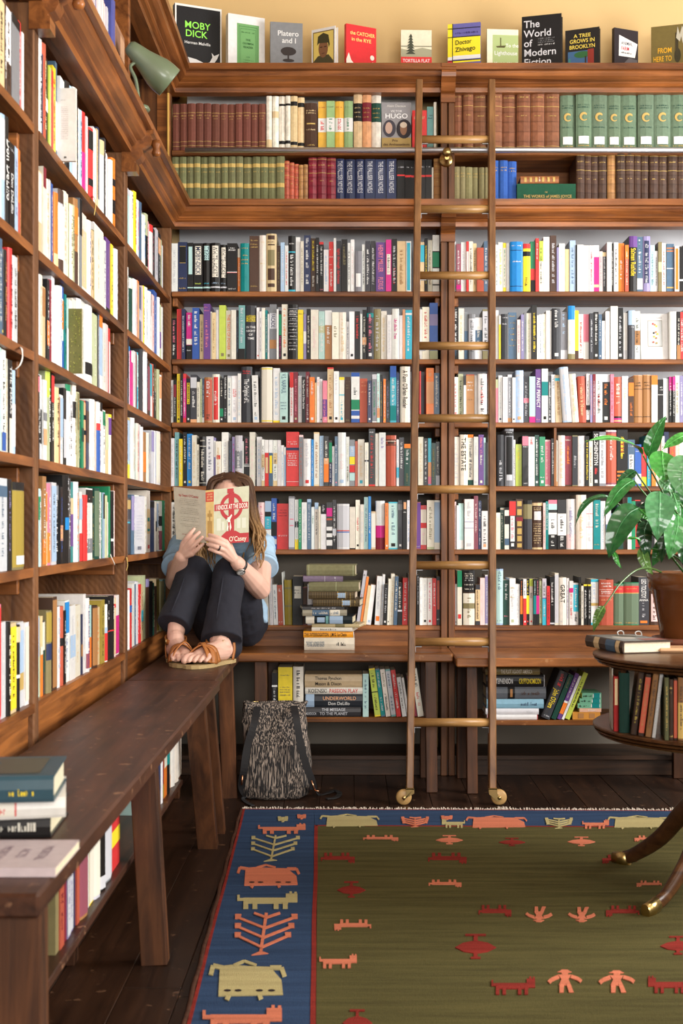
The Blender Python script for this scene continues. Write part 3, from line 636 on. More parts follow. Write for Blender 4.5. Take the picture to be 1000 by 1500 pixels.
row(CR, 'b', Z, 605, 435, 5, 600, '626,97,w;640,140,y|Bo80-100;697,128,g|Hl92|Hl78;758,112,d|HD92|HD78|HD66|HD54|HD42|HD30;786,168,P|Sp;810,130,v|Sw;829,115,s|Sd;866,118,o|Sf;904,65,k|Sy;921,135,w|SA;946,128,w|Sd;972,122,o|Sf;1002,100,w|Sa')
row(CR, 'b', Z, 800, 435, 5, 10, '40,100,w|Sa;103,85,g|Sw60-96|Lw;153,110,s|SA50-95|Bl0-20;206,68,w|Bz74-100|Sl20-40|Bh0-10;236,100,y|BB0-18;273,125,w|Bm0-3|Sr;313,125,P|Bp40-100|Bw0-38;344,122,g|Sl;381,112,k|Sw28-96|Lw;406,128,d|Sw40-90|Ll;431,175,w;466,105,w|Sl;521,70,w|Sl30-60;564,78,k|Sl|Lw;594,115,w|Bl0-20;646,102,g|BA70-100|Hl66;690,102,w|BN30-60|Sk')
row(CR, 'b', Z, 800, 435, 5, 896, '951,110,w|Sl;979,110,k|So|BN0-30;1010,110,r|Sw;1060,90,w|Sk;1110,100,d|So;1180,110,o|Sr;1250,90,k|Sw')
C = ('fifth back shelf', LFT); CR = ('fifth back shelf', RGT); Z = ZBK['E']
row(C, 'b', Z, 245, 530, 5.5556, 28, '51,150,w|Sk;76,152,k|Sw|Bm60-90;104,97,y|Sr|Lk;128,98,k|Sw;154,97,r|BM10-90|Sw;189,135,k|Ry42-90|Sk43-89|Lw;241,105,g|Bl72-94|Sw30-65|BF0-7;266,165,o|Sk;283,140,f|Sk;301,135,d|Bw0-12|Sw;367,128,N|BS5-95|Sw55-95|SB6-18;426,102,o|Rr6-94|Sw35-65;456,135,k|BG14-32|So60-95|Lw;488,108,k|Sw50-95|Sl8-30;522,115,w|Bl96-100|Sd;571,113,w|Vr55-72/LOLITA|Sl20-48|LA;601,95,w|SA;691,40,g|Vw35-78/The_Original_of_L|Hr92|Hr88;>697;748,112,w/-1.5|Sk|LA;>752;766,48,k;857,45,o|By2-98|Bo4-96;>860;916,52,w|By0-4|SA;981,88,a|Vd58-97/V.S._NAIPAUL|Hd40|Hd34|Hd28|Lk')
row(C, 'b', Z, 425, 530, 5.5556, -5, '27,85,w|Br70-100|Sr;63,83,m|Lf|Sp;95,112,l|Bw0-96|SA;124,125,k|Vw30-94/The_Paper_Door_&_Other_Stories;156,80,m|Sw50-92|Sw10-36|Lw;200,125,O|Sw60-90|Lw;216,170,c;239,125,w|SO80-96;263,138,w|Lk;301,155,p|Bu14-55|Vp16-53/my_or_June|Hw8;353,45,c|Br97-100|SN|Lk;397,78,w|Sl55-95|Lk;441,125,o|By94-100|BT60-62|ST10-50|LT;>444;491,122,h|BB0-100|Hh90|Hh82|Hh76|Hh6;>495;565,88,w|Bb92-100|Sk52-70|BG26-46|Bb0-24|Bw8-14;628,135,r|BS0-100|HF92|HF84|HF70;662,155,n|Sw40-92|Lw;>665;705,102,s|Bw0-3|Bl90-100|SG;729,95,a|BF10-30|Sr;753,105,k|SY;>757;779,138,O|So|Ly;811,150,k|Sv|SA10-30;863,35,T|Bb80-100|Sw30-78|Bt4-30;889,90,n|Sl;>893;976,38,o|Vk26-93/A_Flann_O\'Brien_Reader')
row(C, 'b', Z, 605, 530, 5, 46, '56,70,r;>95;152,45,O|BF35-75|SF76-96|Bk0-4;194,80,d|So30-95')
row(CR, 'b', Z, 605, 530, 5, 293, '329,112,w|Sr;367,88,f|Sk;387,105,w|Bg80-100;449,92,N|BS98-100|Hw84|Hw77|Hw68|Hk48;471,98,w;538,90,w|Sr40-75|Sk8-90;556,75,k|Sr60-98|Sl')
row(CR, 'b', Z, 605, 530, 5, 602, '623,128,p|Bf80-100;653,100,w|Sl|Ln;691,112,w|Sl;725,92,s|Bl94-100|Sl|BN2-10;749,115,w|Lk;809,62,A|Sl|LF|Bl88-92;849,105,g|Bp43-53|Sl;894,108,f|Ba14-100|BM0-13;938,55,u|Vw28-84/PAST_PERFECT|Hp6;986,52,w|Bt50-76|Lk')
row(CR, 'b', Z, 800, 530, 5, 10, '37,102,g|Sw|Ll;69,92,w|Sk70-95|Ll;118,97,c/-1|BT88-94|SN;184,42,A/-4|Bl3-97|SA;237,92,o/-4|Sc;291,108,r/-2|BS1-99|Sc|HF40;>292;319,88,w|Bk0-36|Bw6-26|Sk;337,95,v|SF;359,92,R|Bm80-100|Sl;409,92,w|Sr25-60|Sk;466,90,k|SO35-88|Bl84-100|Lw;493,92,p|Sr;551,112,S|BM0-10|Bk10-14|So40-85|BF2-6;599,105,w|Sf|LP;639,122,B|BO60-90|SO10-45;705,98,F|BN1-99|Hk84|Hk78|Bk70-71|Bk12-13;766,95,F|BN1-99|Hk84|Hk78|Bk70-71|Bk12-13;813,100,o|BO80-100|Bw68-78;856,130,k|Hw82|Hw76|Bw64-65;897,120,w|Sl|Lk;920,110,k|BM70-100|Sw;942,110,k|BM70-100|Sw;976,100,o|Sh;1002,102,v|Sw;1050,95,w|Sk;1100,100,k|So;1170,105,S|Sc;1230,95,o|Sh')
C = ('sixth back shelf', LFT); CR = ('sixth back shelf', RGT); Z = ZBK['F']
row(C, 'b', Z, 245, 625, 5.5556, 27, '59,95,w|Sl;94,45,q|Sk;124,100,y|So;159,45,k|Sw40-92|Lw;201,58,z|Sw30-94|Ly;241,70,o|Sc;261,145,o|Sk;318,82,k|Bo80-81|Ho92|So10-74|Bo6-7;377,80,w|Sn30-94;394,90,v|Bw60-94;441,120,o|Rr60-69|Sc;497,45,w|Sl;526,115,g|Sd;551,82,v|SM;611,72,l|Bs35-70|Sw;621,118,w;669,82,k|Sp45-96|Bw40-42|Bw44-45;716,45,o|SP;726,110,k|So;767,82,w|SA;793,105,w|Bc0-12|Bc40-68|Sk;826,108,w|Br0-72|Rc28-62;860,108,w|Bd0-72|Ry28-66;894,108,w|Bc0-12|Bc48-72|Sk;923,108,w|Sl;949,150,w|SA;964,165,A|Bw80-100')
row(C, 'b', Z, 425, 625, 5.5556, -34, '71,42,r|Bn66-71|Hw82|Hw78|Hw60|Hw56|Hw52|Hw47|Hw43|Hw39|Bw8-8.6;106,68,P|Bs0-96|SS;171,100,w|Sl40-90|Lr;191,105,z|Sw;237,45,c|Bo3-97|SN;272,75,A|Sw;314,78,k|BO8-44|BF44-56|So50-90;341,112,k|BG52-95|Bn6-50|Sw8-48;361,160,w|SA;386,80,d|Sw25-85|Lp;453,48,w|SP30-60|LA;481,82,w|Sf|Sk8-40;526,105,s|BA64-86|By47-63|Br30-45|Ba12-28|Sw68-84;549,118,S|SN;604,102,o|LT|Sc;637,130,o|Bk56-60|Sl;691,18,k|Br0-3|Sr12-88|Hl94;721,55,o|Sl;777,48,w|Sv70-90;863,72,S|BB80-82|RB83-88|Bo88-89|BB90-92;884,105,w|BT18-40|SA;926,88,g|Sw35-92;981,140,e|BO90-100|Sw50-86|Sh5-30')
row(C, 'b', Z, 605, 625, 5, 36, '76,75,o|Sc;108,85,k|Sw35-94|Sw8-30;133,85,T|BF20-50|Bp4-20;165,120,e|SY;196,110,k|Bl0-24|So30-90')
row(CR, 'b', Z, 605, 625, 5, 290, '338,75,o|Sl;398,60,o|Vk30-94/THE_ESTATE;441,58,o|BO94-100|Be0-12|Sg16-90;476,75,w|Sl60-90|Ll;516,60,u|So40-60|Sp60-94|Lo;531,80,a;546,115,k')
row(CR, 'b', Z, 605, 625, 5, 612, '668,60,g|Sl8-50;734,18,s|Bk88-96|Rl10-84|Rk20-86|Hl94;750,95,w|Sk;796,128,L|Sy60-90;841,65,k|Bp80-98|Hw78|Hw6;888,75,w|Sr84-98|Sl;921,62,e|Sw20-92|Lw;965,75,G|Sw45-86|Hw18|Lw;995,95,P|Bp4-96|SP')
row(CR, 'b', Z, 800, 625, 5, 0, '32,95,P|Bp2-98|SP;60,88,k|Sw25-92;>66;83,100,o|BF0-10;136,65,o|Sc;188,68,m|BB0-3|SO40-80|Ho92;229,65,h|Bg2-98|Sl35-60;281,68,w|SP|Ll;311,70,k|Sy12-92;339,105,o|SO40-90|Sk6-36;387,35,k|Vw38-96/SOLZHENITSYN|Sr20-36|Lw;436,38,s|Bl5-94|Ss;516,25,P|BR3-97|BS6-94|SP45-90;596,22,k|SO55-80|Sy48-90|BO10-13|BO17-20|BO24-27;649,95,d|Rw28-68|Hl86|Sk30-66;698,130,b|Bl6-30|Hw84;737,150,r|By0-24;768,60,T|SF;801,40,O|Sw10-80;838,38,w|Sl;862,70,o|Sk;898,38,n|Ro20-80;942,90,S|SO;1010,80,o|Sc;1060,60,k|Sw;1120,90,w|Sr;1180,70,b|Sw')
C = ('seventh back shelf', LFT); CR = ('seventh back shelf', RGT); Z = ZBK['G']
row(C, 'b', Z, 365, 720, 5.5556, -639, '-592,87,w|Sk30-90;-560,100,d|Sw;-520,80,o;-480,95,k|So;-430,90,w;-380,110,R;-330,80,w|Sl;-280,100,G;-230,90,o;-170,85,s;-110,100,w|Sk;-60,90,n;-2,105,o;42,75,v|Sw;71,112,b|Bw75-96;127,88,P|Sp40-92;179,78,w|BA78-100|Bk68-78|BT42-68|Sw44-66|Br41-42|Lk;223,55,b|Bk26-54|Sw56-90|Bl10-20;321,98,r|Hm86|Hm80|Hm74|Hw30;370,40,s|Bl4-96|Rp44-58|Rl46-56|Sw66-90;401,65,w|Bk44-56|By0-20|Sl;426,62,G|Sw;470,88,w|Sl;504,62,d|Sl18-90|BA94-100;531,125,w|SG60-80;563,90,o|BA86-100|Sk30-80;581,120,f|Bo2-98|Sc;627,102,w|Bk78-100|Sl82-98;677,88,k|BM70-88|BS62-66|Bw8-20|Bw26-34|Bw40-48;709,68,k|Sw|Bl28-42;>712;815,100,l|Bw2-98|Bl4-96|Br40-42|Bb37-39;864,125,o|Bk0-3;901,68,o|Sr36-64|Lk;933,105,o|Sl;968,45,a|Sd;991,40,z|Sw30-70')
row(C, 'b', Z, 505, 720, 6.25, 240, '281,182,c|Bo5-95;366,85,w|BM0-49|Bm0-24;399,105,O|SN65-95|Lo;486,95,T|Ba3-97|Sd65-92|Sd30-60|Lk;529,80,g|Bs80-92|Lw;568,80,k|RF82-96|Hw76;607,80,w|SA;>640;694,95,R|Bu2-98|Hl6;749,125,r|Bo10-48|Br48-60|Bo60-90|SP12-38;817,80,o|Sh|Bf0-5;871,80,w|BA14-96|Bo0-14')
row(CR, 'b', Z, 645, 720, 5.5556, 100, '130,82,P|Sv;146,112,w;189,95,a|Bw2-20;>194;271,62,w|Bv42-43|Bv54-55|Sl58-94|Ll;308,35,R|SP30-90;334,75,n|Sw62-96|Sl8-42;386,158,w|Sk|LF;>450;486,172,o|So;518,128,e|So|Bo94-98;556,130,o|Bk60-80|Bd10-26|Bk94-100;611,72,k|Br69-98|Rw16-68|Sp20-64|Lw;669,62,B|RD86-96|RD68-80|Bm56-64|RD46-56|RD30-42|RD16-27|RD4-12;745,72,g|Bk92-100|Bh62-92;833,85,B|Bc92-98|Hc88|Hc84|Rw62-80|Hc54|Hc49|Hc44|Hc39|Hc34|Hc29|Hc24|Hc19|Hc14|Bc0-4;854,92,P|SN;878,80,t|Sw40-94|Ht10;950,68,k|Ba80-100|Bp92-100|Bw30-74|Sk40-60|Sw4-28')
row(CR, 'b', Z, 800, 720, 5, 82, '147,60,k|Bw28-72|Sk34-66|Sw4-26;216,55,w|Sv|BP2-30;291,25,o|Sc;343,65,w|Br45-46|Br72-73|Sl;396,62,t|So66-92|So38-60|HD10;431,70,w|SA;471,120,l|Bd40-60;515,160,d|Sw;560,90,e;590,45,B;621,42,w|Bt70-100;651,70,G;692,62,r|Bk2-98|Br4-80|Sk;722,80,o;790,85,k|So;860,90,w|Sr;912,95,k|Bo80-84|Bo70-74;962,100,r|Sw;1010,110,k|Sr;1070,90,o|Sc;1140,95,b|Sw')
C = ('eighth back shelf', LFT); CR = ('eighth back shelf', RGT); Z = ZBK['H']
row(C, 'b', Z, 375, 815, 5.8824, -60, '-20,300,o/-2;30,310,c/-3;76,300,o/-4|SN;119,225,o/-3|Lk;151,190,w/-2|Sl;190,245,w/-2|Sd;236,250,r/-2|BS1-99|Sw80-94|Hw8;247,138,w/-2;312,205,Y/-1|Bh80-84|Bh40-44;>314;403,172,k|Ro55-80|Hg72|Hg66|Hk20;441,265,R|BB2-98;500,240,w;560,220,s;620,250,o;680,230,d;740,240,w;790,235,k')
row(C, 'b', Z, 515, 825, 6.6667, 42, '78,75,l/8|Sr40-56|Hk92;104,135,O/8;140,220,c/8;188,215,w/7|LA;>222;276,128,w/3|RO8-18|Sl30-90;303,110,w/3|SA;343,205,k/2|Sl30-90|Lw;368,152,o/2|Lk;406,105,o/2|Sc;442,128,d/2|So30-90;>446;492,190,k|Bl32-36|So40-90;546,145,r/1|Sw8-90;>548;562,105,k|Sl;>634;661,110,k|Sl40-96;692,140,w|Sl;740,145,w|Sl|Lk;786,145,w|Sp30-90|Lr;826,148,r|Sw40-90;863,130,k|RS32-92|Hw12')
row(CR, 'b', Z, 645, 825, 5.5556, 98, '118,100,m|Sr;134,170,w|Lk;174,60,o|BG70-100|Rr12-20;>184;281,58,B|Bk60-100|Ho94|Ho90|Hw86|Hw82|Ho74|Ho66|Bo0-58|Sh10-50|Bh30-40;>284;322,175,c|Bg88-100|Bg0-10|SB;362,120,P|SP;396,95,l|Bv3-97|Sl;>452;511,47,A|Ba3-97|Sd62-96|Hd8;559,138,e|Sw55-92|Hp20;609,122,w|Lf|Sl|HD60|HD80;646,170,w|Sl;670,130,k|BO24-64|SO66-96;698,128,w|Br0-58|Sd62-96|Lw;724,128,k|By24-64|Sy66-96|Lr;753,128,o|BL84-100|Vk50-78/BAD|Lr;778,128,k|Bt24-64|Sa66-96;804,128,k|BM24-64|Sp66-96;826,130,h|Bf4-96|Sk;861,125,l|BT0-57|Bu57-59|Sw20-50|Hp20|Sg62-94;888,185,r|Sk;928,108,k|Sw40-92|Bl2-5;961,80,o|Bl4-97|Sl')
row(CR, 'b', Z, 800, 825, 5, 92, '147,105,o|Vk38-94/GREAT|Hl8;166,110,w|Sv;197,130,w|BM74-84|Sr;236,145,w|BT32-96|Sw40-90|Sk6-26;253,100,k|Sh;271,165,o|Sk;302,155,k|By96-100|Sw;327,155,k|By96-100|Sw;383,118,w|BT0-5|BT94-100|BD42-48|Rw50-92|SA54-90|Lk;489,120,S|Hw92|Hw86|Bw78-78.6|Hw74|Hw70|Bw64-64.6|HF56;563,150,G|Bj2-98|Br78-94|HD88|BD76-78|HD6;674,140,G|Bj2-98|Br76-92|HD86|BD74-76|HD6;753,102,g|Vw56-96/LEO_TOLSTOY|Hw52/ANNA|Sl14-46|RO4-9;831,200,B|RP10-90|SB;900,150,o|Sk;960,140,k|Sw;1030,160,r|Sc;1090,150,w|Sl')
# ---- left wall; bays are named from the viewer inwards
BAY = ('bay nearest viewer', 'middle left bay', 'corner left bay'); LV = ('highest','second','third','fourth','fifth','lowest')
LD = {
 (1,0): (50,50,5,35,'60,45,w|Sk;68,150,n;97,80,S|Sc;112,185,k|Bw40-55;126,240,L;138,250,f;149,270,r;171,245,y|Sr;186,210,d|BP10-60;>194;225,330,w;255,360,k;285,390,A;310,405,w;325,470,k|SY;345,540,w|SA;362,565,A|Sd;386,580,r|BM0-50;396,610,w;408,690,a|Sk;437,700,r|Bk20-30|Bk70-96;461,695,w|Sl;471,700,c|SN;482,690,n|Bo0-14;505,790,w|Bc80-100;515,800,m;526,770,g|Sw;541,880,w;551,890,P;568,930,w;590,920,O|Bk20-40|Bk60-70'),
 (1,1): (50,230,6.82,42,'100,130,c|Bo40-98;128,110,o|Bm78-100;165,230,o|Sc;180,235,l;195,245,g;212,270,b|Sw;250,370,O|Bc4-20;300,345,l|Bw16-80|BB0-16|BB84-100;326,350,o|Sc;358,365,o|Sl;386,480,f|Bo2-98|Sh;416,490,f|Sh;456,430,N|BB0-40|BO60-90;475,600,o;497,410,s|Bk60-98;548,575,o|Bc10-80|Sl;581,645,w|Sv;600,740,c|Sk;621,735,h|BY5-60;717,705,w|Bo2-98|Sc;737,840,w|Su;781,825,u|Bk2-10|Sv;802,880,y|Sk;829,930,w|Sl'),
 (1,2): (50,390,7.143,40,'70,85,w;96,95,o|Sc;142,215,c|BN60-98;170,145,k|BO20-50|Sw;206,150,m|SP;239,95,w|Sl;282,220,w|SA;300,205,k;337,215,w|Bb86-100|BO50-84|Bb0-36;356,300,t|Sk;376,345,a|Bw2-60;>388;420,360,w;460,350,o;505,352,w;548,345,w|Sl;617,340,w|Bk10-24;661,510,f|Sw;676,470,k;692,560,s|Sl;726,520,A|BO84-100|Bw2-20;756,605,w|Sc;787,610,P|Sl;804,655,r|BP0-80'),
 (1,3): (50,540,7.143,42,'63,70,k|Bp80-98|Sw30-60;112,65,l|Bk20-60|Sw;147,125,w|BF20-40|Bs50-60;191,20,f|BL70-98|Sw;222,60,k|Br68-98|Sw24-66;266,205,c|SB;286,300,N|SF;322,280,w|SA|BA40-96;352,210,k|Bl10-60;398,175,w|BG92-100|Sl;427,280,w|Sk;459,180,o|Bk60-80|Sh;479,250,f|Bh50-98|SD;497,345,e|Sf;521,340,G|Be40-60;558,340,S|BF3-97|Bk50-57|Bk72-79;586,345,n|BB40-86;634,330,w|Sl|BP5-20;659,340,O|BF3-80;690,360,w|Bb0-60|Br60-70;731,355,w|Sk10-84|Bk88-100;758,440,w|BG76-98|Sk;780,480,c|Bf40-90;809,485,w|Bu66-94|By95-100'),
 (1,4): (50,690,7.143,45,'76,190,a|BG60-90|Sw;91,210,w|Sk;132,60,N|BO2-30|Sw;160,225,c|BO60-98;191,135,p|BO3-40|Sw;242,125,l|BA4-96|Sk;276,140,k|Bs80-98|Sw;301,170,k|BF30-50|Sb;366,50,k|Rz38-52|Sl60-96;389,75,g|Sw;418,120,t|Bu20-60|Bc60-80;461,118,w|SO;487,195,t|Bc60-90;517,220,w|Br0-40|BA60-90;552,255,r|Sw;622,185,w|Bs10-30|Bk80-98|Sl;646,270,h|Be2-98|SY;692,185,e|Bj4-96|So;719,225,w|Sk;737,230,G|Sw;752,230,A|Bk60-98;772,260,f|SP;792,330,w;809,165,G;832,215,k|Bw24-28|Sw;846,210,P'),
 (1,5): (50,850,7.143,50,'86,380,a|BA50-98|Sk;112,380,c|BO0-52|Bo52-62;147,430,g|Bo60-98|Be30-60;195,320,h|Bn40-60|BY62-98;242,180,B|BN3-97;292,280,w|SA;322,275,S|Bk50-60;342,320,k|Sw;387,215,w|Sb10-70|Bz60-98;442,265,w|BA30-60|Sl;502,265,o|Sc;521,360,n|BN30-50;550,150,w|Sl;578,190,w|Su10-90|BR5-25;607,215,o|BO20-60|Sk;627,265,a|BO2-50;672,270,B|BN4-97;707,285,c|SO;742,210,Y|Sk10-90;772,255,w|BA20-60|Br2-50;802,170,k|Sw60-96|Br44-46;832,165,k|Sw60-96|Br44-46;867,160,P|Bc4-96|Br80-86;907,160,w|BM2-66'),
 (2,0): (180,260,6.81,40,'76,110,a|Bl90-100;106,150,w|Sk55-98;129,150,y|Sr;141,220,p|SO;166,235,w|SM;191,255,d|Sw;216,385,w|Sz;243,375,f|Bk4-60|Sw;273,445,p|Sw;301,485,w|Br86-100;331,510,k|Sp;352,520,l|Sd;376,560,k|BF60-90|Sw;396,620,f|So;408,680,w'),
 (2,1): (180,380,8.33,35,'81,100,w|Sl;96,150,P|BS4-40;131,230,e|Bo80-98|Sf;166,250,w|Sa;191,260,P|Sv;211,265,O|BF4-96;251,330,d|Bl40-60|Sv;266,330,P;281,330,y|Sk;313,350,w|SA;346,400,w|Sl;361,405,k|Bw2-60;386,440,P|Sr10-90;424,395,b|Sl;441,470,w|Sl;466,560,f|Bu20-50;491,590,w|Sl'),
 (2,2): (180,490,10,45,'86,30,v|BA2-40|Sw;96,60,g;131,170,w|Bz92-100|SB;161,250,M|Bw80-100;191,250,w|Sl;206,265,S|Bm4-96;236,270,T|Ba40-96|Sd;251,360,o|Sc;281,175,g|Sl;301,300,w|Bm2-60;348,230,w|SA;366,360,v|BR4-96;401,390,B|BR10-90;431,440,T|Bw2-40;466,440,S|Sw20-84;501,430,k|Bh50-90|Sw;526,520,f|So;572,600,w|BF50-96'),
 (2,3): (180,600,11.54,50,'81,100,l|Sk;131,140,a|BA30-96|By0-24|BD96-100;181,150,w|Sc;236,200,T|BA50-70;266,240,o|Sr;279,270,p;306,260,w|Sl;336,300,w;402,390,N|BO20-60;441,400,o|Sl;481,405,g|Bc40-60;511,360,l|Bv60-98;546,365,w;581,380,b|Bz14-90;642,380,w|Bo4-96|Sl'),
 (2,4): (180,700,11.54,50,'66,285,S|Bg40-70;96,350,w;171,340,k|BD80-96|Bs60-61|RT55-58;206,290,d|Bv40-98|Sw;>222;290,300,w;370,310,d;391,400,Y|Bf2-20|By20-60;426,330,w|Sf;482,220,o|Bc30-70|Rt50-56|Rt34-38|Lr;561,390,n|Bk86-98;581,400,o|Bk40-60;616,440,A|Bo2-50|Sk;661,400,w|Bk50-70|BR2-40;706,390,G|Sw70-96'),
 (2,5): (180,820,9.375,40,'55,400,r|Sw;91,420,w;136,400,r|Sw20-90|Bb60-72;171,330,w|Sl;191,340,d|Sl;226,300,l|Sw;251,340,r|SP;266,320,w;291,350,c|BT35-55|Sk;336,220,f|So;371,250,B|Bv85-98;411,300,k|Sh;436,320,e|Sf;481,370,B|Sh;521,260,c|BY3-97|Sh;561,300,h|SB;602,270,q|Sk'),
 (0,0): (0,0,4.286,-40,'-10,0,w|Sk;28,0,c|Sk;50,10,B|Sw;80,60,w|BB0-40|Sk;130,115,s|Bk90-100;146,140,r|Sw;158,210,w'),
 (0,1): (0,0,4.286,-40,'-5,700,k;15,720,o|Sc;40,725,A|Bl40-96;68,740,k|Vw24-80/Don_DeLillo;101,905,k|Vw20-66/Don_DeLillo|Hl92;121,930,A|Sv;139,940,O|BS2-40;156,1015,N|SB'),
 (0,2): (0,330,4.286,-40,'-5,80,w;16,85,d|Sw;26,200,n|Ly;56,160,k|SN;82,150,r|Sm;100,190,w|Sl;123,200,l|Sk'),
 (0,3): (0,330,4.286,-40,'-5,760,w|Sr;26,770,a|Bl60-96;51,785,w|Sk10-90|Bb2-20;66,840,o|Sc;86,850,k|Vw40-96/THE_MAIAS|Bo0-38;109,915,A|Bw10-60'),
 (0,4): (0,660,3.75,-40,'-4,160,o;46,155,l|Bd80-92|Sd;66,160,k|Sv20-90;131,178,h|BY3-90|Bk91-100|Rw6-16'),
 (0,5): (0,660,3.75,-30,'9,850,p|Br3-97;36,945,l|Sw;59,945,k|So;91,950,c|By4-96|Sk;111,960,k|Bw38-42|Bc80-98;146,945,l|BA30-90|BD20-40;173,945,w|Bo5-95')}
for (bay, lv), (ox, oy, sc, st, dat) in LD.items():
    row(('%s shelf' % LV[lv], BAY[bay]), 'l', ZLF[lv]-.001, ox, oy, sc, st, dat)
PROT = .668
def place(s):
    c = jit(PAL[s['c']][0], .12); st = s['style']; mi = {None: 0, 'cloth': 1, 'leather': 2}[st]
    hard = True if st else None
    if s['wall'] == 'b':
        y = 4.812+random.uniform(-.006,.010); x0, x1 = (s['p0']-CX)/F*4.815, (s['p1']-CX)/F*4.815
        z1 = H-(s['py']-CY)/F*4.815; g = min(.0006,(x1-x0)*.04); t = x1-x0-2*g; h = z1-s['zb']; a = math.radians(s['lean'])
        d = min(.205, max(.10, h*random.uniform(.66,.78))); d = min(d, .125) if s['shelf'][0] == 'top back shelf' else d
        U = Vector((math.cos(a),0,-math.sin(a))); W = Vector((math.sin(a),0,math.cos(a)))
        O = Vector((x0+g, y, s['zb']))
        if a > 0: O = Vector((x0+g+t*(1-math.cos(a)), y, s['zb']+t*math.sin(a)))
        b = Book(O, U, (0,1,0), W, t, h/math.cos(a), d, c, hard, mi)
    else:
        XS = PROT+random.uniform(.0,.008)-(.030 if s['pull'] else 0)
        y0, y1 = F*PROT/(CX-s['p0']), F*PROT/(CX-s['p1']); ym = (y0+y1)/2
        z1 = H-(s['py']-CY)/F*F*PROT/(CX-(s['p0']+s['p1'])/2); h = max(.1, z1-s['zb']); t = y1-y0-.0012
        d = min(.20, max(.12, h*random.uniform(.64,.78)))
        b = Book((-XS, y0+.0006, s['zb']+.001), (0,1,0), (-1,0,0), (0,0,1), t, h, d, c, hard, mi)
    for k, dd in enumerate(s['deco']):
        if dd == '@':                         # gilt crescent emblem on the moss-green set
            b.layer += 1; cx, cz, R = b.t*.5, b.h*.57, b.t*.27; e = .0006+.0002*b.layer; n = 14
            pts = [(cx+R*math.cos(q)*1.0, cz+R*1.05*math.sin(q)) for q in [math.radians(40+280*i/n) for i in range(n+1)]]
            inn = [(cx+R*.14+R*.62*math.cos(q), cz-R*.12+R*.66*math.sin(q)) for q in [math.radians(40+280*i/n) for i in range(n+1)]]
            vs = [b.sp(u,w,e) for u,w in pts+inn]; b.print.add(vs, [(i,i+1,n+2+i,n+1+i) for i in range(n)], PAL['D'][0])
        else: b.deco([dd])
    s['area'] = (s['p1']-s['p0'])*h*(400 if s['wall']=='b' else F/ym); s['t'] = t; s['hh'] = h; s['hard'] = b.hard; return b
cnt = {}
for s in SPEC:
    k = (s['shelf'], s['c']); cnt[k] = cnt.get(k, 0)+1; s['nth'] = cnt[k]; s['book'] = place(s)
def wc(t): return len(t.replace(',', ' ').split())
def shelf_label(s):
    col = PAL[s['c']][1]; kind = {'cloth': 'cloth-bound volume', 'leather': 'leather-bound volume'}.get(s['style'], 'hardback' if s['hard'] else 'paperback')
    where = '%s of %s' % (s['shelf'][0], s['shelf'][1]) if s['wall'] == 'l' else '%s %s' % s['shelf']
    tot = cnt[(s['shelf'], s['c'])]
    pos = 'the only %s spine' % col if tot == 1 else '%s %s spine from left' % (NTH[s['nth']], col)
    ht = 'tall ' if s['hh'] > (.225 if s['wall']=='b' else .215) else ('short ' if s['hh'] < .15 else '')
    wide = 'thick ' if s['t'] > .04 else ('slim ' if s['t'] < .016 else '')
    for pre in (ht+wide+kind, wide+kind, kind):
        lb = '%s, %s, %s' % (pre, pos, where)
        if wc(lb) <= 16: return lb
    return lb
rank = sorted((s for s in SPEC if s['p0'] < 995 and s['p1'] > 2), key=lambda s: -s['area'])
IND = set(id(s) for s in rank[:235]); stuff = MB()
for s in SPEC:
    if id(s) in IND:
        nm = {'cloth': 'cloth_bound_book', 'leather': 'leather_bound_book'}.get(s['style'], 'hardback_book' if s['hard'] else 'paperback_book')
        s['obj'] = s['book'].link(nm, shelf_label(s), 'books on the %s, %s' % s['shelf'])
    else: s['book'].into(stuff)
# ================================================================== books set apart: faced out, stacked, lying
class Cover:
    """draws on one cover of a Book in fractions of width and height"""
    def __init__(s, b, side=1): s.b = b; s.side = side; s.n = 0
    def pt(s, x, y, e): return s.b.at(s.b.t+e, x, y) if s.side else s.b.at(-e, s.b.d-x, y)
    def poly(s, pts, col):
        s.n += 1; e = .0004+.0002*s.n; d, h = s.b.d, s.b.h
        s.b.print.add([s.pt(x*d, y*h, e) for x, y in pts], [tuple(range(len(pts)))], col)
    def rect(s, x0, x1, y0, y1, col): s.poly([(x0,y0),(x1,y0),(x1,y1),(x0,y1)], col)
    def frame(s, x0, x1, y0, y1, w, col):
        s.rect(x0,x1,y0,y0+w,col); s.rect(x0,x1,y1-w,y1,col); s.rect(x0,x0+w,y0,y1,col); s.rect(x1-w,x1,y0,y1,col)
    def ell(s, x, y, rx, ry, col, n=18, a0=0, a1=360): s.poly([(x+rx*math.cos(math.radians(a0+(a1-a0)*i/n)), y+ry*math.sin(math.radians(a0+(a1-a0)*i/n))) for i in range(n+(a1-a0 < 360))], col)
    def txt(s, st, x, y, hgt, col, wmax=.8, align=.5, bold=True, slope=0., wfix=None):
        s.n += 1; e = .0005+.0002*s.n; d, h = s.b.d, s.b.h
        text(s.b.print, st, lambda a, b: s.pt(x*d+a, y*h+b+a*slope, e), hgt*h, wmax*d, col, 0, bold, align, wfix*d if wfix else None)
    def scr(s, x, y, w, hgt, col):
        s.n += 1; e = .0005+.0002*s.n; d, h = s.b.d, s.b.h
        scribble(s.b.print, lambda a, b: s.pt(x*d+a, y*h+b, e), w*d, hgt*h, col)
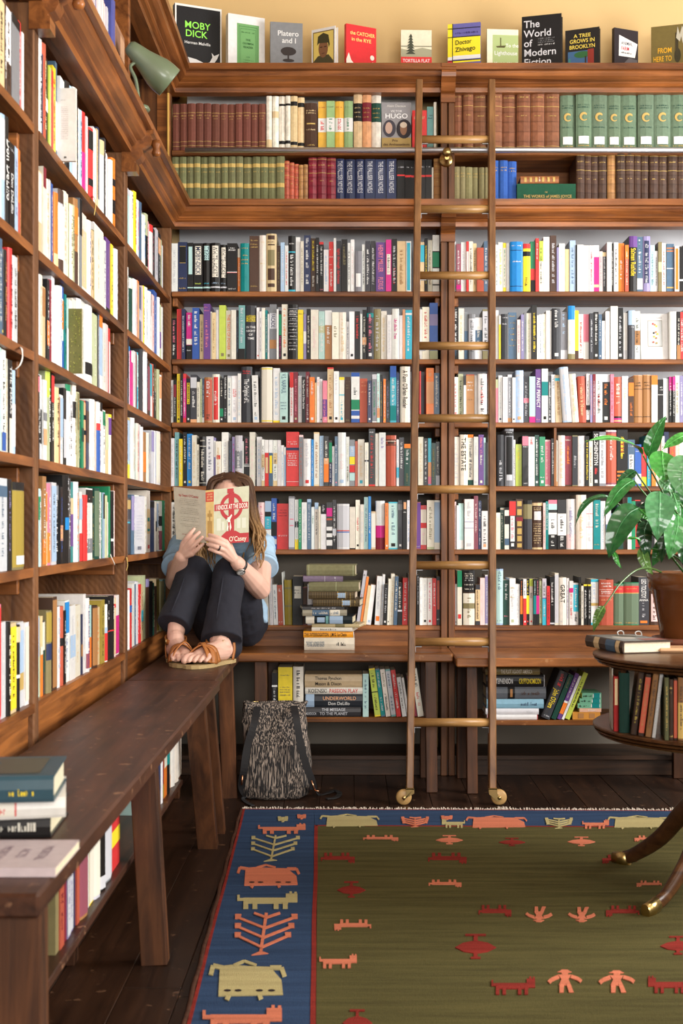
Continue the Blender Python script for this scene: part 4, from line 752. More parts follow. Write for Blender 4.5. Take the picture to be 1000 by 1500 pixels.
def faced(px0, px1, pytop, zb, Y, yaw, t, col, name, label, hard=True, lean=0, group=None):
    a = math.radians(yaw); V = Vector((math.cos(a), math.sin(a), 0)); x0, x1 = (px0-CX)/F*Y, (px1-CX)/F*Y
    d = (x1-x0)/math.cos(a); W = Vector((0,0,1)); U = V.cross(W); Wl = (W-U*math.sin(math.radians(lean))).normalized(); U = V.cross(Wl)
    h = (H-(pytop-CY)/F*Y-zb)/Wl.z
    mid = Vector(((x0+x1)/2, Y, zb)); O = mid-V*d/2-U*t
    b = Book(O, U, V, Wl, t, h, d, col, hard, 0, 0); return b, Cover(b)
W_, K_ = PAL['w'][0], PAL['k'][0]
DG = 'display books along the top ledge'
YD = 4.87
b, c = faced(258, 323, 9, Z1+.001, YD, 22, .030, (.012,.012,.014), 'x', 'x')
c.frame(0,1,0,1,.03,(.78,.77,.74)); c.rect(.97,1,0,1,(.78,.77,.74)); c.txt('MOBY', .30, .72, .095, (.30,.80,.10), .6, .18); c.txt('DICK', .30, .60, .095, (.30,.80,.10), .6, .18); c.txt('Herman Melville', .30, .47, .04, W_, .6, .18)
c.poly([(.03,.0),(.03,.29),(.25,.26),(.45,.24),(.62,.20),(.74,.22),(.80,.30),(.78,.36),(.84,.32),(.95,.36),(.90,.28),(.84,.22),(.80,0)], (.74,.74,.74)); b.band(b.h*.93, b.h, (.02,.07,.2))
b.link('display_book', 'large black display book with green MOBY DICK lettering, left end of top ledge', DG)
b, c = faced(335, 387, 23, Z1+.001, YD, 22, .030, (.72,.71,.70), 'x', 'x')
G1 = (.15,.34,.12); c.rect(.24,.84,.0,.86,G1); c.frame(.29,.79,.18,.82,.008,(.04,.16,.04)); c.frame(.33,.75,.21,.78,.006,(.04,.16,.04))
for i, st in enumerate(('THE', 'OLYMPIA', 'READER')): c.txt(st, .54, .60-.06*i, .032, (.02,.09,.02), .36)
c.scr(.54,.72,.36,.018,(.02,.09,.02)); c.scr(.54,.32,.1,.015,(.02,.09,.02)); c.scr(.54,.27,.3,.015,(.02,.09,.02)); c.scr(.54,.23,.3,.015,(.02,.09,.02))
b.link('display_book', 'white display book with framed green title panel on top ledge', DG)
b, c = faced(396, 443, 33, Z1+.001, YD, 9, .018, (.20,.205,.215), 'x', 'x')
c.txt('Platero', .55, .80, .095, W_, .8); c.txt('and I', .58, .67, .095, W_, .6); c.ell(.56,.47,.24,.08,(.03,.022,.02)); c.ell(.48,.44,.12,.05,(.03,.022,.02)); c.rect(.53,.58,.30,.46,(.03,.022,.02)); c.ell(.56,.30,.18,.03,(.03,.022,.02)); c.scr(.5, .13, .7, .05, W_)
b.link('display_book', 'grey display book with white title above a dark tree on top ledge', DG)
b, c = faced(456, 491, 41, Z1+.001, YD, -28, .022, (.76,.76,.78), 'x', 'x')
c.rect(.06,.95,.0,.94,(.16,.10,.03)); c.rect(.09,.92,.02,.92,(.72,.56,.15)); c.poly([(.09,.0),(.09,.34),(.28,.44),(.72,.44),(.92,.30),(.92,0)], (.07,.06,.03)); c.ell(.50,.58,.20,.19,(.22,.10,.05)); c.poly([(.24,.66),(.28,.84),(.5,.90),(.72,.84),(.78,.64),(.74,.58),(.70,.68),(.32,.70)], (.05,.045,.02)); c.rect(.36,.46,.60,.62,(.04,.02,.01)); c.rect(.54,.64,.60,.62,(.04,.02,.01)); c.rect(.44,.56,.47,.485,(.09,.03,.02)); c.rect(.35,.6,.02,.05,(.72,.5,.05))
b.link('display_book', 'small white-edged display book with painted helmeted figure on top ledge', DG)
b, c = faced(507, 551, 38, Z1+.001, YD, 25, .016, (.62,.025,.03), 'x', 'x')
c.txt('the CATCHER', .54, .84, .070, (.85,.62,.18), .82); c.txt('in the RYE', .50, .72, .070, (.85,.62,.18), .66)
c.poly([(0,0),(0,.30),(.08,.44),(.16,.30),(.30,.20),(.44,.16),(.62,.10),(.72,.20),(.70,0)], (.74,.68,.58)); c.poly([(.78,0),(.76,.22),(.88,.32),(1,.25),(1,0)], (.74,.68,.58)); c.ell(.86,.40,.07,.05,(.74,.68,.58))
b.link('display_book', 'red display book with yellow title above pale shapes on top ledge', DG)
b, c = faced(587, 632, 44, Z1+.001, YD, 2, .020, (.70,.66,.50), 'x', 'x')
c.rect(0,1,.64,.66,(.20,.19,.12)); c.poly([(0,.42),(0,.60),(.3,.56),(.7,.62),(1,.58),(1,.42)], (.34,.33,.22))
for i in range(7): c.poly([(.30-.05-.016*i,.84-.06*i),(.33,.92-.06*i),(.38+.016*i,.84-.06*i)], (.05,.055,.035))
c.rect(0,1,.14,.42,(.66,.03,.03)); c.txt('TORTILLA FLAT', .5, .34, .07, W_, .9, wfix=.88); c.scr(.5,.25,.8,.035,W_); c.scr(.5,.19,.8,.025,W_)
b.link('display_book', 'cream display book with pine drawing above red title strip on top ledge', DG)
b, c = faced(656, 703, 34, Z1+.001, YD, -12, .014, (.13,.12,.36), 'x', 'x')
c.rect(0,1,.40,.74,(.86,.72,.03)); c.rect(0,.15,.0,1,(.86,.72,.03)); c.rect(.15,1,.33,.40,(.75,.75,.76)); c.rect(.15,1,.27,.31,(.86,.72,.03)); c.rect(0,.15,.18,.32,(.6,.03,.04)); c.rect(0,.15,.32,.38,(.75,.75,.76))
for y in (.30,.74,.90): c.rect(0,1,y,y+.014,K_)
c.rect(.14,.16,0,1,K_); c.scr(.58,.82,.7,.035,(.03,.02,.10)); c.txt('Doctor', .48, .65, .085, K_, .5, slope=.06); c.txt('Zhivago', .54, .52, .085, K_, .62, slope=.06); c.scr(.55,.18,.5,.03,(.03,.02,.10))
b.link('display_book', 'yellow and violet panelled display book with black script title on top ledge', DG)
b, c = faced(713, 759, 43, Z1+.001, YD, 4, .018, (.76,.75,.55), 'x', 'x')
c.rect(.18,1,0,.88,(.38,.47,.20)); c.txt('To the', .80, .66, .075, W_, .42); c.txt('Lighthouse', .60, .50, .085, W_, .74); c.txt('Virginia Woolf', .60, .28, .06, W_, .74); c.poly([(.28,.64),(.60,.66),(.56,.61),(.32,.61)], (.08,.07,.02)); c.rect(.42,.45,.64,.82,(.08,.07,.02))
b.link('display_book', 'pale green display book with white script title on top ledge', DG)
b, c = faced(765, 821, 22, Z1+.001, YD, -15, .040, (.012,.011,.012), 'x', 'x')
for i, st in enumerate(('The', 'World', 'of', 'Modern', 'Fiction')): c.txt(st, .05, .87-.155*i, .115, (.62,.62,.66), .92, 0)
c.scr(.62,.62,.42,.02,(.25,.25,.26)); c.scr(.62,.59,.42,.02,(.25,.25,.26)); c.scr(.62,.56,.42,.02,(.25,.25,.26)); c.scr(.62,.52,.42,.025,(.6,.6,.6))
b.link('display_book', 'thick black display book with big pale grey title on top ledge', DG)
b, c = faced(829, 876, 42, Z1+.001, YD, -20, .022, (.016,.014,.014), 'x', 'x')
YT = (.78,.60,.10); c.txt('A TREE', .5, .86, .075, YT, .55, wfix=.5); c.txt('GROWS IN', .5, .75, .08, YT, .8, wfix=.74); c.txt('BROOKLYN', .5, .63, .08, YT, .8, wfix=.76)
c.rect(.08,.84,.0,.54,(.05,.12,.25)); c.ell(.50,.46,.24,.07,(.03,.12,.04)); c.rect(.58,.62,.15,.42,(.03,.02,.01)); c.rect(.66,.84,.0,.56,(.25,.03,.02)); c.poly([(.08,0),(.08,.20),(.30,.30),(.56,.20),(.56,0)], (.35,.25,.15)); c.rect(.10,.16,0,.4,(.05,.2,.18))
b.link('display_book', 'black display book with yellow title above a street picture on top ledge', DG)
b, c = faced(898, 936, 43, Z1+.001, YD, 22, .016, (.022,.016,.020), 'x', 'x')
c.poly([(.18,.42),(.20,.86),(.97,.72),(.86,.42)], (.70,.69,.68)); c.txt('ANIMAL', .28, .70, .07, (.05,.04,.05), .5, 0, wfix=.48); c.txt('FARM', .28, .59, .08, (.5,.03,.05), .4, 0, wfix=.34); c.scr(.50,.50,.44,.035,K_); c.poly([(.1,.10),(.35,.25),(.6,.40),(.95,.38),(.95,.28),(.6,.12)], (.09,.08,.085))
b.link('display_book', 'black display book with slanted white title panel on top ledge', DG)
b, c = faced(955, 1004, 37, Z1+.001, YD, -17, .016, (.15,.11,.03), 'x', 'x')
OT = (.80,.42,.02); c.txt('FROM', .38, .52, .10, OT, .4); c.txt('HERE TO', .32, .36, .10, OT, .52); c.txt('ETERNITY', .58, .20, .10, OT, .64); c.ell(.74,.40,.09,.14,(.035,.028,.01)); c.rect(.68,.76,.4,.84,(.04,.03,.012)); c.poly([(.70,.74),(.74,.96),(.80,.80),(.86,.96),(.95,.86),(.88,.62),(.84,.76),(.80,.66)], (.45,.42,.33))
b.link('display_book', 'olive display book with orange title and pale flames, right end of ledge', DG)
# faced-out books within the rows
b, c = faced(559, 602, 149, ZBK['A']+.001, 4.815, 0, .022, (.27,.26,.27), 'x', 'x', lean=3)
c.rect(0,1,0,.27,(.38,.26,.09)); c.txt('Alain Decaux', .5, .93, .05, (.6,.58,.55), .8); c.txt('VICTOR', .5, .82, .045, (.75,.74,.74), .5); c.txt('HUGO', .5, .72, .10, (.82,.82,.82), .84, wfix=.78)
c.ell(.26,.46,.22,.18,(.05,.045,.06)); c.ell(.24,.47,.12,.12,(.50,.34,.27)); c.ell(.76,.45,.26,.20,(.025,.02,.025)); c.ell(.74,.46,.12,.14,(.24,.12,.07)); c.ell(.74,.53,.12,.06,(.55,.45,.35))
c.txt('Prix', .45, .21, .05, (.08,.04,.02), .4); c.txt('des Ambassadeurs', .5, .13, .05, (.08,.04,.02), .9)
b.link('hardback_book', 'grey book faced out on top back shelf with two portrait ovals', 'faced-out books')
b, c = faced(939, 978, 459, ZBK['D']+.001, 4.83, 0, .020, (.78,.78,.79), 'x', 'x', lean=4)
c.scr(.5,.91,.6,.03,(.4,.4,.42)); c.rect(.25,.80,.28,.86,(.35,.34,.31)); c.rect(.27,.78,.30,.84,(.48,.50,.50)); c.scr(.5,.24,.45,.02,(.45,.45,.47)); c.scr(.5,.16,.3,.02,(.45,.45,.47)); c.scr(.5,.05,.3,.04,(.4,.4,.42))
for x, y, cc in ((.45,.78,'r'),(.52,.76,'O'),(.58,.73,'y'),(.48,.58,'k'),(.56,.60,'O'),(.62,.56,'y'),(.50,.50,'y'),(.57,.47,'N'),(.46,.38,'S'),(.58,.36,'Y')): c.ell(x,y,.035,.02,PAL[cc][0],8)
b.link('paperback_book', 'white book faced out on fourth back shelf with grey picture panel', 'faced-out books')
# three books on the left shelves pushed out or turned so that a cover shows
for (px0, px1, pyt, zb, col, nm, lab, art) in ((87, 111, 129, ZLF[0], (.70,.71,.73), 'hardback_book', 'white book turned cover-out on highest shelf of middle left bay', 0),
    (103, 120, 452, ZLF[2], (.16,.15,.04), 'paperback_book', 'moss-picture book turned cover-out on third shelf of middle left bay', 1),
    (198, 212, 727, ZLF[4], (.74,.74,.77), 'paperback_book', 'white booklet with barcode turned cover-out in corner left bay', 2)):
    Yc = F*.668/(CX-px0)+.001; xr_ = (px1-CX)/F*Yc; hh_ = H-(pyt-CY)/F*Yc-zb-.001; b = Book((xr_-.15, Yc+.010, zb+.001), (0,-1,0), (1,0,0), (0,0,1), .010, hh_, .15, col, False, 0, 0); c = Cover(b); fr0 = 1-(xr_+.668)/.15; pt0 = c.pt; c.pt = (lambda x, y, e, b=b, fr0=fr0: b.at(b.t+e, fr0*b.d+x*(1-fr0), y))
    if art == 0:
        for i in range(18): c.scr(.32, .74-.026*i, .46, .012, (.30,.30,.31))
        c.scr(.24,.83,.3,.012,(.3,.3,.3)); c.rect(.30,.36,.03,.055,K_); c.rect(.38,.44,.03,.055,K_)
    elif art == 1:
        for i in range(70): c.ell(random.uniform(.06,.94), random.uniform(.04,.96), random.uniform(.03,.06), random.uniform(.008,.016), random.choice(((.30,.30,.05),(.20,.22,.04),(.10,.11,.03),(.36,.34,.08))), 6)
    else:
        for i in range(9): c.scr(.45, .66-.05*i, .6, .014, (.40,.44,.58))
        for i in range(12): c.rect(.26+.035*i, .26+.035*i+.012+.008*(i%3), .07, .13, (.10,.10,.16))
    b.link(nm, lab, 'faced-out books')
# green slipcase lying upside down, and a little book on it
def lying(px0, px1, zb, t, Y, yaw, d, col, hard=True, mi=0, flip=False):
    a = math.radians(yaw); e = Vector((math.cos(a), -math.sin(a), 0)); V = Vector((math.sin(a), math.cos(a), 0)); x0, x1 = (px0-CX)/F*Y, (px1-CX)/F*Y; L = (x1-x0)/math.cos(a)
    c = Vector(((x0+x1)/2, Y, zb))
    if flip: return Book(c-e*L/2+Vector((0,0,t)), (0,0,-1), V, e, t, L, d, col, hard, mi)
    return Book(c+e*L/2, (0,0,1), V, -e, t, L, d, col, hard, mi)
SG = 'books lying on the shelf ends'
zb = ZBK['B']+.001
b = lying(757, 843, zb, .093, 4.80, 0, .15, (.008,.07,.035), True, 1, True); b.b = 0
b = Book(b.O, b.U, b.V, b.W, b.t, b.h, b.d, b.col, True, 1, 0)
fx = lambda yy: (lambda x, y: b.sp(yy+y, b.h*.5+x, .0012))
gd = PAL['D'][0]
text(b.print, 'THE WORKS of JAMES JOYCE', lambda x, y: b.sp(.046-y, b.h*.52+x, .0012), .0105, b.h*.82, gd, 0, True)
scribble(b.print, lambda x, y: b.sp(.060-y, b.h*.5+x, .0012), b.h*.3, .006, gd); scribble(b.print, lambda x, y: b.sp(.030-y, b.h*.5+x, .0012), b.h*.05, .006, gd)
b.link('boxed_book_set', 'green boxed volume lying with gilt title upside down on second back shelf', SG)
b = lying(762, 818, zb+.0945, .026, 4.80, 2, .10, (.30,.11,.04), True, 2, True); b.deco(['Ho50', 'RD10-16', 'RD24-30', 'RD38-44', 'RD56-62', 'RD70-76', 'RD84-90'])
b.link('leather_bound_book', 'small gilt-tooled book lying on the green boxed volume', SG)
# ---- stack of books on the bench beside the reader
TG = 'stacked books on the bench beside the reader'
STK = [(415,848,700,808,0,.15,(.68,.62,.50),['Vd60-96/THE_RING_LARDNER_READER','Sk12-36'],'thick cream book at the bottom of the bench stack'),
 (408,842,645,698,0,.14,(.80,.33,.02),['Vk50-98/THE_INTERROGATION','Vk14-46/J.M.G._Le_Clezio','Bw0-1'],'orange book second from bottom of the bench stack'),
 (478,830,608,642,8,.13,(.74,.71,.63),['Sk40-80'],'thin white book third from bottom of the bench stack'),
 (480,885,575,606,10,.13,(.55,.45,.25),['Bh30-50'],'thin tan book fourth from bottom of the bench stack'),
 (420,830,505,573,6,.14,(.012,.02,.025),['Bo80-98','RA58-74','Bq50-56','BA20-48'],'dark book with pale aqua disc in the bench stack'),
 (400,782,450,503,-4,.13,(.30,.27,.20),['Bd40-78','So42-76','Bo16-38','Sd18-36'],'khaki book with wide slate-blue band in the bench stack'),
 (400,760,422,449,-6,.13,(.02,.018,.018),['Sl20-80'],'very thin black book in the bench stack'),
 (490,892,356,420,6,.14,(.085,.06,.03),['RA20-38','BD36-38','BD19-20','HD10'],'dotted brown book with blue label, lower of the pair in stack'),
 (450,852,288,354,5,.14,(.085,.06,.03),['RA20-38','BD36-38','BD19-20','HD10'],'dotted brown book with blue label, upper of the pair in stack'),
 (455,885,202,286,4,.14,(.20,.19,.10),['Bf45-46'],'olive cloth book third from top of the bench stack'),
 (405,748,150,200,-2,.12,(.20,.15,.22),['Hl20','Bl45-46'],'dull purple book second from top of the bench stack'),
 (435,855,52,148,3,.14,(.22,.21,.11),['Bf4-5','Bf95-96'],'olive cloth book on top of the bench stack')]
z = ZS+.0005
for x0, x1, y0, y1, yaw, d, col, ds, lab in STK:
    t = (y1-y0)/5.8824/F*4.59*1.005; b = lying(375+x0/5.8824, 375+x1/5.8824, z, t-.0006, 4.60, yaw, d, col, t > .012, 1 if 'olive' in lab or 'purple' in lab else 0); z += t
    b.deco(ds)
    if 'dotted' in lab:
        for i in range(17):
            for j in range(5): w = b.h*(.05+.9*i/17); u = b.t*(.18+.16*j); b.print.add([b.sp(u,w,.0008), b.sp(u+.0016,w,.0008), b.sp(u+.0016,w+.0016,.0008), b.sp(u,w+.0016,.0008)], [(0,1,2,3)], (.36,.27,.12))
    b.link('stacked_book', lab, TG)
# ---- books on the shelf under the rear benches
UG = 'books on the shelf under the rear benches'; ZU = .2435; YU = 4.585
def upright(px0, px1, pyt, zb, Y, col, ds, lean=0, hard=None, d=.12, mi=0, yaw=0):
    x0, x1 = (px0-CX)/F*Y, (px1-CX)/F*Y; a = math.radians(lean); t = ((x1-x0)-.0008)*math.cos(a); h = (H-(pyt-CY)/F*Y-zb)
    U0 = Vector((math.cos(math.radians(yaw)), -math.sin(math.radians(yaw)), 0)); V = Vector((math.sin(math.radians(yaw)), math.cos(math.radians(yaw)), 0))
    U = U0*math.cos(a)-Vector((0,0,1))*math.sin(a); Wv = U0*math.sin(a)+Vector((0,0,1))*math.cos(a)
    O = Vector((x0+.0004, Y, zb)); 
    if a > 0: O = O+U0*t*(1-math.cos(a))+Vector((0,0,t*math.sin(a)))
    hh = (h-(t*math.sin(abs(a))))/math.cos(a) if a else h
    b = Book(O, U, V, Wv, t, hh, d, col, hard, mi); b.deco(ds); return b
c3 = lambda v: 340+v/3.3333
for x0, x1, yt, cc, ds, ln, lab in ((193,221,85,'k',['Sw30-70','Bw68-72'],0,'black book behind the backpack beside yellow book'),
  (224,294,58,'y',['Hh84','Hh60','Hh55','Hh50','Hh44','RB14-26'],0,'thick yellow book under the bench above the backpack'),
  (297,348,55,'o',['Sk36-96'],0,'off-white book between yellow book and the flat black-spined pile'),
  (637,666,90,'a',['Sd'],0,'pale aqua book at right end of the flat pile under bench'),
  (696,726,62,'y',['BL3-97','Sk55-90','Sk12-45','Bk50-52'],-7.3,'lime-yellow book leaning left under the bench'),
  (727,748,64,'d',['Bt3-97','Sl60-92','Sl12-40'],-7.3,'deep teal book leaning left under the bench'),
  (750,774,66,'o',['Sh60-92','Sk12-48'],-7.3,'cream book leaning left beside the deep teal one under bench'),
  (776,800,66,'q',['Bl4-96','Sd60-90','Sd12-44'],-7.3,'grey-green book leaning left under the bench'),
  (802,825,70,'r',['Sw12-52','Sw60-92'],-7.3,'red book leaning left under the bench'),
  (830,852,105,'w',['Sk20-90'],-8.5,'short white book leaning left, beside red book under the bench'),
  (854,866,108,'w',['Sl20-90'],-8.5,'slim white book leaning left behind the ladder rail under the bench'),
  (880,904,98,'m',['Sr'],-8.5,'dark red book leaning left behind the ladder rail'),
  (906,936,62,'o',['Sr20-50','Sk60-94'],-8.5,'cream book with red letters leaning left, right of ladder rail')):
    upright(c3(x0), c3(x1), 960+yt/3.3333, ZU, YU, jit(PAL[cc][0]), ds, ln, d=.11).link('under_bench_book', lab, UG)
z = ZU+.0003
for y0, y1, x0, x1, col, ds, lab in ((252,299,356,628,(.035,.034,.038),['Vl24-74/TO_THE_PLANET','Vl76-98/MURDOCH','Rl4-12'],'charcoal book at the bottom of the flat pile under bench'),
  (187,250,356,635,(.022,.026,.034),['BA84-99','VF10-70/UNDERWORLD'],'dark thick book with peach title in the flat pile under bench'),
  (153,186,356,636,(.72,.69,.62),['Vk62-95/KOSINSKI','Vr8-58/PASSION_PLAY'],'white book with black and red title in the flat pile'),
  (88,152,354,634,(.58,.44,.27),['Vk36-80/Mason_&_Dixon','Vk40-80/Thomas_Pynchon','Rk86-98'],'tan book on top of the flat pile under bench')):
    t = (y1-y0)/3.3333/F*YU; b = lying(c3(x0), c3(x1), z, t-.0005, YU+.002, 0, .12, col, True)
    if 'Mason' in ds[0]: b.vtext(b.h*.36, b.h*.82, 'Thomas Pynchon', K_, .24, .72); b.vtext(b.h*.36, b.h*.82, 'Mason & Dixon', K_, .26, .30)
    elif 'UNDER' in ds[1]: b.deco(ds[:1]); b.vtext(b.h*.10, b.h*.70, 'UNDERWORLD', PAL['F'][0], .26, .70); b.vtext(b.h*.22, b.h*.60, 'Don DeLillo', W_, .26, .30)
    elif 'PLANET' in ds[0]: b.vtext(b.h*.24, b.h*.74, 'THE MESSAGE', PAL['l'][0], .28, .76); b.vtext(b.h*.24, b.h*.74, 'TO THE PLANET', PAL['l'][0], .30, .34); b.vtext(b.h*.80, b.h*.99, 'MURDOCH', PAL['l'][0], .30, .34)
    else: b.deco(ds)
    b.link('under_bench_book', lab, UG); z += t
c5 = lambda v: 690+v/5; YV = 4.512; z = ZU+.0003
for y0, y1, x0, x1, col, ds, lab in ((395,434,115,486,(.72,.72,.73),['Br96-99','Br0-1'],'white book at the bottom of the right-hand flat pile'),
  (350,394,105,494,(.66,.66,.70),['Sl10-30'],'white paperback second from bottom of the right-hand flat pile'),
  (280,349,112,530,(.22,.42,.55),['Sd10-40'],'sky-blue book in the right-hand flat pile under bench'),
  (190,279,108,546,(.10,.11,.13),['Bk52-64','RN56-60','SB10-44'],'grey book with dark seal band in the right-hand flat pile'),
  (100,188,108,535,(.014,.014,.016),['Vw54-86/STEPHENSON','Vy6-44/CRYPTONOMICON','Bl0-1'],'black book with yellow title in the right-hand flat pile'),
  (48,98,104,502,(.20,.15,.06),['Vo14-72/THE_PLOT_AGAINST_AMERICA'],'gold-brown book on top of the right-hand flat pile')):
    t = (y1-y0)/5/F*YV; b = lying(c5(x0), c5(x1), z, t-.0005, YV+.002, 0, .13, col, True); b.deco(ds); b.link('under_bench_book', lab, UG); z += t
for x0, x1, yt, cc, ds, ln, lab in ((505,578,55,'g',['Vy22-62/John_O\'Hara','Sr66-94','Hl6'],22,'thick charcoal book leaning right against the leaning green one'),
  (582,622,85,'e',['Sh70-94'],22,'dark green book leaning right under the bench'),
  (626,658,78,'u',['BO12-36','Bw36-40','So45-90'],22,'purple and orange book leaning right under the bench'),
  (660,680,98,'w',['Sl'],22,'slim white book leaning right under the bench'),
  (684,722,72,'L',['Sk18-84'],22,'lime green book leaning right under the bench')):
    upright(c5(x0), c5(x1), 970+yt/5, ZU, YV, jit(PAL[cc][0]), ds, ln, d=.12).link('under_bench_book', lab, UG)
z = ZU+.0003
for y0, y1, x0, x1, col, ds, lab in ((372,428,742,945,(.55,.24,.04),['RN20-40','RN60-80'],'orange patterned book lowest in the small pile behind round table'),
  (343,371,792,952,(.70,.42,.30),['Sw20-60'],'peach book second from bottom in the small pile'),
  (305,341,780,952,(.16,.42,.28),['Rw6-44','Bt8-40','Sk50-94'],'mint green book third from bottom in the small pile'),
  (268,303,794,952,(.16,.42,.28),['Rw6-44','Bt8-40','Sk50-94'],'mint green book second from top in the small pile'),
  (225,266,812,952,(.16,.42,.28),['Rw6-44','Bt8-40','Sk50-94'],'mint green book on top of the small pile')):
    t = (y1-y0)/5/F*YV; b = lying(c5(x0), c5(x1), z, t-.0005, YV+.004, 0, .11, col, False); b.deco(ds); b.link('under_bench_book', lab, UG); z += t
# ---- books on the shelf under the long bench (spines face the room)
LG = 'books on the shelf under the long bench'; XU = .475
def sidebook(p0, p1, cc, h, lab, ds):
    y0, y1 = F*XU/(CX-p0), F*XU/(CX-p1); b = Book((-XU-random.uniform(0,.006), y0+.0005, .2165), (0,1,0), (-1,0,0), (0,0,1), y1-y0-.001, h, .13, jit(PAL[cc][0])); b.deco(ds); b.link('under_bench_book', lab, LG)
for p0, p1, cc, h, ds, lab in ((84,89,'h',.19,[],'olive book at near end of the shelf under long bench'), (89,95,'S',.20,['Sm'],'first dark red book from near end under long bench'), (95,100,'m',.20,[],'maroon book beside the dark red one under long bench'),
  (100,105,'v',.18,['Bl2-98','Sv'],'first pale lavender paperback under long bench'), (105,110,'v',.18,['Bl2-98','Sv'],'second pale lavender paperback under long bench'), (110,114,'n',.19,[],'navy book beside the lavender paperbacks under long bench'), (114,118,'S',.19,['Bl80-96'],'second dark red book under long bench, pale top'),
  (118,130,'N',.19,['BR3-97'],'wide brown book in the middle under long bench'), (130,133,'w',.18,[],'slim white book beside wide brown book under long bench'), (133,139,'y',.18,['Bo2-98'],'cream-yellow book under long bench'), (139,147,'l',.19,['Bo3-97'],'grey-white book under long bench'), (147,154,'k',.20,['Bl2-14'],'black book with pale foot under long bench'), (154,166,'s',.20,['Bl2-98'],'grey magazine stack-like book before the red one under bench'), (166,178,'r',.16,['By30-50'],'red book with yellow patch under long bench'),
  (224,232,'a',.19,['Bl20-96'],'pale aqua book beside the middle bench leg'), (232,235,'k',.19,['Bn2-98'],'slim black book beside pale aqua book under bench'), (235,238,'w',.19,[],'slim white book between black and maroon under bench'), (238,241,'m',.19,['BY2-20'],'slim maroon book under far end of bench'), (241,245,'O',.19,['Bo40-60'],'orange book under far end of bench'), (245,248,'k',.19,['Bt40-60'],'black-teal slim book under far end of bench'),
  (248,252,'F',.19,['Bo20-98'],'first of the pale books under far end of bench'), (252,256,'w',.19,[],'second of the pale books under far end of bench'), (256,261,'o',.19,['Sl'],'third of the pale books under far end of bench'), (261,266,'o',.19,['Sc'],'last pale book under far end of bench')): sidebook(p0, p1, cc, h, lab, ds)
# ---- pile at the near end of the long bench
NG = 'books lying on the long bench'
def flat(name, lab, corner, yaw, L, d, z, t, col, ds, hard=True):
    """lying book, spine towards the viewer; corner = right end of the spine foot"""
    a = math.radians(yaw); e = Vector((math.cos(a), math.sin(a), 0)); V = Vector((-math.sin(a), math.cos(a), 0))
    b = Book(Vector((*corner, z)), (0,0,1), V, -e, t, L, d, col, hard); b.deco(ds); return b
b = flat('x', '', (-.420,1.835), 3, .19, .15, ZS+.0005, .032, (.02,.018,.018), ['Bl40-70','So10-36']); b.link('lying_book', 'black-spined book at the bottom of the pile on long bench', NG)
b = flat('x', '', (-.395,1.815), 12, .22, .155, ZS+.0335, .028, (.70,.68,.63), ['Rr30-62','Ro31-61','Sr32-60']); b.link('lying_book', 'white book with red lettering in the middle of bench pile', NG)
b = flat('x', '', (-.402,1.775), 6, .21, .15, ZS+.063, .036, (.03,.075,.10), ['Bo62-80','By64-78']); b.vscrib(b.h*.12, b.h*.28, PAL['y'][0], .26, .4)
cv = Cover(b, 1); cv.rect(.1,.9,.1,.9,(.09,.085,.06)); cv.ell(.3,.7,.12,.08,(.35,.33,.25)); cv.ell(.6,.5,.2,.1,(.05,.08,.09)); b.link('lying_book', 'teal jacketed book on top of the bench pile', NG)
b = Book(Vector((-.367, 1.628, ZS+.0005)), (0,0,1), Vector((0,1,0)), Vector((-1,0,0)), .0115, .30, .145, (.52,.43,.44), False)
cv = Cover(b, 1)
for i, (st, x) in enumerate((('MORTAL',.10),('ACTS',.19),('MORTAL',.28),('WORDS',.37))):
    text(b.print, st, lambda a, c_, x=x: b.at(b.t+.0007, b.d*.5-a, b.h*x-c_), .0125, b.d*.62, (.24,.16,.20), 0, False)
b.link('lying_book', 'pale pink thin book lying flat at near end of long bench', NG)
# ---- upper left shelf above the lower cornice
def upper(y0, y1, n, cs, h, shelf):
    for i in range(n):
        a, c_ = y0+(y1-y0)*i/n, y0+(y1-y0)*(i+1)/n; bb = Book((-.672-random.uniform(0,.006), a+.0004, Z2-.004), (0,1,0), (-1,0,0), (0,0,1), c_-a-.0008, h*random.uniform(.93,1.0), .2, jit(PAL[cs[i%len(cs)]][0])); 
        if random.random() < .5: bb.deco(['S'+random.choice('lvk')])
        bb.into(stuff)
upper(2.78, 3.66, 52, 'PlPwvPlwPwPP', .27, 0); upper(3.93, 4.14, 10, 'vvsvvd', .20, 0); upper(4.14, 4.22, 2, 'Bc', .19, 0); upper(4.22, 4.62, 18, 'wowlkwow', .19, 0)
b = Book((-.67, 3.662, Z2-.004), (0,1,0), (-1,0,0), (0,0,1), .045, .30, .2, (.06,.07,.26), True); b.link('hardback_book', 'tall violet-blue binder above the lower left cornice', None)
mbx = MB(); cbox(mbx, (-.90, 3.712, Z2-.004), (-.668, 3.87, Z2+.26), .003); o = mbx.build('file_box', plain('brown_card', (.30,.15,.08), .8, vary=.2, vscale=12)); tag(o, 'brown chequered cardboard file box beside the green lamp', 'box')
for i in range(2):
    for j in range(3):
        mbx = MB(); y = 3.722+.075*i; zz = Z2+.02+.08*j; cbox(mbx, (-.6685, y, zz), (-.6665, y+.062, zz+.062), .0005); mbx.build('label_square', plain('card_square', (.45,.26,.15) if (i+j)%2 else (.20,.10,.06), .8), o)
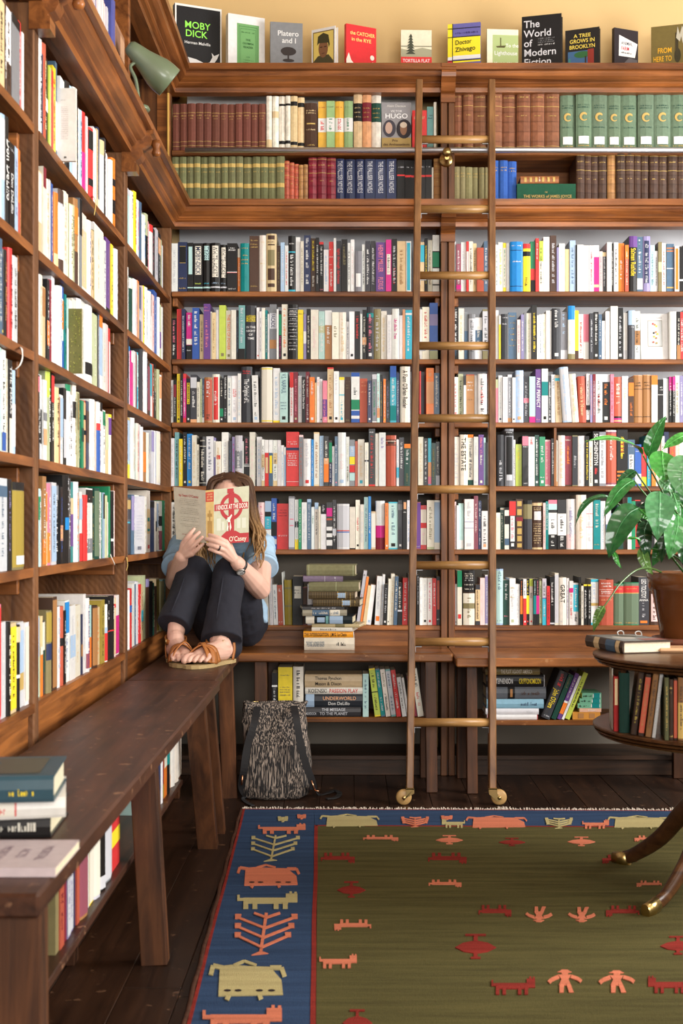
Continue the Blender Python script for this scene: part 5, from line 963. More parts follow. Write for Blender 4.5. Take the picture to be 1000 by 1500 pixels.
# ================================================================== rug
def rugmat(name, col, vary=.35, sx=2.2, sy=34.):
    m, nt, b, N, L = newmat(name); tc = N('ShaderNodeTexCoord'); mp = N('ShaderNodeMapping'); mp.inputs['Scale'].default_value = (sx, sy, 1); L(tc.outputs['Object'], mp.inputs['Vector'])
    n = N('ShaderNodeTexNoise'); n.inputs['Scale'].default_value = 1; n.inputs['Detail'].default_value = 8; n.inputs['Roughness'].default_value = .7; L(mp.outputs[0], n.inputs['Vector'])
    cr = N('ShaderNodeValToRGB'); cr.color_ramp.elements[0].position = .3; cr.color_ramp.elements[1].position = .7
    cr.color_ramp.elements[0].color = (*[c*(1-vary) for c in col], 1); cr.color_ramp.elements[1].color = (*[c*(1+vary) for c in col], 1); L(n.outputs['Fac'], cr.inputs[0])
    n2 = N('ShaderNodeTexNoise'); n2.inputs['Scale'].default_value = 420; L(tc.outputs['Object'], n2.inputs['Vector'])
    mx = N('ShaderNodeMix'); mx.data_type = 'RGBA'; mx.blend_type = 'OVERLAY'; mx.inputs[0].default_value = .4; L(cr.outputs[0], mx.inputs[6]); L(n2.outputs['Fac'], mx.inputs[7])
    L(mx.outputs[2], b.inputs['Base Color']); b.inputs['Roughness'].default_value = .95; b.inputs['Specular IOR Level'].default_value = .1
    bp = N('ShaderNodeBump'); bp.inputs['Strength'].default_value = .6; bp.inputs['Distance'].default_value = .003; L(n2.outputs['Fac'], bp.inputs['Height']); L(bp.outputs['Normal'], b.inputs['Normal']); return m
R_GREEN = rugmat('rug_green', (.074,.064,.022)); R_BLUE = rugmat('rug_blue', (.026,.050,.105), .3); R_RED = rugmat('rug_red', (.20,.022,.016), .3); R_BROWN = rugmat('rug_brown', (.06,.026,.016))
R_PINK = rugmat('rug_pink', (.52,.16,.09), .2); R_SAND = rugmat('rug_sand', (.38,.32,.15), .2); R_DARK = rugmat('rug_dark', (.03,.02,.02), .2); R_FR = plain('rug_fringe', (.55,.48,.40), .95)
FLc, FRc, NLc, NRc = Vector((-.352,4.196)), Vector((2.1,4.150)), Vector((-.283,1.60)), Vector((2.1,1.60))
def rq(u, v, z):                          # u metres from the left edge, v metres from the far edge
    L = 2.596; a = FLc.lerp(NLc, v/L); b = FRc.lerp(NRc, v/L); p = a.lerp(b, u/2.42); return Vector((p.x, p.y, z))
rug = thing('rug', (.8, 3.0, 0), 'flat-woven rug with olive green field and blue animal border on the floor', 'rug')
def rpiece(name, u0, u1, v0, v1, z, mat, wob=0.):
    mb = MB(); n = 24
    def line(t, far):
        return None
    vs = []
    long_v = (v1-v0) > (u1-u0)
    for i in range(n+1):
        t = i/n; w = wob*math.sin(t*23+u0*9)*.5+wob*math.sin(t*9+v0)
        if long_v: pts = ((u0+w, v0+(v1-v0)*t), (u1+w, v0+(v1-v0)*t))
        else: pts = ((u0+(u1-u0)*t, v0+w), (u0+(u1-u0)*t, v1+w))
        for (a, b) in pts: vs += [rq(a, b, .0005), rq(a, b, z)]
    fs = []
    for i in range(n):
        k = 4*i; fs += [(k+1,k+3,k+7,k+5), (k,k+4,k+6,k+2), (k,k+1,k+5,k+4), (k+2,k+6,k+7,k+3)]
    fs += [(0,2,3,1), (4*n,4*n+1,4*n+3,4*n+2)]; mb.add(vs, fs); return mb.build(name, mat, rug)
UE = 2.40; VE = 2.59; BW = .236
rpiece('field', BW+.006, UE, BW+.006, VE, .0070, R_GREEN)
rpiece('side_border', .012, BW-.004, .012, VE, .0068, R_BLUE, .0010); rpiece('end_border', BW-.004, UE, .012, BW-.004, .0068, R_BLUE)
rpiece('guard_stripe', BW-.004, BW+.006, BW-.004, VE, .0078, R_RED, .0012); rpiece('guard_stripe', BW, UE, BW-.004, BW+.006, .0078, R_RED)
rpiece('guard_stripe', .006, .013, .006, VE, .0078, R_RED, .0010); rpiece('guard_stripe', .006, UE, .006, .012, .0076, R_RED)
mb = MB(); tube(mb, [rq(.0+.0015*math.sin(i*1.7), VE*i/40, .006) for i in range(41)], .0055, 6); mb.build('selvedge_cord', R_BROWN, rug)
mb = MB()
for i in range(900):
    u = UE*i/900; L_ = random.uniform(.010,.024)*(2.2 if (abs(u-.83) < .02 or abs(u-1.37) < .02) else 1); s = random.uniform(-.008,.008); zz = random.uniform(.002,.009)
    a = rq(u, .006, .004); tip = rq(u+s, .006-L_, zz); mid = (a+tip)/2+Vector((0,0,random.uniform(.002,.008))); w = Vector((.0012,0,0))
    mb.add([a-w, a+w, mid+w, mid-w, tip+w*.5, tip-w*.5], [(0,1,2,3),(3,2,4,5)])
mb.build('fringe', R_FR, rug)['kind'] = 'stuff'
class Mot:
    def __init__(s, ox, oy, sc=2.6316): s.ox, s.oy, s.sc = ox, oy, sc; s.mb = MB()
    def pt(s, x, y, z=.0082): return PF(s.ox+x/s.sc, s.oy+y/s.sc, z)
    def poly(s, pts):
        q = [s.pt(*p) for p in pts]; n = len(q); a = sum((q[i].x*q[(i+1)%n].y-q[(i+1)%n].x*q[i].y for i in range(n)))
        if a < 0: q.reverse()
        s.k = getattr(s, 'k', 0)+1; d = Vector((0,0,.0006)); q = [p+Vector((0,0,.00009*s.k)) for p in q]; s.mb.add([p+d for p in q]+[p-d*2 for p in q], [tuple(range(n))]+[(j,n+j,n+(j+1)%n,(j+1)%n) for j in range(n)])
    def rect(s, x0, y0, x1, y1): s.poly([(x0,y0),(x1,y0),(x1,y1),(x0,y1)])
    def stroke(s, pts, w):
        for (a, b), (c, d) in zip(pts, pts[1:]):
            dx, dy = c-a, d-b; l = math.hypot(dx, dy) or 1; nx, ny = -dy/l*w/2, dx/l*w/2
            s.poly([(a+nx,b+ny),(c+nx,d+ny),(c-nx,d-ny),(a-nx,b-ny)])
    def done(s, name, mat): o = s.mb.build(name, mat, rug); o['kind'] = 'stuff'; return o
def dog(ox, oy, x0, y0, x1, y1, mat, head=1, up=1):
    m = Mot(ox, oy); w, h = x1-x0, y1-y0
    X = lambda t: x0+w*t if head > 0 else x1-w*t
    Yy = lambda t: y0+h*t if up > 0 else y1-h*t
    R_ = lambda a, b, c, d: m.poly([(X(a),Yy(b)),(X(c),Yy(b)),(X(c),Yy(d)),(X(a),Yy(d))])
    R_(.10,.32,.84,.66); R_(.80,.06,.99,.58); R_(.86,-.06,.90,.1); R_(.94,-.04,.98,.1)
    for a in (.10,.25,.60,.75): R_(a,.60,a+.08,1.0)
    R_(.0,.16,.04,.48); R_(.0,.36,.14,.5); return m.done('animal_motif', mat)
def beast(ox, oy, x0, y0, x1, y1, mat, dark=True):
    m = Mot(ox, oy); w, h = x1-x0, y1-y0; f = lambda a, b: (x0+w*a, y0+h*b)
    m.poly([f(.14,.12),f(.30,.08),f(.52,.12),f(.80,.14),f(.95,.5),f(.97,.9),f(.60,.92),f(.12,.94)])
    k = max(5, h*.12); m.stroke([f(.18,.16),f(.05,.10),f(.02,.36)], k); m.stroke([f(.80,.16),f(.95,.16),f(.99,.40)], k); m.stroke([f(.32,.10),f(.46,-.02),f(.62,.10)], k*.6)
    m.stroke([f(.26,.92),f(.23,1.05)], k); m.stroke([f(.66,.92),f(.68,1.03)], k); m.done('beast_motif', mat)
    if dark:
        e = Mot(ox, oy)
        for a in (.24,.38,.66,.82):
            c = f(a,.78); rx, ry = w*.05, h*.035
            pts = [(c[0]+rx*math.cos(q*.785), c[1]+ry*math.sin(q*.785)) for q in range(8)]
            q2 = [PF(ox+x/2.6316, oy+y/2.6316, .0094) for x, y in reversed(pts)]; e.mb.add(q2, [tuple(range(8))])
        e.done('beast_spots', R_DARK)
def tree(ox, oy, cx, y0, y1, hw, mat, sl=-18):
    m = Mot(ox, oy); h = y1-y0; k = max(4, h*.05); m.stroke([(cx,y0),(cx+sl,y1-h*.06)], k*1.4); m.poly([(cx+sl-hw*.3,y1),(cx+sl+hw*.25,y1-h*.04),(cx+sl,y1-h*.10)])
    for i in range(3):
        jx, jy = cx+sl*(.28+.25*i), y0+h*(.36+.23*i)
        for s in (-1,1):
            tx, ty = cx+sl*.3*i+s*hw*(.98-.05*i), y0+h*(.09+.22*i); m.stroke([(jx,jy),(tx,ty)], k); m.poly([(tx-s*k*2.4,ty-k*1.2),(tx+s*k*.6,ty-k*1.2),(tx+s*k*.6,ty+k*1.0),(tx-s*k*2.0,ty+k*1.0)])
    m.stroke([(cx-hw*.4,y0+2),(cx,y0+h*.12),(cx+hw*.45,y0+2)], k); return m.done('tree_motif', mat)
def man(ox, oy, x0, y0, x1, y1, mat, up=1):
    m = Mot(ox, oy); w, h = x1-x0, y1-y0; f = lambda a, b: (x0+w*a, (y0+h*b) if up > 0 else (y1-h*b))
    m.poly([f(.28,.10),f(.36,.06),f(.40,.0),f(.58,.0),f(.64,.07),f(.70,.10),f(.60,.12),f(.58,.22),f(.42,.22),f(.40,.12)]); m.poly([f(.30,.22),f(.68,.22),f(.60,.42),f(.68,.68),f(.32,.68),f(.40,.42)]); m.stroke([f(.32,.30),f(.10,.44),f(.02,.56)], w*.10); m.stroke([f(.68,.30),f(.88,.40),f(.98,.52)], w*.10)
    m.poly([f(.34,.62),f(.48,.62),f(.46,1),f(.34,1)]); m.poly([f(.54,.62),f(.66,.62),f(.76,1),f(.62,1)]); return m.done('figure_motif', mat)
def bug(ox, oy, x0, y0, x1, y1, mat):
    m = Mot(ox, oy); w, h = x1-x0, y1-y0; f = lambda a, b: (x0+w*a, y0+h*b)
    m.poly([f(.0,.55),f(.2,.36),f(.5,.26),f(.8,.36),f(1,.55),f(.8,.72),f(.5,.80),f(.2,.72)]); m.stroke([f(.5,.3),f(.5,.04)], w*.1); m.stroke([f(.25,.03),f(.75,.03)], h*.07); m.stroke([f(.5,.78),f(.5,.98)], w*.1); m.stroke([f(.38,.98),f(.62,.98)], h*.07); return m.done('beetle_motif', mat)
a5, a6 = (260,1150), (620,1150)
dog(*a5,310,150,495,187,R_PINK,1); tree(*a5,378,194,294,92,R_SAND); beast(*a5,228,310,470,392,R_PINK); dog(*a5,230,415,464,477,R_SAND,1); tree(*a5,342,493,656,118,R_PINK,-22); beast(*a5,122,682,415,822,R_SAND); dog(*a5,96,855,405,950,R_PINK,1)
tree(*a5,406,125,142,18,R_SAND,0); tree(*a5,478,117,131,15,R_PINK,0); beast(*a5,545,114,778,161,R_SAND,False); tree(*a5,915,124,162,52,R_PINK,0)
dog(*a6,70,132,160,165,R_SAND,-1); tree(*a6,90,122,134,20,R_PINK,0); beast(*a6,160,120,400,166,R_PINK,False); tree(*a6,522,128,167,52,R_SAND,0); dog(*a6,612,135,716,168,R_PINK,1); beast(*a6,705,120,960,166,R_SAND,False)
dog(*a5,715,194,852,214,R_PINK,1,-1); dog(*a5,552,262,684,298,R_RED,1,-1); bug(*a5,615,372,724,432,R_RED); dog(*a5,602,520,746,558,R_PINK,-1,-1); dog(*a5,546,655,692,706,R_PINK,1); bug(*a5,635,866,750,960,R_RED)
bug(*a6,48,194,152,227,R_PINK); bug(*a6,290,204,392,234,R_RED); bug(*a6,555,200,662,234,R_PINK); dog(*a6,812,196,915,216,R_PINK,-1,-1)
dog(*a6,18,262,168,300,R_RED,1,-1); dog(*a6,688,270,822,300,R_RED,-1,-1); dog(*a6,20,366,148,391,R_PINK,1,-1); dog(*a6,820,370,918,390,R_PINK,-1,-1)
dog(*a6,212,464,340,505,R_RED,1,-1); man(*a6,394,470,496,527,R_PINK,-1); man(*a6,558,472,662,527,R_PINK,-1); dog(*a6,702,466,832,505,R_RED,-1,-1)
bug(*a6,122,575,280,668,R_RED); bug(*a6,912,583,1050,652,R_RED); dog(*a6,262,743,432,808,R_RED,1); man(*a6,480,712,610,800,R_PINK); man(*a6,676,715,814,800,R_PINK); dog(*a6,864,740,1020,802,R_RED,-1)
# ================================================================== round revolving bookcase
TC = Vector((.95, 3.28, 0)); TR = .34
tb = thing('revolving_bookcase', tuple(TC), 'round brown wooden revolving bookcase table holding old books, at the right edge', 'table')
def disc(name, z0, z1, R, parent):
    mb = MB(); h = z1-z0
    lathe(mb, [(0,z0),(R-.022,z0),(R-.012,z0+h*.12),(R-.010,z0+h*.28),(R-.016,z0+h*.34),(R-.004,z0+h*.44),(R-.002,z0+h*.60),(R-.010,z0+h*.66),(R,z0+h*.76),(R,z0+h*.92),(R-.004,z1),(0,z1)], (TC.x,TC.y,0), (0,0,1), 72, sm=False)
    return mb.build(name, W_TAB, parent)
disc('table_top', .565, .591, TR, tb); disc('lower_shelf', .386, .4145, TR, tb)
for ang in (195, 285, 15, 105):
    a = math.radians(ang); p = TC+Vector((math.cos(a), math.sin(a), 0))*(TR-.035); sd = Vector((-math.sin(a), math.cos(a), 0)); mb = MB()
    bar(mb, (p.x,p.y,.4145), (p.x,p.y,.565), .05, .014, sd, .003); mb.build('slatted_upright', W_TAB, tb)
mb = MB(); lathe(mb, [(.035,.4145),(.035,.565)], (TC.x,TC.y,0), (0,0,1), 20); mb.build('core_post', W_TAB, tb)
mb = MB(); lathe(mb, [(.05,.386),(.05,.37),(.035,.355),(.03,.33),(.042,.30),(.048,.27),(.036,.24),(.034,.19),(.045,.16),(.045,.13),(.02,.12)], (TC.x,TC.y,0), (0,0,1), 24); mb.build('pedestal', W_TAB, tb)
for (fx_, fy_) in ((.69,3.045),(.715,3.52),(1.19,3.51),(1.20,3.05)):
    f = Vector((fx_, fy_, .012)); d = (Vector((fx_,fy_,0))-TC).normalized(); mb = MB()
    pts = catmull([TC+d*.03+Vector((0,0,.23)), TC+d*.11+Vector((0,0,.20)), TC+d*.20+Vector((0,0,.10)), TC+d*.28+Vector((0,0,.040)), f+Vector((0,0,.012))-d*.02], 6)
    tube(mb, pts, [.030,.026,.022,.018,.017], 10, flat=.7, up=d.cross(Vector((0,0,1)))); lg = mb.build('leg', W_TAB, tb); mb = MB()
    tube(mb, [f-d*.035+Vector((0,0,.014)), f-d*.012+Vector((0,0,.008)), f+d*.012+Vector((0,0,.006))], [.0195,.019,.017], 10, flat=.75, up=d.cross(Vector((0,0,1)))); mb.build('brass_toe_cap', M_BRASS, lg)
TGp = 'old books inside the round revolving bookcase'
c7 = lambda v: 860+v/7.143
for x0, x1, yt, Yb, cc, ds, ln, lab, mi in ((254,270,565,3.195,'o',[],0,'slim off-white book at left end inside the round table',0),
  (276,327,650,3.170,'r',['Rc48-96'],0,'red book with cream label inside the round table',1), (332,440,612,3.150,'e',[],0,'thick dark green book inside the round table',1),
  (452,520,560,3.115,'B',['SY'],7,'dark brown book leaning right beside thick green one',2), (530,590,620,3.095,'B',['BS5-95','SN'],7,'reddish brown book leaning right inside the round table',2),
  (605,668,590,3.080,'N',['SB'],7,'tan book leaning right inside the round table',2), (674,712,572,3.070,'w',['Sl'],7,'slim white book leaning right inside the round table',0),
  (808,852,662,3.038,'i',['SD'],0,'olive green book upright inside the round table',1), (854,900,680,3.045,'B',['HD86','HD78','HD6'],0,'dark brown gilt book beside olive one in round table',2),
  (902,940,672,3.042,'B',['BS3-97'],0,'narrow dark book near right edge inside the round table',2), (946,1020,660,3.035,'N',['BD3-60','SB'],0,'wide tan marbled book at right edge in round table',2)):
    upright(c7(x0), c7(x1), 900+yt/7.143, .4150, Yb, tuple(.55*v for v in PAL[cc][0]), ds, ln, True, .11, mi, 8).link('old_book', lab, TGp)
b = Book(Vector((.682,3.278,.5915)), (0,0,1), Vector((.965,.26,0)).normalized(), Vector((-.26,.965,0)).normalized(), .030, .215, .135, (.055,.035,.025), True)
b.deco(['Bc62-76','Bd20-44','Bc8-18']); cv = Cover(b, 1); cv.rect(.05,.95,.05,.95,(.20,.21,.20)); cv.ell(.4,.5,.2,.2,(.45,.43,.38)); cv.ell(.6,.7,.2,.15,(.09,.10,.07)); cv.rect(.5,.95,.08,.3,(.25,.10,.08))
b.link('jacketed_book', 'thick plastic-jacketed book lying on the round table', None)
mb = MB()
for x_, y_ in ((.708,3.47),(.752,3.455)):
    tube(mb, catmull([(x_,y_,.622),(x_-.003,y_,.630),(x_+.005,y_,.634),(x_+.012,y_,.631),(x_+.014,y_,.622)], 5), .0016, 6)
tube(mb, [(.708,3.47,.622),(.766,3.455,.622)], .0016, 6)
tag(mb.build('wire_loop', plain('pale_wire', (.75,.74,.72), .3, .4)), 'pale bent wire loops on the jacketed book', 'wire')
b = Book(Vector((.775,3.60,.5915)), (0,0,1), Vector((0,-1,0)), Vector((1,0,0)), .010, .10, .07, (.66,.60,.50), False)
mbr = MB(); b.link('notebook', 'small cream notebook behind the plant pot on the round table', None)
mb = MB(); cbox(mb, (.775,3.30,.5915), (.93,3.385,.603), .005); tag(mb.build('wooden_tray', plain('pale_wood', (.52,.30,.16), .35, vary=.2)), 'pale rounded wooden block beside the jacketed book', 'block')
# ================================================================== potted plant
PC = Vector((.905, 3.485, 0))
pl = thing('potted_plant', (PC.x, PC.y, .5915), 'glossy green peace lily in a brown glazed pot on the round table', 'plant')
M_POT = plain('glazed_clay', (.125,.042,.012), .22, coat=.3, vary=.25, vscale=9); M_LEAF = attr('leaf', .25, .3, .1, 60, .12, 30); M_SOIL = plain('soil', (.02,.013,.008), .95, bump=.8, bscale=90); M_SAU = plain('saucer_clay', (.16,.05,.028), .45)
mb = MB(); lathe(mb, [(0,.5915),(.082,.5915),(.10,.600),(.104,.616),(.098,.617),(.088,.606),(0,.606)], (PC.x,PC.y,0), (0,0,1), 40); mb.build('saucer', M_SAU, pl)
mb = MB(); lathe(mb, [(0,.607),(.076,.607),(.080,.612),(.104,.742),(.112,.745),(.118,.785),(.113,.789),(.104,.787),(.100,.768),(0,.768)], (PC.x,PC.y,0), (0,0,1), 48); mb.build('pot', M_POT, pl)
mb = MB(); lathe(mb, [(.0,.772),(.103,.770)], (PC.x,PC.y,0), (0,0,1), 24); mb.build('soil', M_SOIL, pl)
def leaf(pts, hw, col, fold=.35, nrm=(0,-1,.25), pet=None, wave=.0):
    """pts: midrib points; hw: greatest half width; nrm: the side the upper face looks to"""
    mid = catmull(pts, max(8, 36//(len(pts)-1))); n = len(mid); mb = MB(); vs = []; nv = Vector(nrm).normalized()
    for k, p in enumerate(mid):
        t = k/(n-1); d = (mid[min(k+1,n-1)]-mid[max(k-1,0)]).normalized(); s = d.cross(nv); s = s.normalized() if s.length > 1e-4 else Vector((1,0,0)); nn = s.cross(d)
        w = hw*max(.015, 2.8*(t**.55)*(1-t)**1.05)
        for q in (-1,-.66,-.33,0,.33,.66,1):
            vs.append(p+s*w*q+nn*(-(1-abs(q))*w*fold*.6+math.sin(k*1.05-abs(q)*4.2)*.0011*(1-abs(q)**4)*min(1,w/.012)+math.sin(t*9+q)*.0022*abs(q)))
    base = vs; f0 = []
    for k in range(n-1):
        for j in range(6):
            c = col if (k//3+int(abs(j-2.5))) % 2 else tuple(v*1.18 for v in col)
            if j in (2,3): c = tuple(v*1.3 for v in col) if abs(j-2.5) < 1 and False else c
            f0.append(((k*7+j, k*7+j+1, (k+1)*7+j+1, (k+1)*7+j), c))
    mb.v = [tuple(v) for v in vs]
    for f, c in f0: mb.f.append(f); mb.c.append(c); mb.m.append(0); mb.smooth.append(True)
    lf = mb.build('leaf', M_LEAF, pl); rib = MB(); tube(rib, [p+nv*.0008 for p in mid], [.0016,.0004], 5, tuple(min(1,v*1.9) for v in col)); rib.build('midrib', M_LEAF, lf)
    if pet is not None:
        sm = MB(); tube(sm, catmull([pet, (Vector(pet)*.45+mid[0]*.55)+Vector((0,0,.02)), mid[0]], 6), [.0034,.0022], 6, (.045,.13,.03)); sm.build('petiole', M_LEAF, pl)
g1, g2, g3, g4, g5 = (.03,.155,.035), (.018,.095,.026), (.05,.24,.04), (.012,.05,.016), (.085,.22,.09)
ctr = lambda a=0, b=0: (PC.x+.045+a, PC.y+b, .775)
def lp(*q): return [P(x, y, Y) for x, y, Y in q]
leaf(lp((949,669,3.46),(955,648,3.45),(965,625,3.45),(975,610,3.46)), .021, g1, .3, (-.3,-1,.2), ctr())
leaf(lp((942,668,3.44),(935,657,3.42),(922,648,3.38),(899,641,3.34),(877,643,3.30),(857,647,3.27)), .017, g3, .35, (-.1,-.6,.8), ctr(-.03))
leaf(lp((969,661,3.40),(970,675,3.38),(972,692,3.37),(973,708,3.37)), .034, g3, .4, (0,-1,.5), ctr(.01,-.03))
leaf(lp((1006,668,3.34),(1001,685,3.31),(998,705,3.30),(1003,730,3.31)), .040, g5, .35, (-.2,-1,.4), ctr(.03,-.03))
leaf(lp((1014,636,3.45),(998,640,3.42),(984,648,3.41),(970,659,3.40)), .020, g3, .3, (0,-.6,.8), ctr(.03))
leaf(lp((928,704,3.38),(918,709,3.36),(905,721,3.33),(893,740,3.32),(884,758,3.32)), .021, g1, .3, (-.5,-1,.3), ctr(-.04,-.02))
leaf(lp((893,729,3.42),(880,727,3.40),(862,733,3.38),(850,748,3.37),(842,771,3.37)), .0105, g2, .5, (-.2,-.7,.7), ctr(-.05,.02))
leaf(lp((935,744,3.36),(921,752,3.33),(907,772,3.31),(897,797,3.31),(891,818,3.32)), .034, g2, .3, (-.3,-1,.3), ctr(-.04,-.03))
leaf(lp((966,720,3.32),(966,740,3.29),(965,765,3.28),(962,792,3.29)), .037, (.07,.22,.09), .35, (0,-1,.45), ctr(0,-.04))
leaf(lp((992,754,3.32),(992,772,3.29),(986,797,3.28),(979,819,3.29)), .034, (.05,.19,.055), .35, (.2,-1,.4), ctr(.03,-.05))
leaf(lp((948,764,3.40),(943,780,3.38),(946,802,3.38),(950,822,3.39)), .020, g4, .3, (-.2,-1,.3), ctr(-.01,-.02))
leaf(lp((897,806,3.40),(901,815,3.39),(905,825,3.39),(910,833,3.39)), .007, g3, .3, (0,-1,.3))
leaf(lp((940,802,3.40),(942,816,3.38),(948,830,3.38),(956,842,3.39)), .015, (.10,.20,.05), .3, (-.3,-1,.3), ctr(-.02,-.02))
leaf(lp((936,746,3.36),(943,752,3.35),(948,758,3.35),(951,766,3.35)), .012, g3, .3, (.2,-1,.3))
leaf(lp((938,792,3.38),(930,788,3.37),(923,788,3.37),(917,791,3.37)), .006, g3, .3, (0,-.7,.7))
leaf(lp((966,703,3.36),(973,709,3.35),(979,715,3.35),(985,722,3.36)), .012, g5, .3, (.1,-1,.4))
leaf(lp((985,722,3.40),(989,732,3.39),(992,742,3.39),(994,752,3.40)), .012, (.10,.3,.11), .3, (0,-1,.4), ctr(.02,0))
leaf(lp((972,760,3.42),(975,780,3.41),(972,800,3.40),(968,824,3.41)), .024, g4, .3, (0,-1,.2), ctr(.01,0))
leaf(lp((1008,770,3.40),(1004,790,3.38),(1001,810,3.38),(1000,828,3.39)), .024, g4, .3, (.2,-1,.2), ctr(.04,0))
leaf(lp((955,664,3.47),(961,672,3.46),(967,684,3.46),(971,696,3.47)), .018, g4, .4, (.4,-1,.1), ctr(0,.02))
leaf(lp((957,735,3.50),(950,752,3.50),(946,772,3.50),(944,795,3.51)), .030, g4, .3, (-.2,-1,.2), ctr(0,.04))
leaf(lp((985,700,3.52),(988,722,3.51),(984,748,3.51),(978,772,3.52)), .034, g2, .3, (.1,-1,.2), ctr(.02,.04))
leaf(lp((930,690,3.50),(920,696,3.49),(910,706,3.48),(902,720,3.48)), .016, g2, .35, (-.3,-1,.4), ctr(-.03,.03))
leaf(lp((975,790,3.46),(968,803,3.45),(962,815,3.45),(955,830,3.46)), .020, g1, .3, (-.3,-1,.2), ctr(.0,-.02))
leaf(lp((1000,735,3.47),(1003,755,3.46),(1008,775,3.46),(1010,800,3.47)), .030, g1, .3, (.2,-1,.3), ctr(.04,.02))
sm = MB(); tube(sm, catmull(lp((968,838,3.44),(950,832,3.38),(930,836,3.33),(908,855,3.28),(894,875,3.25),(884,889,3.235)), 6), [.0030,.0018], 6, (.06,.12,.03)); sm.build('petiole', M_LEAF, pl)
leaf(lp((884,888,3.235),(878,898,3.23),(873,910,3.23),(869,926,3.235)), .013, (.07,.14,.03), .5, (-.5,-1,.1))
# ================================================================== backpack
def streak():
    m, nt, b, N, L = newmat('streaked_fabric'); tc = N('ShaderNodeTexCoord'); mp = N('ShaderNodeMapping'); mp.inputs['Scale'].default_value = (270,270,15); mp.inputs['Rotation'].default_value = (0,.09,0); L(tc.outputs['Object'], mp.inputs['Vector'])
    n = N('ShaderNodeTexNoise'); n.inputs['Scale'].default_value = 1; n.inputs['Detail'].default_value = 3; n.inputs['Distortion'].default_value = .4; L(mp.outputs[0], n.inputs['Vector'])
    cr = N('ShaderNodeValToRGB'); cr.color_ramp.elements[0].position = .50; cr.color_ramp.elements[1].position = .60; cr.color_ramp.elements[0].color = (.013,.011,.011,1); cr.color_ramp.elements[1].color = (.34,.27,.22,1); L(n.outputs['Fac'], cr.inputs[0]); L(cr.outputs[0], b.inputs['Base Color'])
    b.inputs['Roughness'].default_value = .9; return m
M_STR = streak(); M_WEB = plain('black_webbing', (.010,.009,.010), .7, bump=.3, bscale=500); M_COP = plain('copper_clip', (.55,.27,.15), .3, 1.0)
bp = thing('backpack', (-.26, 4.40, 0), 'black and cream streaked roll-top backpack leaning on the bench leg', 'backpack')
mb = MB(); rings = []
YBK = 4.40
for z, x0, x1, dp, yo in ((.001,-.345,-.165,.080,.0),(.012,-.368,-.145,.100,.0),(.05,-.373,-.138,.112,.0),(.11,-.366,-.136,.112,.004),(.18,-.358,-.142,.104,.010),(.25,-.362,-.150,.080,.018),(.295,-.366,-.154,.052,.026),(.314,-.366,-.152,.030,.030),(.318,-.362,-.156,.016,.032),(.306,-.358,-.160,.008,.032)):
    r = []; cx_, hw_ = (x0+x1)/2, (x1-x0)/2
    for j in range(40):
        a = 2*math.pi*j/40; c_, s_ = math.cos(a), math.sin(a); e = .55
        x_ = cx_+hw_*math.copysign(abs(c_)**e, c_); y_ = YBK+yo+dp/2*math.copysign(abs(s_)**e, s_)
        wv = .0045*math.sin(7*a+z*60)+.004*math.sin(3*a-z*35); r.append(Vector((x_+wv*c_, y_+wv*s_, max(.0008, z+(.003*math.sin(5*a+1) if z > .2 else 0)))))
    rings.append(r)
vs = [v for r in rings for v in r]; nn_ = len(rings); fs = [(k*40+j, k*40+(j+1)%40, (k+1)*40+(j+1)%40, (k+1)*40+j) for k in range(nn_-1) for j in range(40)]+[tuple(reversed(range(40)))]+[tuple((nn_-1)*40+j for j in range(40))]
mb.add(vs, fs, (1,1,1), 0, True); mb.build('bag_body', M_STR, bp)
def ribbon(name, pts, w, mat, th=.0022, side=(1,0,0)):
    q = catmull(pts, 6); mb = MB(); vs = []; n = len(q)
    for k, p in enumerate(q):
        d = (q[min(k+1,n-1)]-q[max(k-1,0)]).normalized(); s = Vector(side); s = (s-d*s.dot(d)).normalized(); u = s.cross(d)
        for a, b_ in ((-1,-1),(1,-1),(1,1),(-1,1)): vs.append(p+s*a*w/2+u*b_*th/2)
    mb.add(vs, [(4*k+j, 4*k+(j+1)%4, 4*k+4+(j+1)%4, 4*k+4+j) for k in range(n-1) for j in range(4)]+[(3,2,1,0),(4*n-4,4*n-3,4*n-2,4*n-1)]); return mb.build(name, mat, bp)
ribbon('shoulder_strap', lp((377,1035,4.40),(372,1060,4.335),(362,1095,4.328),(357,1130,4.330),(354,1152,4.36),(362,1168,4.37)), .024, M_WEB)
ribbon('shoulder_strap', lp((430,1034,4.40),(434,1052,4.34),(439,1085,4.328),(448,1120,4.330),(456,1142,4.335),(459,1156,4.345)), .024, M_WEB)
ribbon('strap_tail', [P(458,1150,4.345)]+[PF(x, y, .004) for x, y in ((466,1163),(478,1162),(490,1158),(497,1162),(492,1168),(478,1170))], .018, M_WEB, side=(0,1,0))
ribbon('strap_tail', [P(362,1166,4.37)]+[PF(x, y, .004) for x, y in ((356,1170),(362,1176),(370,1180))], .014, M_WEB, side=(0,1,0))
for x_ in (373, 425):
    mb = MB(); c = P(x_, 1031, 4.43); tube(mb, [c+Vector((a,0,b_)) for a, b_ in ((-.012,-.010),(-.012,.008),(.012,.008),(.012,-.010),(-.012,-.010))], .0022, 6); mb.build('square_ring', M_BRASS, bp)
for x0, y0, x1, y1 in ((456,1143,461,1158),(461,1158,467,1159),(355,1136,354,1150)):
    mb = MB(); tube(mb, [P(x0,y0,4.325), P(x1,y1,4.325)], .0028, 6); mb.build('strap_clip', M_COP, bp)
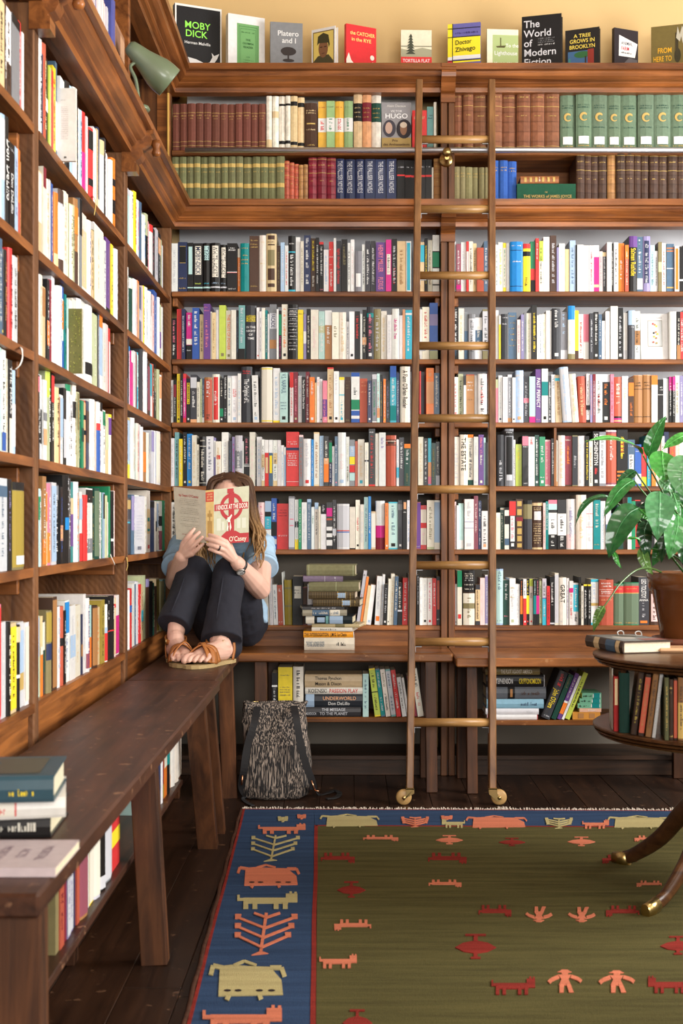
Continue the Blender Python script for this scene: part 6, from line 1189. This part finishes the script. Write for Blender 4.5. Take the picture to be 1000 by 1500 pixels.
# ================================================================== reading lamp on the left cornice
lm = thing('clip_lamp', (-.59, 3.72, Z2), 'sage green metal clip lamp on the left cornice near the corner', 'lamp')
M_SAGE = plain('sage_enamel', (.13,.165,.095), .38, coat=.2)
A0, A1 = P(187, 66, 3.72), P(241, 107, 3.70); ax = (A1-A0); Ls = ax.length*1.08; ax.normalize(); ax = (ax+Vector((0,.50,0))).normalized()
mb = MB(); pr = [(0,.0),(.014,.001),(.021,.008),(.025,.025),(.030,.05),(.038,.075),(.045,.095),(.0475,.115),(.047,.135),(.0455,.137),(.0455,.115),(.036,.075),(.020,.02),(0,.012)]
lathe(mb, [(r, z*Ls/.135) for r, z in pr], A0, ax, 36); mb.build('lamp_shade', M_SAGE, lm)
mb = MB(); ball(mb, A0+ax*.07, .020); mb.build('bulb', plain('bulb_glass', (.8,.8,.76), .2), lm)
mb = MB(); tube(mb, catmull([(-.60,3.72,Z2+.012), P(199,118,3.72), P(191,98,3.72), A0+ax*.035+Vector((0,0,-.022))], 5), .005, 8); mb.build('lamp_arm', M_SAGE, lm)
mb = MB(); lathe(mb, [(0,.0),(.028,.0),(.030,.004),(.026,.012),(.008,.018),(0,.018)], (-.60,3.72,Z2+.0), (0,0,1), 24); mb.build('lamp_base', M_SAGE, lm)
mb = MB(); ball(mb, A0+ax*.034-Vector((0,0,.022)), .0065); mb.build('swivel_joint', M_BRASS, lm)
# ================================================================== the reader
def remeshed(mb, voxel, it, name, mat, parent=None, org=None, wrinkle=0., wscale=30.):
    me = mb.mesh('tmp', [], (0,0,0)); ob = bpy.data.objects.new('tmp', me); COL.objects.link(ob)
    m = ob.modifiers.new('r', 'REMESH'); m.mode = 'VOXEL'; m.voxel_size = voxel*K; m.use_smooth_shade = True
    if it: s = ob.modifiers.new('s', 'SMOOTH'); s.iterations = it; s.factor = .5
    dg = bpy.context.evaluated_depsgraph_get(); ev = ob.evaluated_get(dg); out = bpy.data.meshes.new_from_object(ev)
    bpy.data.objects.remove(ob); o0 = ORG[parent.name] if parent is not None else org
    n = len(out.vertices); co = np.empty(n*3); out.vertices.foreach_get('co', co); co = co.reshape(-1,3)
    if wrinkle:
        nr = np.empty(n*3); out.vertices.foreach_get('normal', nr); nr = nr.reshape(-1,3)
        d = np.array([noise.fractal(Vector(c)*wscale, 1., 2., 3)*wrinkle for c in co]); co = co+nr*d[:,None]
    co = co-np.array(o0)*K; out.vertices.foreach_set('co', co.ravel()); out.materials.clear(); out.materials.append(mat); out.name = name; out.update()
    out.polygons.foreach_set('use_smooth', [True]*len(out.polygons))
    o = bpy.data.objects.new(name, out); COL.objects.link(o); ORG[o.name] = tuple(o0)
    if parent is not None: o.parent = parent
    else: o.location = Vector(o0)*K
    return o
def chain(mb, pts, rs, seg=14, flat=1.0, up=(0,0,1)):
    """limb: tapered tube with rounded joints"""
    pts = [Vector(p) for p in pts]; n = 5; q = catmull(pts, n) if len(pts) > 2 else [pts[0].lerp(pts[1], i/n) for i in range(n+1)]
    tube(mb, q, lerp_list(list(rs), len(q)), seg, flat=flat, up=up)
    for p, r in ((pts[0], rs[0]), (pts[-1], rs[-1])): ball(mb, p, r, seg=seg, rings=8)
M_SKIN = plain('skin', (.66,.40,.31), .5, vary=.08, vscale=14); M_SKIN.node_tree.nodes['Principled BSDF'].inputs['Subsurface Weight'].default_value = .06; M_SKIN.node_tree.nodes['Principled BSDF'].inputs['Subsurface Radius'].default_value = (.01,.004,.002)
M_SHIRT = plain('chambray_shirt', (.34,.50,.66), .85, bump=.35, bscale=420, vary=.12, vscale=40); M_TRS = plain('navy_trousers', (.0095,.010,.018), .9, bump=.3, bscale=600, vary=.25, vscale=5)
M_HAIR = attr('hair', .55, .0, .2, 300, .2, 120); M_TAN = plain('tan_leather', (.36,.125,.028), .5, bump=.15, bscale=260, vary=.15, vscale=20); M_SOLE = plain('sandal_sole', (.38,.27,.12), .75)
mb = MB()
HC = P(337, 738, 4.50); ball(mb, HC, (.071,.087,.097), seg=24, rings=16); ball(mb, HC+Vector((0,-.028,-.055)), (.048,.052,.052), seg=18, rings=12)   # skull and jaw
ball(mb, HC+Vector((0,-.088,-.018)), (.011,.014,.020)); ball(mb, HC+Vector((0,-.092,-.030)), (.013,.012,.010))                                          # nose
ball(mb, HC+Vector((0,-.078,-.060)), (.020,.008,.008))                                                                                              # mouth
for s in (-1,1):
    ball(mb, HC+Vector((s*.072,.008,-.012)), (.008,.018,.026)); ball(mb, HC+Vector((s*.028,-.076,.010)), (.020,.010,.007))
neck = P(328, 782, 4.60); chain(mb, [HC+Vector((0,.012,-.055)), neck, neck+Vector((0,.03,-.05))], [.042,.042,.05])
PEL = P(338, 912, 4.655); CH = P(327, 818, 4.66)
chain(mb, [PEL, P(333,866,4.69), CH], [.085,.078,.086], 18); ball(mb, CH+Vector((0,.0,.02)), (.115,.075,.085), seg=18, rings=10)
LSH, RSH = P(381, 799, 4.585), P(267, 801, 4.605); chain(mb, [RSH, (LSH+RSH)/2+Vector((0,.02,.012)), LSH], [.040,.045,.040])
LEL, LWR = P(381, 863, 4.405), P(347, 824, 4.262); REL, RWR = P(256, 852, 4.43), P(266, 815, 4.285)
chain(mb, [LSH, LSH.lerp(LEL,.5), LEL], [.042,.039,.034]); chain(mb, [LEL, LEL.lerp(LWR,.35)+Vector((.004,0,-.004)), LWR], [.035,.036,.0225])
chain(mb, [RSH, RSH.lerp(REL,.5), REL], [.041,.038,.033]); chain(mb, [REL, REL.lerp(RWR,.35), RWR], [.033,.032,.0225])
LHAND = [[(331,794,4.230),(322,789,4.220),(313,785.5,4.221),(306.5,783.5,4.227)], [(331,800,4.228),(320,795,4.216),(310,791.5,4.218),(302,789.5,4.224)], [(329,806,4.228),(319,802,4.216),(310,799,4.218),(304,797.5,4.224)], [(326,811,4.231),(317,808.5,4.221),(311,806,4.222),(306,804.5,4.226)]]
RHAND = [[(268,796,4.264),(273,788,4.252),(279,781,4.249),(284,775,4.252)], [(271,802,4.262),(278,794,4.248),(285,786,4.245),(291.5,780,4.247)], [(276,807,4.260),(283,800,4.246),(290,793,4.243),(296,787,4.245)], [(282,811,4.258),(288,806,4.247),(293,801,4.243),(297.5,797,4.244)]]
for wr, hand, th in ((LWR, LHAND, [(343,817,4.262),(338,803,4.292),(333,791,4.300),(329,782,4.299)]), (RWR, RHAND, [(267,808,4.290),(268,798,4.312),(273,789,4.314),(278,782,4.312)])):
    for i, fg in enumerate(hand):
        pts = [P(*q) for q in fg]; r = (.0077,.0079,.0076,.0067)[i]
        chain(mb, [wr.lerp(pts[0],.15), wr.lerp(pts[0],.6), pts[0]], [.0135,.0115,.0092], 10); chain(mb, pts, [r*1.08,r,r*.94,r*.78], 10)
    pts = [P(*q) for q in th]; chain(mb, [wr.lerp(pts[0],.3)]+pts, [.013,.012,.0105,.0095,.008], 10)
FEET = {}
for nm, heel, toe, ank, side in (('L', Vector((-.392,4.185,0)), Vector((-.487,3.990,0)), P(319,938,4.165), 1), ('R', Vector((-.568,4.215,0)), Vector((-.507,4.020,0)), P(257,930,4.205), -1)):
    zb = ZS+.0135; d = (toe-heel).normalized(); pr = Vector((d.y,-d.x,0)); pr = -pr if pr.x > 0 else pr      # pr points to image left
    med = pr if side > 0 else -pr; FEET[nm] = (heel, toe, d, med, zb, ank)
    L_ = (toe-heel).length
    q = lambda t, m, z: heel+d*L_*t+med*m+Vector((0,0,zb+z))
    ball(mb, q(.08,0,.028), (.030,.030,.028)); chain(mb, [q(.12,0,.030), q(.45,.006,.030), q(.74,.008,.021)], [.028,.027,.021]); chain(mb, [q(.12,.0,.02), q(.5,-.012,.022), q(.74,-.020,.017)], [.024,.022,.017])
    chain(mb, [q(.15,.0,.045), (q(.22,0,.055)+ank)/2, ank, ank+Vector((.0,.04,.06))], [.028,.026,.027,.027])
    chain(mb, [q(.42,.004,.034), q(.22,0,.044)], [.022,.024])
    for i in range(5):
        m_ = .027-.0150*i; r = (.0110,.0074,.0070,.0067,.0064)[i]; e = (1.0,.985,.95,.91,.86)[i]
        chain(mb, [q(.70,m_*.8,.022), q(e-.09,m_,.020), q(e-.02,m_,.011)], [r*1.15,r*1.05,r], 10)
    for i, (hp, kn) in enumerate(((P(360,922,4.62), P(337,836,4.345)),) if side > 0 else ((P(313,922,4.64), P(283,836,4.375)),)):
        chain(mb, [hp, hp.lerp(kn,.5), kn], [.050,.046,.036]); chain(mb, [kn, kn.lerp(ank,.4)+Vector((0,.012,0)), ank], [.034,.030,.026]); ball(mb, (hp+PEL)/2, .07)
person = remeshed(mb, .0024, 2, 'person', M_SKIN, None, (PEL.x, PEL.y, ZS))
tag(person, 'person in pale blue shirt and navy trousers reading behind an open book on corner bench', 'person')
for s in (-1,1):                                    # eyes and brows behind the book
    e = MB(); ball(e, HC+Vector((s*.028,-.079,-.002)), (.0115,.008,.006), (.75,.74,.72)); ball(e, HC+Vector((s*.028,-.0855,-.003)), (.0048,.0025,.0048), (.06,.04,.02)); e.build('eye', M_PRINT, person)
    e = MB(); tube(e, [HC+Vector((s*.046,-.072,.016)), HC+Vector((s*.03,-.084,.020)), HC+Vector((s*.014,-.087,.017))], .0025, 6, (.10,.045,.02)); e.build('eyebrow', M_HAIR, person)
e = MB(); ball(e, HC+Vector((0,-.084,-.060)), (.019,.006,.0055), (.45,.14,.12)); e.build('lips', M_PRINT, person)
mb = MB()                                           # trousers
for hp, tm, kn, s1, s2, hm in ((P(361,920,4.62), P(352,880,4.49), P(337,838,4.342), P(331,872,4.272), P(326,904,4.220), P(325,934,4.182)), (P(312,920,4.64), P(299,880,4.515), P(283,837,4.372), P(273,868,4.305), P(263,894,4.254), P(256,912,4.222))):
    chain(mb, [hp, tm, kn], [.066,.073,.055], 20); chain(mb, [kn, s1, s2], [.056,.053,.055], 20); big = hm.x > -.5
    tube(mb, catmull([s1, s2, hm], 6), [.053,.055,.066 if big else .055], 20); 
    d = (hm-s2).normalized(); tube(mb, [hm, hm+d*.012], [.066 if big else .055, .068 if big else .056], 20)
ball(mb, PEL+Vector((0,.0,-.01)), (.115,.095,.075), seg=20, rings=12); chain(mb, [P(330,905,4.235), P(334,930,4.225), P(337,948,4.220)], [.050,.046,.040], 20); ball(mb, P(366,912,4.64), (.065,.085,.068)); ball(mb, P(310,914,4.66), (.06,.08,.066))
tr = remeshed(mb, .0055, 4, 'trousers', M_TRS, person, None, .004, 16)
for kn, s1, s2, hm in ((P(337,838,4.342), P(331,872,4.272), P(326,904,4.220), P(325,934,4.182)), (P(283,837,4.372), P(273,868,4.305), P(263,894,4.254), P(256,912,4.222))):
    path = catmull([kn, s1, s2, hm], 8); rr = lerp_list([.054,.053,.054,.062 if hm.x > -.5 else .054], len(path)); line = []
    for k2, p in enumerate(path):
        d = (path[min(k2+1,len(path)-1)]-path[max(k2-1,0)]).normalized(); f = Vector((-.22,-1,.25)); f = (f-d*f.dot(d)).normalized(); line.append(p+f*(rr[k2]-.001))
    e = MB(); tube(e, line[3:], [.0015,.0034,.0038,.0036], 6); e.build('pressed_crease', M_TRS, tr)
mb = MB()                                           # shirt
ball(mb, P(338,896,4.66), (.118,.098,.07), seg=20, rings=12); chain(mb, [P(338,890,4.665), P(333,855,4.685), CH+Vector((0,-.005,0))], [.100,.098,.098], 22); ball(mb, CH+Vector((0,-.004,.018)), (.132,.092,.088), seg=22, rings=12)
chain(mb, [RSH, (LSH+RSH)/2+Vector((0,.016,.022)), LSH], [.048,.060,.050], 18)
LSE, RSE = LSH.lerp(LEL,.52)+Vector((.006,0,0)), RSH.lerp(REL,.60)
for a, b_ in ((LSH, LSE), (RSH, RSE)): tube(mb, catmull([a-(b_-a)*.2, a, a.lerp(b_,.5), b_], 4), [.044,.050,.052,.054], 20)
chain(mb, [P(362,870,4.66), P(378,890,4.63), P(388,908,4.60)], [.045,.032,.014]); ball(mb, LSH+Vector((-.01,0,.0)), .05)
chain(mb, [P(300,800,4.575), P(327,792,4.565), P(352,800,4.565)], [.03,.035,.03])
sh = remeshed(mb, .0055, 3, 'shirt', M_SHIRT, person, None, .007, 22)
for a, b_, rr in ((LSH, LSE, .0555), (RSH, RSE, .0555)):
    e = MB(); dd = (b_-a).normalized(); lathe(e, [(rr-.004,-.012),(rr+.0012,-.012),(rr+.0018,.002),(rr-.004,.002)], b_, dd, 24); e.build('sleeve_cuff', M_SHIRT, sh)
for s in (-1,1):
    e = MB(); c0 = neck+Vector((0,-.012,-.006)); e.add([c0+Vector(v) for v in ((s*.006,-.052,-.022),(s*.05,-.02,.012),(s*.058,-.005,-.006),(s*.034,-.055,-.045))], [(0,1,2,3)]); e.build('collar', M_SHIRT, sh)
# hair: a shell over the skull and many waved locks
mb = MB(); hr = lambda t: tuple(a+(b_-a)*t for a, b_ in zip((.055,.024,.012), (.42,.235,.09)))
seg, rg = 36, 22; R_ = Vector((.080,.097,.107)); HO = HC+Vector((0,.006,.002)); vs = []; keep = []
for i in range(rg+1):
    f = math.pi*i/rg
    for j in range(seg):
        t = 2*math.pi*j/seg; v = Vector((math.sin(f)*math.cos(t), math.sin(f)*math.sin(t), math.cos(f))); vs.append(HO+Vector((v.x*R_.x, v.y*R_.y, v.z*R_.z))); keep.append(v)
fs = []
for i in range(rg):
    for j in range(seg):
        q = (i*seg+j, (i+1)*seg+j, (i+1)*seg+(j+1)%seg, i*seg+(j+1)%seg); m_ = sum((keep[k] for k in q), Vector())/4
        face = m_.y < -.12 and m_.z < .80-abs(m_.x+.1)*.55
        if not face and m_.z > -.75: fs.append(q)
mb.add(vs, fs, hr(.02), 0, True)
rnd = random.Random(3)
for s in (-1,1):
    for i in range(95):
        f = i/94; phi = math.radians(-38+f*128+rnd.uniform(-5,5))           # -90 = towards the viewer
        top = HO+Vector((-.004+s*rnd.uniform(.0,.022), -.052+f*.13, .090-.060*abs(f-.35)+rnd.uniform(.012,.020)))
        rim = HO+Vector((s*math.cos(phi)*R_.x*1.02, math.sin(phi)*R_.y*1.05, rnd.uniform(.0,.03)))
        up_ = (top+rim)/2+Vector((s*.016,.004,.016)); L_ = rnd.uniform(.14,.24)
        low = rim+Vector((s*rnd.uniform(.004,.018), rnd.uniform(-.03,.0), -.07)); end = low+Vector((s*rnd.uniform(.0,.024), rnd.uniform(-.045,-.01), -L_+.06))
        k_ = rnd.uniform(0,6); am = rnd.uniform(.004,.010)
        pts = catmull([top, up_, rim, low, low.lerp(end,.5)+Vector((s*am*2,-am,0)), end], 6); n = len(pts)
        for k2, p in enumerate(pts):
            t = k2/(n-1)
            if t > .5: p += Vector((math.sin(t*19+k_)*am*(t-.5)*2.2, math.cos(t*17+k_)*am*(t-.5)*2, 0))
        c0 = rnd.uniform(-.06,.12); tube(mb, pts, [.0030,.0060,.0055,.0050,.0038,.0008], 5, hr(.05), cols=[hr(min(1,max(0,c0+max(0,k2/(n-1)-.42)*1.5))) for k2 in range(n)])
mb.build('hair', M_HAIR, person)
# watch and ring
ax = (LEL-LWR).normalized(); wc_ = LWR+ax*.020; w_ = MB(); lathe(w_, [(.0245,-.006),(.0262,-.006),(.0262,.006),(.0245,.006)], wc_, ax, 28); wt = w_.build('wristwatch', plain('watch_strap', (.02,.017,.016), .5), person)
nf = Vector((-.25,-1,.15)); nf = (nf-ax*nf.dot(ax)).normalized(); fc = wc_+nf*.0262
w_ = MB(); lathe(w_, [(.0,-.003),(.0145,-.003),(.0150,.003),(.0125,.004),(.0125,.003),(0,.003)], fc, nf, 28); w_.build('watch_case', plain('watch_steel', (.45,.42,.38), .3, .9), wt)
w_ = MB(); lathe(w_, [(0,.0036),(.0122,.0036)], fc, nf, 24); w_.build('watch_dial', M_WHITE, wt)
up_ = ax.cross(nf); w_ = MB()
for an, ln in ((.9,.008),(2.6,.0055)): w_ = w_; dv_ = up_*math.cos(an)+ax*math.sin(an); sd = nf.cross(dv_)*.0007; b0 = fc+nf*.0046; w_.add([b0-sd, b0+sd, b0+dv_*ln+sd, b0+dv_*ln-sd], [(0,1,2,3)], (.01,.01,.01))
w_.build('watch_hands', M_PRINT, wt)
a, b_ = P(*LHAND[2][0]), P(*LHAND[2][1]); w_ = MB(); lathe(w_, [(.0082,-.0022),(.0098,-.0022),(.0098,.0022),(.0082,.0022)], a.lerp(b_,.86), (b_-a), 20); w_.build('ring', plain('dark_ring', (.05,.05,.055), .3, .9), person)
# sandals
for nm in ('L','R'):
    heel, toe, d, med, zb, ank = FEET[nm]; L_ = (toe-heel).length; sd = MB()
    out = [(-.06,.0),(-.04,.024),(.12,.031),(.35,.027),(.58,.034),(.76,.041),(.92,.038),(1.03,.024),(1.06,.010),(1.05,-.008),(.98,-.026),(.86,-.037),(.7,-.041),(.5,-.035),(.3,-.029),(.12,-.031),(-.04,-.024)]
    prism(sd, out, lambda p: heel+d*L_*p[0]+med*p[1]+Vector((0,0,ZS+.0008)), lambda p: heel+d*L_*p[0]+med*p[1]+Vector((0,0,ZS+.0125)))
    so_ = sd.build('sandal', M_SOLE, person)
    q = lambda t, m, z: heel+d*L_*t+med*m+Vector((0,0,zb+z))
    def strap(pts, w, nmn='strap', side=None):
        p_ = catmull(pts, 5); e = MB(); vs = []; n = len(p_); sv = Vector(side) if side else d
        for k2, p in enumerate(p_):
            t_ = (p_[min(k2+1,n-1)]-p_[max(k2-1,0)]).normalized(); s_ = (sv-t_*sv.dot(t_)).normalized(); u_ = s_.cross(t_)
            for aa, bb in ((-1,-1),(1,-1),(1,1),(-1,1)): vs.append(p+s_*aa*w/2+u_*bb*.0016)
        e.add(vs, [(4*k2+j, 4*k2+(j+1)%4, 4*k2+4+(j+1)%4, 4*k2+4+j) for k2 in range(n-1) for j in range(4)]+[(3,2,1,0),(4*n-4,4*n-3,4*n-2,4*n-1)], (1,1,1), 0, True); return e.build(nmn, M_TAN, so_)
    strap([q(.70,.040,-.001), q(.72,.034,.026), q(.66,.008,.053), q(.62,-.020,.046), q(.66,-.038,.018), q(.68,-.041,-.001)], .032)
    strap([q(.54,.035,-.001), q(.58,.036,.030), q(.64,.010,.060), q(.74,-.022,.038), q(.80,-.040,.004)], .021)
    strap([q(.86,.040,-.001), q(.80,.034,.026), q(.70,.004,.054), q(.58,-.026,.044), q(.52,-.037,.0)], .018)
    ac = Vector((ank.x, ank.y, zb+.050))+d*.004; strap([ac+d*.038*math.cos(an)+med*.034*math.sin(an)+Vector((0,0,.008-.010*math.cos(an))) for an in [2*math.pi*i/10 for i in range(11)]], .016, 'ankle_strap', (0,0,1))
    strap([q(.10,.030,-.001), q(.06,.031,.03), q(.05,.028,.052)], .011, 'heel_strap'); strap([q(.10,-.030,-.001), q(.06,-.031,.03), q(.05,-.028,.052)], .011, 'heel_strap')
    bk = MB(); bc_ = ac-med*.035+d*.014+Vector((0,0,.004)); o1 = Vector((0,0,1)); tube(bk, [bc_+o1*a_+d*c_ for a_, c_ in ((-.009,-.007),(-.009,.007),(.009,.007),(.009,-.007),(-.009,-.007))], .0013, 6); bk.build('buckle', M_BRASS, so_)
# ================================================================== the open book in the reader's hands
hb = thing('open_book', tuple(P(307, 792, 4.252)), 'open hardback with red cross cover held up before the reader\'s face', 'book')
TL, BL, TR_, BR_ = P(254,713,4.300), P(258,790,4.292), P(364.5,711.5,4.300), P(364,794,4.292)
STL, SBL, STR, SBR = P(301,718.5,4.250), P(302,795.5,4.244), P(313,717,4.250), P(313,797,4.244)
CRM = (.62,.56,.42)
def quadboard(name, a, b_, c, d_, col, mat, th=.0022, parent=hb):
    n = (b_-a).cross(d_-a).normalized(); n = n if n.y < 0 else -n; m = MB(); vs = [a,b_,c,d_]; m.add(vs+[v-n*th for v in vs], [(0,1,2,3),(7,6,5,4),(0,4,5,1),(1,5,6,2),(2,6,7,3),(3,7,4,0)], col); return m.build(name, mat, parent), n
bk_, n1 = quadboard('back_cover', BL, SBL, STL, TL, (.55,.50,.40), M_COVER); fr_, n2 = quadboard('front_cover', SBR, BR_, TR_, STR, (.44,.43,.30), M_COVER); sp_, n3 = quadboard('spine', SBL, SBR, STR, STL, (.60,.40,.14), M_COVER)
bil = lambda a, b_, c, d_, n: (lambda x, y, e=.0006: (a.lerp(b_, x)).lerp(d_.lerp(c, x), y)+n*e)
FB, FF, FS = bil(BL,SBL,STL,TL,n1), bil(SBR,BR_,TR_,STR,n2), bil(SBL,SBR,STR,STL,n3)
RED = (.36,.018,.022)
def ink(fn, polys, col, e, parent, name='cover_print'):
    m = MB()
    for p in polys: m.add([fn(x, y, e) for x, y in p], [tuple(range(len(p)))], col)
    o = m.build(name, M_PRINT, parent); o['kind'] = 'stuff'; return o
rc = lambda x0, x1, y0, y1: [(x0,y0),(x1,y0),(x1,y1),(x0,y1)]
ringp = [[(.50+.33*r0*math.cos(a)*1.0, .655+.245*r0*math.sin(a)) for r0, a in ((1,t),(1,t+.21),(.72,t+.21),(.72,t))] for t in [i*math.pi/15 for i in range(30)]]
ink(FF, ringp+[rc(.38,.56,.90,.985), rc(.42,.58,.10,.92), rc(.36,.62,.16,.20), [(.22,0),(1,0),(1,.17),(.75,.17),(.62,.22),(.36,.22),(.22,.14)]], RED, .0006, fr_)
ink(FF, [rc(.02,.98,.60,.72)], RED, .0009, fr_)
ink(FF, [rc(.08,.20,.24,.46), rc(.22,.30,.24,.40), rc(.66,.76,.26,.44), rc(.80,.92,.26,.44)], (.52,.52,.42), .0004, fr_)
ink(FF, [[(.36,.26),(.40,.40),(.34,.42),(.37,.47),(.43,.47),(.50,.52),(.52,.50),(.46,.42),(.50,.28),(.46,.22),(.44,.34),(.38,.22)]], (.66,.64,.55), .0011, fr_); ink(FF, [[(.34,.43),(.33,.47),(.36,.50),(.39,.47),(.38,.43)], [(.40,.38),(.46,.38),(.45,.31),(.41,.31)]], RED, .0013, fr_)
def inktext(fn, st, cx, cy, w, h, col, parent, e=.0012, bold=True):
    m = MB(); text(m, st, lambda x, y: fn(cx+x, cy+y, e), h, None, col, 0, bold, .5, w); o = m.build('cover_print', M_PRINT, parent); o['kind'] = 'stuff'
inktext(FF, 'I KNOCK AT THE DOOR', .51, .66, .90, .085, (.78,.74,.64), fr_, .0014); inktext(FF, "O'Casey", .68, .075, .50, .085, (.72,.64,.50), fr_)
ink(FS, [rc(0,1,.78,.96)], (.52,.05,.03), .0006, sp_); ink(FS, [rc(.2,.8,.16,.42), rc(.42,.58,.1,.62), rc(.2,.8,.5,.56)], (.38,.22,.06), .0006, sp_)
for i, st in enumerate(('I KNOCK','AT THE','DOOR')): inktext(FS, st, .5, .92-.05*i, .7, .032, (.75,.55,.25), sp_)
inktext(FB, "by Sean O'Casey", .47, .86, .62, .045, (.40,.03,.03), bk_)
m = MB()
for i in range(16):
    if i in (4,9,13): continue
    scribble(m, lambda x, y, i=i: FB(.48+x, .79-.034*i+y, .0008), random.uniform(.45,.66), .014, (.26,.22,.16))
scribble(m, lambda x, y: FB(.36+x, .12+y, .0008), .3, .02, (.40,.03,.03)); m.build('cover_print', M_PRINT, bk_)['kind'] = 'stuff'
for (a, b_, c, d_) in ((BL,SBL,STL,TL),(SBR,BR_,TR_,STR)):
    m = MB(); o_ = Vector((0,.0035,0)); ins = lambda u, v: (a.lerp(b_,u)).lerp(d_.lerp(c,u),v)+o_; q = [ins(.03,.02), ins(.99,.02), ins(.99,.98), ins(.03,.98)]; th = Vector((0,.016,0))
    m.add(q+[p+th for p in q], [(0,1,2,3),(7,6,5,4),(0,4,5,1),(1,5,6,2),(2,6,7,3),(3,7,4,0)], (.68,.60,.44)); m.build('page_block', M_PAGE, hb)
# ================================================================== small things on the shelves
def strip(name, pts, w, mat, label, cat, side=(1,0,0), group=None):
    q = catmull(pts, 6); mb = MB(); vs = []; n = len(q)
    for k, p in enumerate(q):
        d = (q[min(k+1,n-1)]-q[max(k-1,0)]).normalized(); s = Vector(side); s = (s-d*s.dot(d)).normalized(); u = s.cross(d)
        for a, b_ in ((-1,-1),(1,-1),(1,1),(-1,1)): vs.append(p+s*a*w/2+u*b_*.0005)
    mb.add(vs, [(4*k+j, 4*k+(j+1)%4, 4*k+4+(j+1)%4, 4*k+4+j) for k in range(n-1) for j in range(4)]+[(3,2,1,0),(4*n-4,4*n-3,4*n-2,4*n-1)], (1,1,1), 0, True)
    return tag(mb.build(name, mat), label, cat, group)
M_RW = plain('white_ribbon', (.72,.70,.66), .6); M_RY = plain('gold_ribbon', (.62,.44,.12), .5); M_PAPER = plain('old_paper', (.62,.58,.46), .8)
def on_left(px, py, dx=0.): Y = F*(.655-dx)/(CX-px); return Vector((-.655+dx, Y, H-(py-CY)/F*Y))
RG = 'ribbon bookmarks hanging over the left shelves'
strip('ribbon_bookmark', [on_left(161,811,-.02), on_left(163,816,.0), on_left(166,822,.006), on_left(168,827,.008)], .004, M_RW, 'white ribbon hanging over fifth shelf edge of middle left bay', 'ribbon', (0,1,0), RG)
strip('ribbon_bookmark', [on_left(184,812,-.02), on_left(186,820,.004), on_left(187,828,.008), on_left(185,836,.006)], .005, M_RY, 'gold ribbon hanging over fifth shelf edge of corner left bay', 'ribbon', (0,1,0), RG)
strip('ribbon_bookmark', [on_left(135,286,-.02), on_left(139,292,.004), on_left(140,302,.008), on_left(138,315,.006)], .005, M_RY, 'gold ribbon hanging over highest shelf edge of middle left bay', 'ribbon', (0,1,0), RG)
strip('ribbon_bookmark', [on_left(29,507,-.02), on_left(32,512,.006), on_left(33,524,.010), on_left(29,535,.008), on_left(23,541,.0)], .006, M_RW, 'white ribbon curling over third shelf edge of bay nearest viewer', 'ribbon', (0,1,0), RG)
for px, py, w, lab in ((272,226,.05,'crumpled paper on the leftmost olive green volumes'), (303,227,.06,'curled paper slip on the middle olive green volumes'), (376,227,.06,'curled paper slip on the right-hand olive green volumes')):
    c = P(px, 234, 4.87); c.z = 2.2555; mb = MB(); vs = []; n = 8
    for i in range(n+1):
        t = i/n; z = .003+.012*math.sin(math.pi*t)**1.5+.002*math.sin(t*15)
        for y in (-.035,.0,.035): vs.append(c+Vector((w*(t-.5), y, z+(.004 if y < 0 else 0)*t)))
    mb.add(vs, [(i*3+j, i*3+3+j, i*3+4+j, i*3+1+j) for i in range(n) for j in range(2)], (1,1,1), 0, True); tag(mb.build('loose_paper', M_PAPER), lab, 'paper', 'loose papers on the green set')
so = stuff.build('books', COVERS+[M_PAGE, M_PRINT])
tag(so, 'many thinner books packed along the shelves between the larger ones', 'books', None, 'stuff')
